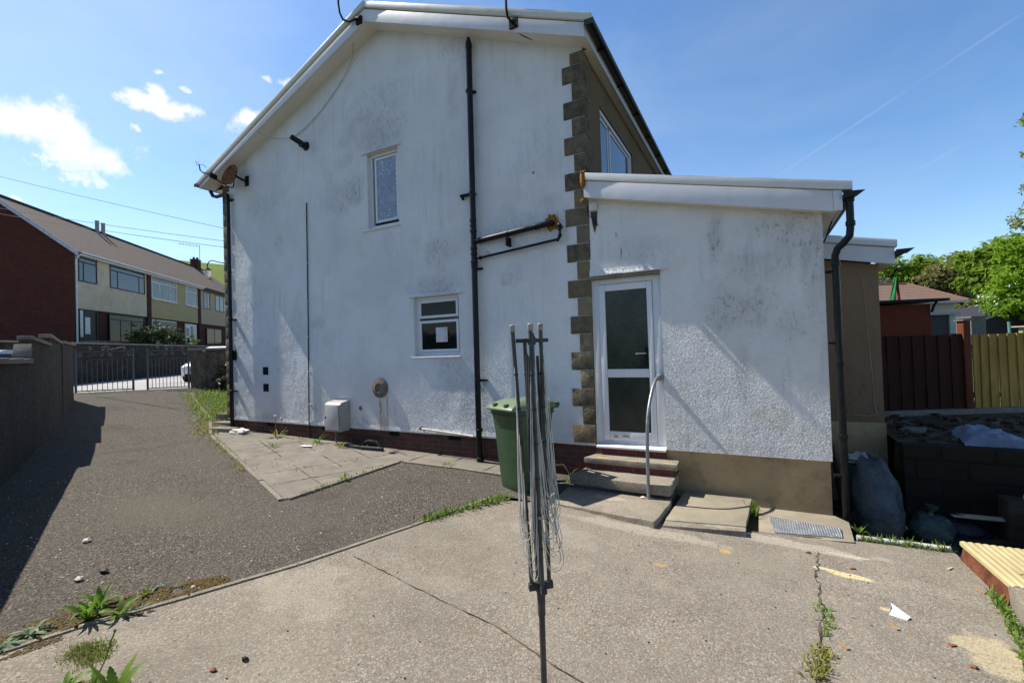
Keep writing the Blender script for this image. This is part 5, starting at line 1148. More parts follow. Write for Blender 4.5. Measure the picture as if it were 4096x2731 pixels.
cp = Vector((-20.1, 9.74, 0))
car('parked_car', 'white car parked on the street just beyond the right gate', cp.dot(NR), cp.dot(UR), .66, M_CARW, 'cars parked in the street')
car('parked_car', 'pale car mostly hidden behind the grey wall at the left edge', -12.7, 12.6, .55, M_CARS, 'cars parked in the street')

# overhead wires to the house
for a, b, lab in (((-30.9, 2.9, 10.8), (-9.87, 7.6, 4.35), 'highest of three thin wires sloping down to the house'), ((-29.2, 3.1, 8.6), (-9.87, 7.6, 4.20), 'middle of three thin wires reaching the house'), ((-27.0, 3.4, 7.9), (-9.87, 7.6, 4.05), 'lowest of three thin wires reaching the house')):
    A, B = Vector(a), Vector(b); q = [A.lerp(B, k/14)-Vector((0, 0, 1.2*(k/14)*(1-k/14)*.55)) for k in range(15)]
    mb = MB(); mb.tube(q, .0065, 5); single('overhead_wire', mb, simple('wire_grey', (.10, .11, .12), .7, .2), lab, 'wire', group='overhead wires')

# ------------------------------------------------------------------ neighbour's extension, yard, fences (right)
ne = thing('rear_extension', 'farther drab pebbledashed extension with white sloping fascia', 'extension', (-.2, 9, -.5))
NY = 7.40; NX1 = 1.425; nct = lambda x: 2.93 - (x-1.0)*.215; nbt = lambda x: nct(x)-.10; nbb = lambda x: nbt(x)-.21
mb = MB(); mb.prism([(-1.8, NY, .50), (NX1, NY, .50), (NX1, NY, nbb(NX1)), (-1.8, NY, nbb(-1.8))], (0, 4, 0)); part('wall', mb, M_DRAB, ne, smooth=0)
mb = MB(); mb.box(-1.8, NX1+.012, NY-.012, NY+4, -.7, .499); part('cement_base', mb, M_CEMENT, ne, smooth=0)
mb = MB(); slope_box(mb, -1.8, 1.60, NY-.16, NY-.05, nbt, nct); part('verge_cap', mb, M_UPVC, ne, bevel=.02)
mb = MB(); slope_box(mb, -1.8, 1.575, NY-.12, NY-.10, nbb, lambda x: nbt(x)-.008); part('bargeboard', mb, M_UPVC, ne, smooth=0)
mb = MB(); slope_box(mb, -1.8, 1.57, NY-.099, NY+4, lambda x: nbt(x)-.007, lambda x: nbt(x)+.0); part('roof', mb, M_BLACKM, ne, smooth=0)
mb = MB(); slope_box(mb, NX1, 1.57, NY-.099, NY+4, lambda x: nbb(x)+.01, lambda x: nbb(x)+.02); part('soffit', mb, M_SOFFIT, ne, smooth=0)
mb = MB(); gutter(mb, 1.635, 2.66, NY-.16, NY+4, .055); mb.hexa([(1.58, NY-.18, 2.61), (1.68, NY-.18, 2.61), (1.68, NY-.16, 2.61), (1.58, NY-.16, 2.61), (1.58, NY-.18, 2.67), (1.76, NY-.18, 2.67), (1.76, NY-.16, 2.67), (1.58, NY-.16, 2.67)]); part('gutter', mb, M_BLACK, ne)
part('wall_cable', sag([(1.02, NY-.01, 2.30), (1.10, NY-.012, 2.44), (1.22, NY-.012, 2.46), (1.27, NY-.012, 2.2), (1.30, NY-.012, 1.5), (1.33, NY-.012, .75), (1.32, NY-.012, .6), (.95, NY-.012, .60)], .003), M_CABLE, ne)

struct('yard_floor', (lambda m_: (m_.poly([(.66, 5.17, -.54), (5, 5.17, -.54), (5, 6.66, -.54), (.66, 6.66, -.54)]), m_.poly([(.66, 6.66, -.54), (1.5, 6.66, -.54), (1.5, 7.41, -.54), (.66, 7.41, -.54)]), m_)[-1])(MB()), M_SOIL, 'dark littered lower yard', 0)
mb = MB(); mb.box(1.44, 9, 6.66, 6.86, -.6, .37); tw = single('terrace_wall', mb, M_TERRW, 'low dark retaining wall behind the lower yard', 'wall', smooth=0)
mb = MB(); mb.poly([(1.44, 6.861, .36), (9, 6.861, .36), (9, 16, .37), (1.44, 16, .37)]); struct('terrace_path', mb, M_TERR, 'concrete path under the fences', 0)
FD = Vector((.884, .467, 0)).normalized(); FNn = Vector((.467, -.884, 0)).normalized(); F0 = Vector((1.80, 9.10, 0))
def fp(a, n, z): p = F0+FD*a+FNn*n; return Vector((p.x, p.y, z))
kb = MB(); kb.fbox(F0, FD, FNn, Zv, -1, 6, -.02, .10, .30, .44); single('fence_kerb', kb, M_KERB, 'concrete gravel board along the foot of both fences', 'kerb', smooth=0)
f1 = thing('board_fence', 'dark brown stained vertical board fence left of the red post', 'fence', fp(.6, 0, .44), 0, 'board fences')
random.seed(5)
a = -.9; k = 0
while a < 1.13:
    mb = MB(); mb.fbox(F0, FD, FNn, Zv, a, a+.098, 0+.014*(k % 2), .016+.014*(k % 2), .445, 1.60+random.uniform(-.012, .012)); part('board', mb, M_FENCEDK, f1, smooth=0); a += .1; k += 1
mb = MB(); mb.fbox(F0, FD, FNn, Zv, -.9, 1.13, -.05, -.002, .6, .68); mb.fbox(F0, FD, FNn, Zv, -.9, 1.13, -.05, -.002, 1.35, 1.43); part('rail', mb, M_FENCEDK, f1, smooth=0)
mb = MB(); mb.fbox(F0, FD, FNn, Zv, 1.19, 1.30, -.06, .05, .40, 1.80); pst = thing('fence_post', 'tall red brown fence post between the dark and yellow fences', 'post', fp(1.24, 0, .4)); part('post', mb, M_POSTRED, pst, bevel=.004)
mb = MB(); mb.fbox(F0, FD, FNn, Zv, 1.165, 1.325, -.085, .075, 1.801, 1.825); part('post_cap', mb, M_COPING, pst, bevel=.004)
f2 = thing('board_fence', 'new yellow green treated board fence right of the red post', 'fence', fp(2.6, 0, .44), 0, 'board fences')
a = 1.34; k = 0
while a < 3.9:
    mb = MB(); wj = random.uniform(.13, .155); tl_ = random.uniform(-.012, .012); zt = 1.59+random.uniform(-.01, .006); o = F0
    def q_(aa, n, z): return fp(aa, n, z)
    mb.hexa([q_(a+tl_, .030, .445), q_(a+wj+tl_, .008, .445), q_(a+wj+tl_, -.004, .445), q_(a+tl_, .012, .445), q_(a, .030, zt), q_(a+wj, .008, zt), q_(a+wj, -.004, zt), q_(a, .012, zt)]); part('board', mb, M_FENCE, f2, smooth=0); a += wj*.94; k += 1
mb = MB(); mb.fbox(F0, FD, FNn, Zv, 1.34, 3.95, -.07, -.006, .6, .68); mb.fbox(F0, FD, FNn, Zv, 1.34, 3.95, -.07, -.006, 1.35, 1.43); part('rail', mb, M_FENCE, f2, smooth=0)

# things lying in the lower yard
def sack(label, c, r, m, seed, group=None, lean=(0, 0), cat='sack'):
    mb = MB(); mb.lump((c[0], c[1], c[2]+r[2]*.9), r, seed, 20, 28, .20, 1.5, flat=c[2])
    mb.v = [(v[0]+lean[0]*(v[2]-c[2]), v[1]+lean[1]*(v[2]-c[2]), v[2]) for v in mb.v]
    k_ = Vector((c[0]+lean[0]*r[2]*1.8, c[1]+lean[1]*r[2]*1.8, c[2]+r[2]*1.78)); mb.lathe(k_, (.2, .1, 1), [(.05, -.03), (.022, .02), (.018, .035), (.05, .075), (.06, .10), (.02, .09)], 9); return single('sack', mb, m, label, cat, (c[0], c[1], c[2]), group, smooth=70)
sack('large grey blue rubble sack slumped by the black downpipe', (1.10, 6.0, -.54), (.21, .26, .44), M_BAG, 3, 'sacks in the yard', (-.05, .25))
sack('small dark green sack right of the large grey sack', (1.52, 6.15, -.54), (.19, .19, .17), M_BAGG, 6, 'sacks in the yard')
sack('flat black plastic sack behind the green sack', (1.78, 6.42, -.54), (.28, .17, .10), M_BAGK, 9, 'sacks in the yard')
mb = MB(); mb.hexa([(.98, 7.02, -.54), (1.28, 7.02, -.54), (1.28, 7.30, -.54), (.98, 7.30, -.54), (.95, 7.0, .02), (1.31, 7.0, .02), (1.31, 7.32, .02), (.95, 7.32, .02)]); bt_ = single('recycling_box', mb, simple('dark_green_plastic', (.02, .05, .038), .5, .3), 'dark green plastic tub heaped with rubbish against the farther extension', 'tub', bevel=.02)
mb = MB(); mb.lump((1.13, 7.16, .06), (.16, .13, .07), 4, amp=.7, fr=3); single('rubbish_heap', mb, M_CLOTH, 'pale crumpled rubbish on top of the green tub', 'rubbish')
mb = MB(); mb.fbox((.87, 6.9, -.54), Vector((1, -.1, 0)).normalized(), Vector((0, 1, 0)), (Vector((-.12, 0, 1))).normalized(), 0, .03, -.16, .10, 0, .86); single('leaning_board', mb, M_SLEEPER, 'grey timber board leaning against the extension corner', 'board', smooth=0)
random.seed(11)
for i, (x, y, l, an, lab) in enumerate(((1.62, 6.62, .16, .1, 'pale paper scrap beside the dark tub in the lower yard'), (1.98, 6.30, .17, .25, 'narrow bluish strip of litter in front of the terrace wall'), (2.02, 5.75, .08, .4, 'tiny white scrap on the gravel near the decking'), (1.35, 6.55, .12, -.3, 'crumpled white scrap behind the grey sack'))):
    mb = MB(); d = Vector((math.cos(an), math.sin(an), 0)); s_ = Vector((-d.y, d.x, 0)); p = Vector((x, y, -.535)); mb.add([p, p+d*l, p+d*l*.9+s_*.04+Zv*.02, p+s_*.05+Zv*.012], [(0, 1, 2, 3)]); mb.prism([p-Zv*.004, p+d*l-Zv*.004, p+d*l*.9+s_*.04-Zv*.004], (0, 0, .004)); single('litter', mb, M_PAPER, lab, 'litter', group='litter in the lower yard', smooth=0)
rnd = random.Random(31); mb = MB()
for k in range(420):
    up_ = k > 260; x, y = (rnd.uniform(1.5, 4.0), rnd.uniform(6.9, 9.3)) if up_ else (rnd.uniform(.85, 3.4), rnd.uniform(5.3, 6.6)); zf = .365 if up_ else -.535; s_ = rnd.uniform(.01, .05); an = rnd.random()*3.14; d = Vector((math.cos(an), math.sin(an), rnd.uniform(-.3, .3))).normalized(); e = Vector((-math.sin(an), math.cos(an), 0))
    mb.fbox((x, y, zf+s_*.4), d, e, d.cross(e), -s_*rnd.uniform(.6, 2.4), s_*rnd.uniform(.6, 1.6), -s_*.7, s_*.7, -s_*.5, s_*.5)
struct('rubble', mb, M_SOIL, 'broken rubble and scraps strewn over the lower yard', 0, 'stuff')
# draped sheet on the terrace edge
mb = MB(); nxs, nys = 22, 16; random.seed(4)
for j in range(nys+1):
    for i in range(nxs+1):
        u, v = i/nxs, j/nys; x = 2.03+.55*u+.05*(v-.5); y = 6.80+.62*v
        top = .47 + .05*math.sin(3*u+1)*v; edge = min(u, 1-u, v*1.1)*5
        z = .40+(top-.40)*min(1, max(0, edge))+.040*mnoise.noise(Vector((u*7, v*7, 1)))+.018*mnoise.noise(Vector((u*19, v*19, 3)))
        if v < .06: z -= .06
        mb.v.append((x+.02*mnoise.noise(Vector((u*5, v*5, 8))), y, max(z, .365 if v > .1 else .30)))
for j in range(nys):
    for i in range(nxs): a_ = j*(nxs+1)+i; mb.f.append((a_, a_+1, a_+nxs+2, a_+nxs+1))
single('plastic_sheet', mb, M_TARP, 'crumpled blue white plastic sheet on the edge of the shaded terrace', 'plastic sheet', smooth=70)
mb = MB(); 
for k, (x0, x1, y, z0, z1) in enumerate(((2.15, 4.2, 6.42, -.54, -.06), (2.3, 4.2, 6.10, -.54, -.20), (2.35, 4.2, 5.78, -.54, -.34))):
    b = MB(); b.box(x0, x1, y-.12, y+.11, z0, z1); single('sleeper_step', b, M_SLEEPER, ['top old timber step below the terrace wall', 'middle old timber step in the lower yard', 'bottom old timber step in the lower yard'][k], 'step', group='timber steps', bevel=.008)
mb = MB(); mb.fbox((2.37, 6.45, -.058), Vector((.9, -.4, 0)).normalized(), Vector((.4, .9, 0)).normalized(), Zv, -.05, .30, -.07, .07, 0, .03); single('timber_offcut', mb, M_PLY, 'pale board offcut lying on the top timber step', 'offcut', bevel=.003)
mb = MB(); mb.fbox((2.50, 6.46, -.026), Vector((.9, -.4, 0)).normalized(), Vector((.4, .9, 0)).normalized(), Zv, 0, .13, -.04, .05, 0, .035); single('timber_offcut', mb, M_PLY, 'small pale block resting on the board offcut', 'offcut', bevel=.003)
mb = MB(); mb.lathe((2.78, 6.42, -.058), Zv, [(.13, 0), (.16, .13), (.165, .13), (.15, .125), (.12, .01)], 20); bk = thing('bucket', 'dark bucket with bluish rim at the right edge', 'bucket', (2.78, 6.42, -.058)); part('bucket_body', mb, M_BLACK, bk)
mb = MB(); mb.tube([(2.62+.16+.16*math.cos(a_*math.pi/10), 6.36-.02*a_*.5, .07+.06*math.sin(a_*math.pi/10)) for a_ in range(11)], .006, 6); part('bucket_handle', mb, M_STEEL, bk)

rnd = random.Random(91); mb = MB()
for k in range(90):
    up_ = k > 60; x, y, zf = (rnd.uniform(1.55, 3.2), rnd.uniform(7.0, 8.8), .37) if up_ else (rnd.uniform(.9, 3.0), rnd.uniform(5.3, 6.5), -.53); L_ = rnd.uniform(.05, .24); an = rnd.random()*3.14; d = Vector((math.cos(an), math.sin(an), rnd.uniform(-.15, .35))).normalized(); e = Vector((-math.sin(an), math.cos(an), 0))
    mb.fbox((x, y, zf+.02), d, e, d.cross(e), -L_/2, L_/2, -.03*rnd.uniform(.4, 1.4), .03, -.012, .014)
struct('debris', mb, stone('pale_debris', (.20, .165, .115), (.05, .04, .03), 6), 'jumbled laths, slate and broken boards in the shaded yard', 0, 'stuff')
random.seed(15)
for i, (x, y, z, l, w_, h_, an, m_, lab) in enumerate(((1.75, 5.55, -.535, .215, .10, .065, .3, M_REDFACE, 'single red brick lying on the lower yard floor'), (2.05, 5.50, -.535, .215, .10, .065, 1.2, M_COPING, 'pale brick near the bottom timber step'), (1.95, 6.30, -.50, .75, .11, .03, .15, M_SLEEPER, 'old plank lying along the foot of the terrace wall'), (1.30, 5.75, -.535, .45, .07, .03, 1.0, M_PLY, 'short pale lath beside the grey sack'), (2.05, 6.42, -.30, .60, .09, .025, .05, M_PLY, 'pale lath propped against the terrace wall'), (2.9, 6.10, -.198, .40, .20, .03, .5, M_PLY, 'square of pale board on the middle timber step'), (2.55, 6.12, -.198, .22, .11, .075, .2, M_REDFACE, 'red brick on the middle timber step'), (3.0, 7.3, .365, .40, .25, .06, .4, M_COPING, 'broken slab piece on the shaded terrace'), (1.75, 7.6, .365, .30, .20, .05, 1.1, M_COPING, 'broken slab piece beside the farther extension'), (2.35, 8.3, .365, .8, .10, .04, .3, M_SLEEPER, 'grey plank lying below the dark fence'))):
    d = Vector((math.cos(an), math.sin(an), 0)); mb = MB(); mb.fbox((x, y, z), d, Vector((-d.y, d.x, 0)), Zv, -l/2, l/2, -w_/2, w_/2, .002, h_); single('rubble_piece', mb, m_, lab, 'rubble', group='rubble in the yard', bevel=.006)
# white pipe on the yard edge, decking platform, concrete block
mb = MB(); mb.tube([(.76, 5.20, -.235), (1.41, 5.215, -.235)], .027, 12); single('waste_pipe', mb, M_WHITEPIPE, 'white plastic pipe lying along the yard edge among weeds', 'pipe')
dk = thing('deck_platform', 'new yellow ribbed decking platform at the right edge of the yard', 'decking', (2.0, 4.8, -.26))
mb = MB(); Xs0, Xs1 = 1.43, 2.75; n_ = 6*29; row = []
for i in range(n_+1):
    x = Xs0+(Xs1-Xs0)*i/n_; row.append((x, -.105+.006*abs(math.sin(math.pi*29*(x-Xs0)/(Xs1-Xs0)))-(.008 if (i % 36) in (0,) else 0)))
dkx = lambda x, y: x + (y-5.06)*-.05
for x, z in row: mb.v += [(dkx(x, 5.07), 5.07-.02*(x-1.43), z), (dkx(x, 4.30), 4.30, z)]
for i in range(n_): mb.f.append((2*i, 2*i+1, 2*i+3, 2*i+2))
mb.add([(dkx(Xs0, 5.07), 5.07, -.105), (dkx(Xs0, 4.30), 4.30, -.105), (dkx(Xs0, 4.3), 4.30, -.135), (dkx(Xs0, 5.07), 5.07, -.135)], [(0, 1, 2, 3)]); mb.add([(Xs0, 5.07, -.105), (Xs1, 5.044, -.105), (Xs1, 5.044, -.135), (Xs0, 5.07, -.135)], [(0, 1, 2, 3)])
part('deck_boards', mb, M_DECK, dk, smooth=40)
mb = MB(); mb.hexa([(1.44, 4.32, -.30), (1.50, 4.32, -.30), (1.47, 5.05, -.30), (1.415, 5.05, -.30), (1.475, 4.32, -.136), (1.52, 4.32, -.136), (1.49, 5.05, -.136), (1.445, 5.05, -.136)]); part('edge_bearer', mb, M_REDFACE, dk, 'red brown bearer under the deck edge', smooth=0)
mb = MB(); mb.prism([(1.475, 4.40, -.5), (1.40, 3.95, -.5), (1.24, 3.25, -.5), (1.02, 2.4, -.5), (2.6, 2.2, -.5), (2.8, 4.40, -.5)], (0, 0, .395)); single('concrete_block', mb, M_EDGE if False else M_PATIO, 'raised concrete block beside the decking at the right edge', 'block', bevel=.02)

# ------------------------------------------------------------------ beyond the fences: garage, bungalow, flag, trees
CD = lambda a_, d_, z: Vector((FD.x*a_ - .467*d_, FD.y*a_ + .884*d_, z))       # a across, d away, along the viewing side
def vbox(mb, a0, a1, d0, d1, z0, z1): mb.hexa([CD(a0, d0, z0), CD(a1, d0, z0), CD(a1, d1, z0), CD(a0, d1, z0), CD(a0, d0, z1), CD(a1, d0, z1), CD(a1, d1, z1), CD(a0, d1, z1)])
ga_ = thing('garage', 'red brown rendered garage with dark flat roof behind the dark fence', 'garage', CD(16.5, 21, .3))
mb = MB(); vbox(mb, 12, 18.25, 20, 26, .2, 2.95); part('wall', mb, simple('red_brown_render', (.13, .035, .022), .9, .1, 0, .08, 2), ga_, smooth=0)
mb = MB(); mb.hexa([CD(11.8, 19.6, 2.952), CD(18.75, 19.6, 3.06), CD(18.75, 26.2, 3.06), CD(11.8, 26.2, 2.952), CD(11.8, 19.6, 3.10), CD(18.75, 19.6, 3.16), CD(18.75, 26.2, 3.16), CD(11.8, 26.2, 3.10)]); part('roof', mb, M_BLACKM, ga_, smooth=0)
mb = MB(); mb.tube([CD(18.45, 19.9, 3.05), CD(18.35, 19.95, 2.85), CD(18.27, 19.96, 2.6)], .05, 8); part('downpipe', mb, M_BLACKM, ga_)
sh = thing('garden_shed', 'grey flat roofed shed with pale green corner posts beside the garage', 'shed', CD(19.6, 23, .3))
mb = MB(); vbox(mb, 18.4, 22.1, 23, 25, .2, 2.58); part('wall', mb, simple('slate_grey_panel', (.055, .062, .062), .7, .2), sh, smooth=0)
mb = MB(); vbox(mb, 18.3, 22.3, 22.8, 25.2, 2.582, 2.70); part('roof_edge', mb, simple('pale_grey_edge', (.34, .38, .40), .6, .2), sh, smooth=0)
for a_, w_ in ((20.35, .14), (21.85, .30)): mb = MB(); vbox(mb, a_, a_+w_, 22.92, 22.999, .2, 2.58); part('corner_post', mb, simple('pale_green_post', (.38, .46, .45), .6, .2), sh, smooth=0)
mb = MB(); mb.tube([CD(20.6, 19, .3), CD(20.55, 19, 2.05)], .05, 8); single('washing_prop', mb, simple('green_prop', (.16, .33, .27), .6, .2), 'short green prop standing behind the red post', 'post')
bu = thing('bungalow', 'white bungalow with brown tiled hip roof behind the garage', 'bungalow', CD(34, 44, 1))
mb = MB(); vbox(mb, 22.6, 39.2, 40.6, 48.4, .5, 4.4); part('wall', mb, simple('bungalow_white', (.60, .60, .60), .8, .2), bu, smooth=0)
rb = [CD(22, 40, 4.54), CD(39.9, 40, 4.54), CD(39.9, 49, 4.54), CD(22, 49, 4.54)]; rt = [CD(27, 44.5, 6.62), CD(38.4, 44.5, 6.62)]
mb = MB(); mb.add(rb+rt, [(0, 1, 5, 4), (1, 2, 5), (2, 3, 4, 5), (3, 0, 4), (3, 2, 1, 0)])
dv2 = (Vector((.467, -.884, 0))*6 + Vector((0, 0, -2.1))).normalized(); part('roof', mb, tiles('bungalow_tiles', (.17, .11, .085), (.23, .155, .12), tuple(dv2), .42), bu, smooth=0)
mb = MB(); mb.tube([rt[0], rt[1]], .14, 8); mb.tube([rt[1], rb[1]], .14, 8); mb.tube([rt[0], rb[0]], .14, 8); part('ridge_tile', mb, simple('brown_ridge', (.20, .13, .10), .9, .1), bu)
mb = MB(); vbox(mb, 22, 39.9, 39.9, 40.0, 4.36, 4.50); part('gutter', mb, TWHITE, bu, smooth=0)
fl = thing('flag', 'green white and red flag hanging from a thin pole above the garage', 'flag', CD(16.9, 19.4, 3.16))
pole = [CD(17.05, 20.2, 3.05), CD(16.95, 20.2, 4.35)]
mb = MB(); mb.tube(pole, .022, 8); part('flag_pole', mb, M_BLACKM, fl)
def cloth(u0, u1, m, nm, ph):
    mb = MB()
    for i in range(13):
        v = i/12
        for j in range(7):
            u = u0+(u1-u0)*j/6; wd = .10+.40*v; mb.v.append(CD(17.0+(u-.62)*wd-.02, 20.2+.05*math.sin(9*u+ph+2*v), 4.22-1.12*v-.10*abs(u-.5)))
    for i in range(12):
        for j in range(6): a_ = i*7+j; mb.f.append((a_, a_+1, a_+8, a_+7))
    part(nm, mb, m, fl, smooth=80)
cloth(0, .52, simple('flag_green', (.05, .32, .09), .7, .1), 'flag_green_cloth', 0); cloth(.52, .66, simple('flag_white', (.7, .7, .7), .7, .1), 'flag_white_cloth', 1); cloth(.66, 1.0, simple('flag_red', (.42, .02, .025), .7, .1), 'flag_red_cloth', 2)
mb = MB(); vbox(mb, 25.0, 25.8, 25, 26, .3, 2.45); vbox(mb, 24.95, 25.85, 24.95, 26.05, 2.451, 2.55); single('garden_store', mb, simple('dull_grey_store', (.16, .16, .16), .8, .2), 'small grey store in the far garden right of the shed', 'shed', smooth=0)
mb = MB(); mb.prism([CD(30, 30, .5), CD(38, 30, .5), CD(38, 30, 2.2), CD(34.5, 30, 3.6), CD(30, 30, 2.2)], Vector((-.467, .884, 0))*6); single('far_outbuilding', mb, simple('dark_slate_shed', (.035, .037, .045), .8, .2), 'dark gabled outbuilding under the bright tree', 'outbuilding', smooth=0)
tr = thing('picnic_table', 'small pale timber table in the far garden above the yellow fence', 'table', CD(27.5, 24, .4))
mb = MB(); vbox(mb, 26.4, 28.4, 23.6, 24.4, 1.86, 1.92); part('table_top', mb, M_PLY, tr, smooth=0)
for a_ in (26.6, 28.2): mb = MB(); vbox(mb, a_-.05, a_+.05, 23.9, 24.1, .4, 1.859); part('leg', mb, M_PLY, tr, smooth=0)

def tree(name, label, base, trunk_h, trunk_r, clumps, leaf_m, n_leaf, ls, seed, group='trees beyond the fences', droop=0.0, limbs=9, bark=None):
    """trunk with limbs; crown of leaf clusters filling ellipsoid clumps (centre, radii)"""
    rnd = random.Random(seed); b = Vector(base); t = thing(name, label, 'tree', b, 0, group)
    mb = MB(); topc = b+Vector((0, 0, trunk_h)); mb.tube([b-Zv*.2, b+Zv*trunk_h*.5+Vector((rnd.uniform(-.1, .1), 0, 0)), topc], [trunk_r, trunk_r*.8, trunk_r*.55], 10)
    for c, r in clumps:
        c = Vector(c)
        for k in range(max(2, limbs//max(1, len(clumps))+1)):
            s_ = b+Zv*trunk_h*rnd.uniform(.55, 1.0); e = c+Vector((rnd.uniform(-.7, .7)*r[0], rnd.uniform(-.7, .7)*r[1], rnd.uniform(-.5, .8)*r[2])); m_ = s_.lerp(e, .5)+Vector((rnd.uniform(-.3, .3), rnd.uniform(-.3, .3), .3))
            mb.tube([s_, m_, e], [trunk_r*.42, trunk_r*.24, trunk_r*.07], 6, False)
    part('trunk', mb, bark or M_BARK, t, smooth=60)
    vol = [r[0]*r[1]*r[2] for _, r in clumps]; vs = []; fs = []
    for (c, r), vv in zip(clumps, vol):
        c = Vector(c); n_ = int(n_leaf*(vv**.7)/sum(q**.7 for q in vol)); nc = max(6, n_//26)
        for k in range(nc):
            d = Vector((rnd.gauss(0, 1), rnd.gauss(0, 1), rnd.gauss(0, 1))).normalized(); q = rnd.random()**.45
            lump = 1+.30*mnoise.noise(d*2.2+Vector((seed, 0, 0)))
            cc = c+Vector((d.x*r[0], d.y*r[1], d.z*r[2]))*q*lump; cr = .55*min(r)*rnd.uniform(.35, .75)
            for j in range(26):
                o = Vector((rnd.gauss(0, .5), rnd.gauss(0, .5), rnd.gauss(0, .32)))*cr; p = cc+o; p.z -= droop*o.length
                nn = (Vector((rnd.gauss(0, .6), rnd.gauss(0, .6), .7+rnd.gauss(0, .4)))+d*.6).normalized(); x = nn.orthogonal().normalized(); y = nn.cross(x); an = rnd.random()*6.28
                u = x*math.cos(an)+y*math.sin(an); w_ = nn.cross(u); s_ = ls*rnd.uniform(.6, 1.3); i0 = len(vs)
                vs += [p-u*s_, p+w_*s_*.45-u*s_*.1, p+u*s_-nn*s_*.25, p-w_*s_*.45-u*s_*.1]; fs.append((i0, i0+1, i0+2, i0+3))
    off = ORG[t.name]; me = bpy.data.meshes.new('crown'); me.from_pydata([tuple(v-off) for v in vs], [], fs); finish('crown', me, leaf_m, t, 0); return t
def vc(a_, d_, z): return tuple(CD(a_, d_, z))
tree('maple_tree', 'bright green maple at the right edge above the yellow fence', CD(35.5, 30, .8), 3.0, .25, [(vc(34.6, 30, 5.4), (2.6, 2.4, 2.2)), (vc(33.4, 30, 3.6), (2.2, 2.2, 1.4)), (vc(37, 30.5, 5.6), (3.2, 2.6, 3.0)), (vc(36, 29.5, 3.2), (2.6, 2.2, 1.5)), (vc(34.0, 30.5, 7.0), (1.5, 1.5, 1.0))], M_LEAF_MAPLE, 15000, .17, 3)
tree('birch_tree', 'tall thin birch hanging in from the right edge of the sky', CD(26.6, 22, .6), 9.5, .16, [(vc(26.1, 22, 8.8), (.9, 1.4, .6)), (vc(25.9, 22, 10.4), (.85, 1.3, .7)), (vc(26.2, 22.2, 12.2), (.75, 1.3, .7)), (vc(25.7, 22, 7.2), (1.1, 1.4, .8)), (vc(26.8, 22, 9.8), (1.2, 1.5, 2.8))], M_LEAF_BIRCH, 7500, .11, 5, droop=.6, limbs=22)
tree('ash_tree', 'mid green tree behind the shed roof left of the maple', CD(45, 42, 1), 5, .25, [(vc(44.0, 42, 8.2), (2.6, 2.4, 1.3)), (vc(46.5, 42, 9.0), (2.6, 2.4, 1.6)), (vc(43.2, 42, 6.6), (2.0, 2.2, 1.2))], M_LEAF_GREEN, 11000, .26, 8)
tree('round_tree', 'fresh green tree rising behind the bungalow ridge', CD(46.5, 58, 2), 4.5, .3, [(vc(45.0, 58, 8.3), (2.6, 2.5, 2.4)), (vc(48.5, 58, 8.9), (2.8, 2.5, 2.6)), (vc(47.0, 58, 6.5), (4.2, 3, 2.0)), (vc(51.5, 58, 9.6), (2.2, 2.4, 1.8)), (vc(43.8, 58, 6.6), (1.6, 2, 1.6)), (vc(53.5, 59, 8.6), (3.0, 2.4, 2.6)), (vc(57, 59, 9.2), (3.0, 2.4, 2.6))], M_LEAF_GREEN, 17000, .34, 11)
tree('sparse_tree', 'sparse brownish tree with bare twigs in the middle of the far trees', CD(51, 54, 2), 5.5, .25, [(vc(50.5, 54, 7.6), (2.5, 2.4, 2.6)), (vc(53, 54, 8.0), (2.3, 2.4, 2.2)), (vc(52, 54, 5.6), (3.6, 2.6, 1.8)), (vc(53, 54, 10.2), (1.3, 1.3, 1.1))], M_LEAF_OLIVE, 10000, .24, 14, limbs=70)
tree('blossom_tree', 'small pale grey green tree just left of the bungalow roof', CD(35, 48, 1.5), 4, .15, [(vc(36.6, 48, 6.6), (1.5, 1.4, 1.2)), (vc(38.4, 48, 7.0), (1.2, 1.3, .9))], leaf('pale_grey_leaf', (.14, .17, .10), (.22, .24, .17)), 1800, .13, 17, limbs=14)
tree('weeping_shrub', 'pale drooping conifer at the right end of the bungalow', CD(42.5, 44, 1), 2.5, .15, [(vc(42.3, 44, 3.6), (1.2, 1.2, 1.5)), (vc(44.3, 44, 4.0), (1.3, 1.3, 1.8)), (vc(43.4, 44, 2.6), (1.8, 1.4, 1.2))], leaf('pale_conifer', (.14, .19, .035), (.20, .24, .06)), 3000, .15, 19, droop=1.2)
tree('garden_bush', 'broad dark green garden bush in front of the terraced houses', st(-17.6, 34.3, 2.6), .6, .08, [(tuple(st(-17.6, 33.4, 3.3)), (1.3, 1.3, .75)), (tuple(st(-17.6, 35.2, 3.4)), (1.4, 1.4, .8)), (tuple(st(-17.4, 36.8, 3.1)), (1.0, 1.0, .55))], M_LEAF_BUSH, 3600, .085, 23, 'shrubs by the street')
tree('leafy_shrub', 'dark ivy like shrub against the front garden wall by the house', (-14.1, 8.55, .5), .5, .05, [((-14.2, 8.55, 1.15), (.65, .3, .62)), ((-13.5, 8.9, 1.2), (.6, .35, .65)), ((-14.5, 8.35, .8), (.4, .25, .4))], M_LEAF_DARK, 3200, .05, 27, 'shrubs by the street')
tree('leafy_shrub', 'small yellow green shrub showing above the garden wall coping', tuple(st(-16.3, 36, 2.5)), .3, .04, [(tuple(st(-16.3, 36.2, 2.85)), (.6, .5, .3))], M_WEED, 500, .06, 29, 'shrubs by the street')

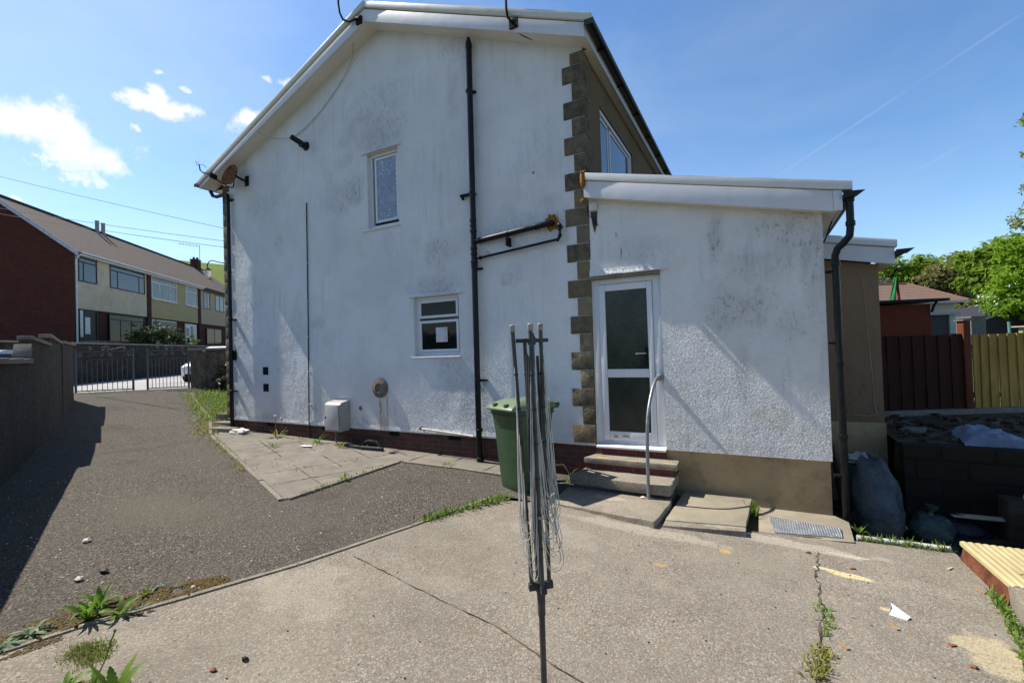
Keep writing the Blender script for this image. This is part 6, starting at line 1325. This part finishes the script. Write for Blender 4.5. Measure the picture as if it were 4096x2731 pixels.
# ------------------------------------------------------------------ weeds, grass, moss, litter
def blade(mb, p, d, L, W, lift, curl, nseg=5, fold=.25, lobes=0, tw=0.0):
    """one leaf: p base, d horizontal direction, lift start slope, curl downward bend"""
    s_ = Vector((-d.y, d.x, 0)); pts = []; x = 0; z = 0; sl_ = lift
    for k in range(nseg+1):
        u = k/nseg; w_ = W*max(.05, math.sin(math.pi*min(1, u*.85+.12))**.8)*(1-.2*u)*(1-(.45 if lobes and k % 2 else 0)*(1-u*.6)); s_ = Vector((-d.y, d.x, 0))+Zv*tw*u; c = p+d*x+Zv*z
        pts.append((c-s_*w_+Zv*w_*fold, c, c+s_*w_+Zv*w_*fold)); st_ = L/nseg; n_ = math.hypot(1, sl_); x += st_/n_; z += st_*sl_/n_; sl_ -= curl/nseg
    vs = [q for tri in pts for q in tri]; fs = []
    for k in range(nseg): a_ = 3*k; fs += [(a_, a_+1, a_+4, a_+3), (a_+1, a_+2, a_+5, a_+4)]
    mb.add(vs, fs)
WG = 'weeds in the yard'
def weed(name, label, x, y, n, L, W, m, seed, z=None, lift=(.4, 1.6), curl=(1.0, 2.4), group=WG, rad=.01):
    rnd = random.Random(seed); mb = MB(); z = g(x)+.008 if z is None else z
    for k in range(n):
        an = 6.283*k/n+rnd.uniform(-.4, .4); d = Vector((math.cos(an), math.sin(an), 0)); blade(mb, Vector((x, y, z))+d*rad*rnd.random(), d, L*rnd.uniform(.6, 1.15), W*rnd.uniform(.7, 1.2), rnd.uniform(*lift), rnd.uniform(*curl), 12 if W > .009 else 6, rnd.uniform(.05, .5), W > .009, rnd.uniform(-.6, .6))
    for k in range(n//2):
        an = rnd.random()*6.283; d = Vector((math.cos(an), math.sin(an), 0)); blade(mb, Vector((x, y, z))+d*rad, d, L*rnd.uniform(.25, .6), W*rnd.uniform(.4, .8), rnd.uniform(.1, 1.2), rnd.uniform(.5, 2), 6, .2, False, rnd.uniform(-.8, .8))
    return single(name, mb, m, label, 'weed', (x, y, z), group, smooth=80)
weed('broad_leaf_weed', 'upright bright green weed on the kerb, largest by the drive edge', -3.79, 1.31, 12, 0.181, 0.020, M_WEED, 1, lift=(.6, 2.8))
weed('broad_leaf_weed', 'bright weed on the drive just behind the largest kerb weed', -3.90, 1.41, 12, 0.160, 0.018, M_WEED, 2, lift=(.5, 2.2))
weed('broad_leaf_weed', 'low bright weed on the kerb right of the largest weed', -3.66, 1.43, 9, 0.145, 0.017, M_WEED, 3)
weed('grey_weed', 'silvery grey weed clump farthest left along the kerb', -3.90, 1.08, 18, 0.131, 0.017, M_WEED2, 4, lift=(.2, 1.4))
weed('grey_weed', 'grey leafed weed spilling over the kerb at the left edge', -3.87, .98, 17, 0.116, 0.017, M_WEED2, 5, lift=(.1, 1.0))
weed('grey_weed', 'small grey rosette on the moss beside the kerb', -3.83, 1.72, 10, 0.072, 0.011, M_WEED2, 6, lift=(.1, .6))
weed('grey_weed', 'grey rosette growing right beside the bright kerb weeds', -3.62, 1.52, 10, 0.087, 0.014, M_WEED2, 7, lift=(.1, .6))
weed('broad_leaf_weed', 'small upright weed in the moss patch', -3.80, 1.62, 6, 0.087, 0.010, M_WEED, 8, lift=(1.0, 2.6))
weed('dandelion_plant', 'broad dandelion leaves at the bottom edge of the yard', -2.86, 1.085, 8, 0.203, 0.025, M_WEED, 9, lift=(.8, 2.2), curl=(.8, 1.8))
weed('dandelion_plant', 'weed with toothed leaves left of the dandelion stalk', -3.13, .99, 9, 0.145, 0.017, M_WEED, 10)
weed('dandelion_plant', 'low leaves at the foot of the leaning stalk', -3.00, 1.06, 8, 0.116, 0.020, M_WEED, 12)
mb = MB(); p0 = Vector((-3.02, 1.05, g(-3)+.01)); mb.tube([p0, p0+Vector((-.02, .07, .11)), p0+Vector((-.03, .10, .19)), p0+Vector((-.03, .115, .225))], .0035, 6); ds = thing('dandelion_stalk', 'bare leaning dandelion stalk near the bottom edge', 'weed', p0, 0, WG); part('stalk', mb, M_WEED, ds)
mb = MB(); mb.lathe(p0+Vector((-.03, .114, .222)), (0, .1, 1), [(.005, 0), (.007, .006), (.005, .014)], 8); part('seed_head', mb, M_STALK, ds)
def tuft(name, label, pts, n, L, m, seed, spread=.05, kind='stuff', wid=.0025, z0=None):
    rnd = random.Random(seed); mb = MB()
    for k in range(n):
        i = rnd.randrange(len(pts)-1) if len(pts) > 1 else 0; a_ = Vector((*pts[i], 0)); b_ = Vector((*pts[min(i+1, len(pts)-1)], 0)); p = a_.lerp(b_, rnd.random())+Vector((rnd.gauss(0, spread), rnd.gauss(0, spread), 0)); p.z = (g(p.x)+.012 if z0 is None else z0)
        an = rnd.random()*6.283; blade(mb, p, Vector((math.cos(an), math.sin(an), 0)), L*rnd.uniform(.5, 1.3), wid*rnd.uniform(.6, 1.4), rnd.uniform(.5, 3.5), rnd.uniform(.6, 3), 4, .1)
    o = struct(name, mb, m, label, 80, kind); return o
tuft('grass', 'low green weeds and grass along the joint by the bin', [(-2.92, 3.55), (-2.80, 3.85), (-2.62, 4.25), (-2.52, 4.5)], 420, .075, M_GRASS, 1, .035, wid=.006)
tuft('grass', 'long grass bank by the house corner', [(-13.8, 7.55), (-12.6, 7.05), (-11.4, 6.55), (-10.5, 6.25)], 2600, .095, M_GRASS, 2, .28, wid=.009)
tuft('grass', 'grass along the left garden edge', [(-14.4, 7.9), (-13.2, 7.9), (-11.5, 7.4), (-10.2, 6.9)], 1900, .14, M_GRASS, 3, .35, wid=.010)
tuft('grass', 'yellowish verge grass spilling onto the drive', [(-14.5, 7.40), (-13.0, 6.75), (-11.3, 6.05), (-10.2, 5.42), (-9.4, 5.10)], 1100, .065, M_GRASSDRY, 4, .10, wid=.006)
tuft('grass', 'thin grass along the drive side of the paving kerb', [(-9.4, 5.08), (-8.3, 4.66), (-7.2, 4.25), (-6.2, 3.85)], 260, .07, M_GRASSDRY, 5, .05, wid=.005)
tuft('grass', 'weeds along the right edge of the paving', [(-4.67, 3.5), (-4.66, 4.2), (-4.66, 4.9)], 120, .05, M_GRASSDRY, 6, .025, wid=.005)
tuft('grass', 'weeds growing in the crack of the yard', [(.335, 3.72), (.345, 3.55), (.31, 3.35)], 70, .035, M_WEED, 7, .022, wid=.005)
tuft('grass', 'dry weeds low down in the crack of the yard', [(.28, 3.22), (.25, 3.05), (.22, 2.9)], 180, .045, M_GRASSDRY, 8, .03, wid=.005)
tuft('grass', 'weeds along the pipe at the yard edge', [(.80, 5.16), (1.0, 5.18), (1.2, 5.19), (1.40, 5.20)], 300, .075, M_GRASS, 9, .018, wid=.004, z0=-.25)
tuft('grass', 'weeds between the yard and the concrete block', [(1.42, 4.50), (1.40, 4.2), (1.36, 3.95), (1.28, 3.6), (1.2, 3.3)], 330, .05, M_WEED, 10, .018, wid=.006)
tuft('grass', 'weeds in the gully beside the loose slab', [(-.09, 5.3), (-.08, 5.6)], 60, .10, M_GRASS, 11, .02, wid=.004)
tuft('grass', 'sparse weeds on the paving joints', [(-6.4, 4.6), (-6.0, 4.35), (-5.6, 4.1)], 26, .05, M_GRASSDRY, 12, .25, wid=.004)
tuft('grass', 'tiny weeds under the seam of the drive gates', [(-17.3, 5.95), (-16.5, 6.8)], 60, .08, M_WEED, 13, .05, wid=.006)
def moss(label, poly, n, r, m, seed, name='moss'):
    rnd = random.Random(seed); mb = MB(); xs = [p[0] for p in poly]; ys = [p[1] for p in poly]
    def ins(x, y):
        c = False; j = len(poly)-1
        for i in range(len(poly)):
            if (poly[i][1] > y) != (poly[j][1] > y) and x < (poly[j][0]-poly[i][0])*(y-poly[i][1])/(poly[j][1]-poly[i][1])+poly[i][0]: c = not c
            j = i
        return c
    k = 0
    while k < n:
        x, y = rnd.uniform(min(xs), max(xs)), rnd.uniform(min(ys), max(ys))
        if not ins(x, y) or mnoise.noise(Vector((x*7, y*7, seed))) < (-.34 if n > 4000 else -.12): k += .34; continue
        z = g(x)+(.003 if x < interp(y, [p[1] for p in KERB], [p[0] for p in KERB]) else .013); rr = r*rnd.uniform(.5, 1.3); an = rnd.random()*6.28; tx, ty = rnd.uniform(-.5, .5), rnd.uniform(-.5, .5)
        c = Vector((x, y, z)); vs = [c+Vector((math.cos(an+q*1.257)*rr, math.sin(an+q*1.257)*rr, .001+abs(tx*math.cos(q)+ty*math.sin(q))*rr*.8)) for q in range(5)]+[c+Zv*rr*.55]
        mb.add(vs, [(0, 1, 5), (1, 2, 5), (2, 3, 5), (3, 4, 5), (4, 0, 5)]); k += 1
    return struct(name, mb, m, label, 0, 'stuff')
moss('brown moss along the drive side of the kerb', [(-3.80, 1.0), (-3.70, 1.45), (-3.48, 1.78), (-3.42, 1.98), (-3.56, 2.06), (-3.76, 1.84), (-3.96, 1.45), (-4.10, 1.05), (-3.98, .85)], 5200, .009, M_MOSS, 1)
moss('brown moss along the kerb at the left edge', [(-3.72, .85), (-3.60, 1.30), (-3.50, 1.55), (-3.62, 1.50), (-3.78, 1.25), (-3.98, .85)], 1700, .008, M_MOSS, 2)
moss('light green moss patch on the yard', [(-3.56, 1.16), (-3.38, 1.30), (-3.22, 1.22), (-3.24, 1.10), (-3.42, 1.06)], 500, .005, M_MOSSG, 3)
tuft('moss', 'stringy light green moss tufts on the yard', [(-3.46, 1.14), (-3.36, 1.18), (-3.27, 1.15)], 1500, .020, M_MOSSG, 41, .045, wid=.0016)
moss('scattered moss by the dandelion', [(-3.15, 1.05), (-2.98, 1.16), (-2.9, 1.1), (-3.05, .98)], 240, .006, M_MOSSG, 4)
# weeds at the foot of the house wall
for i, (x, y, n_, L, lab) in enumerate(((-8.0, 5.55, 16, .20, 'tall seeded weed tuft at the wall foot near the left downpipe'), (-7.25, 4.98, 10, .13, 'dandelion like weed in the middle of the paving'), (-6.85, 5.52, 12, .19, 'sprawling weed left of the gas pipe'), (-6.20, 5.45, 14, .15, 'leafy weed right of the gas pipe'), (-5.72, 5.52, 8, .10, 'small pale weed by the dark hose'),
        (-7.35, 5.60, 8, .10, 'small weed at the wall foot left of the meter box'), (-3.9, 5.28, 9, .12, 'thin dry weed on the narrow paving strip'), (-2.13, 5.45, 12, .10, 'bright weed tuft in the corner by the door steps'), (.80, 5.36, 10, .10, 'green weed at the right corner of the drain surround'), (-5.25, 4.9, 7, .08, 'small weed in a joint of the paving'), (-4.66, 4.15, 10, .12, 'grassy weed on the right paving edge'))):
    weed('wall_weed', lab, x, y, n_, L, L*.075, M_WEED if i % 3 else M_GRASSDRY, 30+i, lift=(.6, 3.0), group='weeds around the house', rad=.05)
random.seed(9)
for i, (x, y, h_, lab) in enumerate(((-8.05, 5.56, .36, 'tallest seed stalk above the weed tuft by the wall'), (-7.90, 5.58, .32, 'second seed stalk above the weed tuft by the wall'), (-13.2, 7.75, .62, 'dandelion clock farther back in the long grass'), (-12.3, 7.35, .55, 'dandelion clock in front in the long grass'), (-11.3, 6.85, .46, 'dandelion clock nearest the house corner'), (-12.9, 7.3, .50, 'dandelion clock at the left of the long grass'))):
    p = Vector((x, y, g(x)+.02)); s_ = thing('dandelion_clock', lab, 'weed', p, 0, 'dandelion clocks'); mb = MB(); mb.tube([p, p+Vector((.02, .0, h_*.6)), p+Vector((.0, .01, h_))], .004, 5); part('stalk', mb, M_STALK, s_); mb = MB(); mb.lump(p+Vector((0, .01, h_+.02)), (.028, .028, .028), i, 8, 10, .1); part('seed_head', mb, M_FLUFF, s_)
mb = MB(); mb.tube([(-2.33, 5.52, .08), (-2.22, 5.50, .10), (-2.14, 5.46, .02), (-2.12, 5.45, -.05)], .004, 5); mb.tube([(-2.12, 5.45, -.04), (-2.06, 5.44, .05), (-1.98, 5.42, .10)], .004, 5); single('dry_stem', mb, M_STALK, 'pair of dry stems arching from the weed by the steps', 'stem')
mb = MB(); mb.tube([(-2.42, 5.20, g(-2.4)+.02), (-2.15, 5.38, g(-2.2)+.03)], .014, 8); single('stick', mb, M_SLEEPER, 'short grey stick lying by the door steps', 'stick')
# small garden stones, step blocks at the house corner
for i, (x0, x1, y, z0, z1, lab) in enumerate(((-10.75, -9.88, 6.12, .05, .36, 'dark brick edging block below the long grass at the house corner'), (-10.45, -9.88, 5.90, .05, .22, 'pale slab stepped behind the corner paving'), (-9.88, -9.32, 5.50, .05, .19, 'thin raised slab at the foot of the left downpipe'))):
    mb = MB(); mb.hexa([(x0, y-.12, z0), (x1, y-.06, z0), (x1, y+.16, z0), (x0, y+.10, z0), (x0, y-.12, z1), (x1, y-.06, z1), (x1, y+.16, z1), (x0, y+.10, z1)]); single('corner_block', mb, (M_STONEWALL, M_PAVING, M_PAVING)[i], lab, 'block', group='blocks at the house corner', bevel=.01)
mb = MB(); mb.lump((-9.05, 5.50, .13), (.24, .12, .07), 12, 12, 18, .5, 2.4, flat=.10); single('rag', mb, M_CLOTH, 'crumpled white rag on the paving under the left downpipe', 'rag', smooth=60)
mb = MB(); mb.tube([(-6.05, 5.60, .06), (-5.85, 5.58, .10), (-5.70, 5.60, .15), (-5.52, 5.60, .14), (-5.42, 5.58, .06)], .03, 8); mb.tube([(-6.15, 5.55, .05), (-5.75, 5.50, .055), (-5.35, 5.55, .05)], .035, 8); single('garden_hose', mb, M_BLACK, 'coil of black hose at the brick base right of the meter box', 'hose')
def scrap(name, label, x, y, pts, z, m, cat='litter', group='litter on the ground', th=.003, up=None):
    mb = MB(); zb_ = g(x)+z; mb.prism([(x+p[0], y+p[1], zb_+(p[2] if len(p) > 2 else 0)) for p in pts], (0, 0, th)); return single(name, mb, m, label, cat, (x, y, zb_), group, smooth=0)
pp = thing('folded_paper', 'folded scrap of white paper on the yard right of the crack', 'paper', (.77, 3.84, g(.77)+.013)); zp = g(.77)+.014
mb = MB(); mb.add([(.715, 3.835, zp), (.80, 3.80, zp), (.825, 3.83, zp+.012), (.76, 3.885, zp+.012), (.76, 3.885, zp+.002), (.745, 3.93, zp+.035), (.735, 3.89, zp+.03)], [(0, 1, 2, 3), (4, 2, 5), (0, 3, 5, 6)]); part('sheet', mb, M_PAPER, pp, smooth=0)
scrap('white_scrap', 'white paper scraps on the paving below the meter box', -6.78, 5.24, [(-.12, -.03), (.02, -.05), (.14, .0), (.08, .05), (-.02, .02), (-.1, .04)], .03, M_PAPER)
for i, (x, y, l, an, m, lab) in enumerate(((.724, 3.647, .075, 2.0, M_WOODCHIP, 'orange wood splinter below the white paper'), (.416, 3.276, .08, 2.15, M_WOODCHIP, 'yellow wood splinter beside the crack weeds'), (.60, 4.46, .04, .3, M_STONECHIP, 'red chip at the top of the yard crack area'), (.95, 3.60, .04, .5, M_STONECHIP, 'red brown twig right of the paper'), (1.27, 4.78, .07, .9, M_PLY, 'pale splinter beside the decking corner'), (1.38, 4.45, .06, 2.4, M_WOODCHIP, 'small orange splinter at the end of the decking'))):
    d = Vector((math.cos(an), math.sin(an), 0)); s_ = Vector((-d.y, d.x, 0))*.010; z = g(x)+.0135; mb = MB(); p = Vector((x, y, z)); mb.hexa([p-s_, p+d*l-s_*.6, p+d*l+s_*.6, p+s_, p-s_+Zv*.008, p+d*l-s_*.6+Zv*.006, p+d*l+s_*.6+Zv*.006, p+s_+Zv*.008]); single('wood_splinter', mb, m, lab, 'splinter', group='splinters on the yard', smooth=0)
for i, (x, y, r_, m, lab) in enumerate(((-4.463, 1.646, .026, M_DARKSTONE, 'black lump on the drive near the shadow edge'), (-5.308, 1.837, .028, M_PALESTONE, 'white pebble on the drive above the black lump'), (-4.486, 1.503, .026, M_PALESTONE, 'pale pebble on the drive just left of the black lump'), (-3.60, 1.83, .014, M_PALESTONE, 'tiny white chip on the moss'), (-2.55, 1.55, .016, M_DARKSTONE, 'small dark stone on the pale yard near the kerb'), (-2.62, 1.42, .014, M_STONECHIP, 'small brown stone on the yard near the moss patch'), (1.0, 3.42, .014, M_STONECHIP, 'small red stone right of the splinters'), (.33, 4.62, .016, M_WOODCHIP, 'orange pebble at the top of the crack'), (-1.15, 5.12, .02, M_PALESTONE, 'pale chip beside the foot of the handrail'))):
    mb = MB(); z = g(x)+(.012 if x > -3.4 else .0); z = -.085 if i == 8 else z; mb.lump((x, y, z+r_*.5), (r_*1.25, r_, r_*.7), i, 7, 9, .5, 2.2, flat=z+.0005); single('pebble', mb, m, lab, 'stone', group='stones on the ground', smooth=50)
mb = MB(); mb.tube([(1.02, 3.22, -.235), (1.0, 3.12, -.233), (1.04, 3.0, -.234), (1.2, 2.86, -.234), (1.4, 2.75, -.236)], .0035, 6); mb.tube([(1.0, 3.10, -.232), (1.12, 2.98, -.228), (1.3, 2.86, -.232)], .0025, 6); single('dark_twig', mb, M_BLACKM, 'thin dark twig near the bottom right corner of the yard', 'twig')
# scattered dark specks of grit on the yard, too many to count
rnd = random.Random(77); mb = MB()
for k in range(260):
    x, y = rnd.uniform(-3.3, 1.3), rnd.uniform(1.4, 4.6); kx = interp(y, [p[1] for p in KERB], [p[0] for p in KERB])
    if x < kx+.1: continue
    r_ = rnd.choice((.002, .003, .003, .005)); mb.lump((x, y, g(x)+.012+r_*.4), (r_*1.3, r_, r_*.8), k, 4, 6, .4)
struct('grit', mb, M_DARKSTONE, 'dark grit scattered on the yard', 50, 'stuff')
rnd = random.Random(78); mb = MB()
for k in range(420):
    x, y = rnd.uniform(-9, -3.2), rnd.uniform(1.2, 5); r_ = rnd.choice((.004, .006, .008)); mb.lump((x, y, g(x)+r_*.4), (r_*1.3, r_, r_*.8), k, 4, 6, .4)
struct('gravel', mb, M_PALESTONE, 'pale loose chippings on the drive', 50, 'stuff')
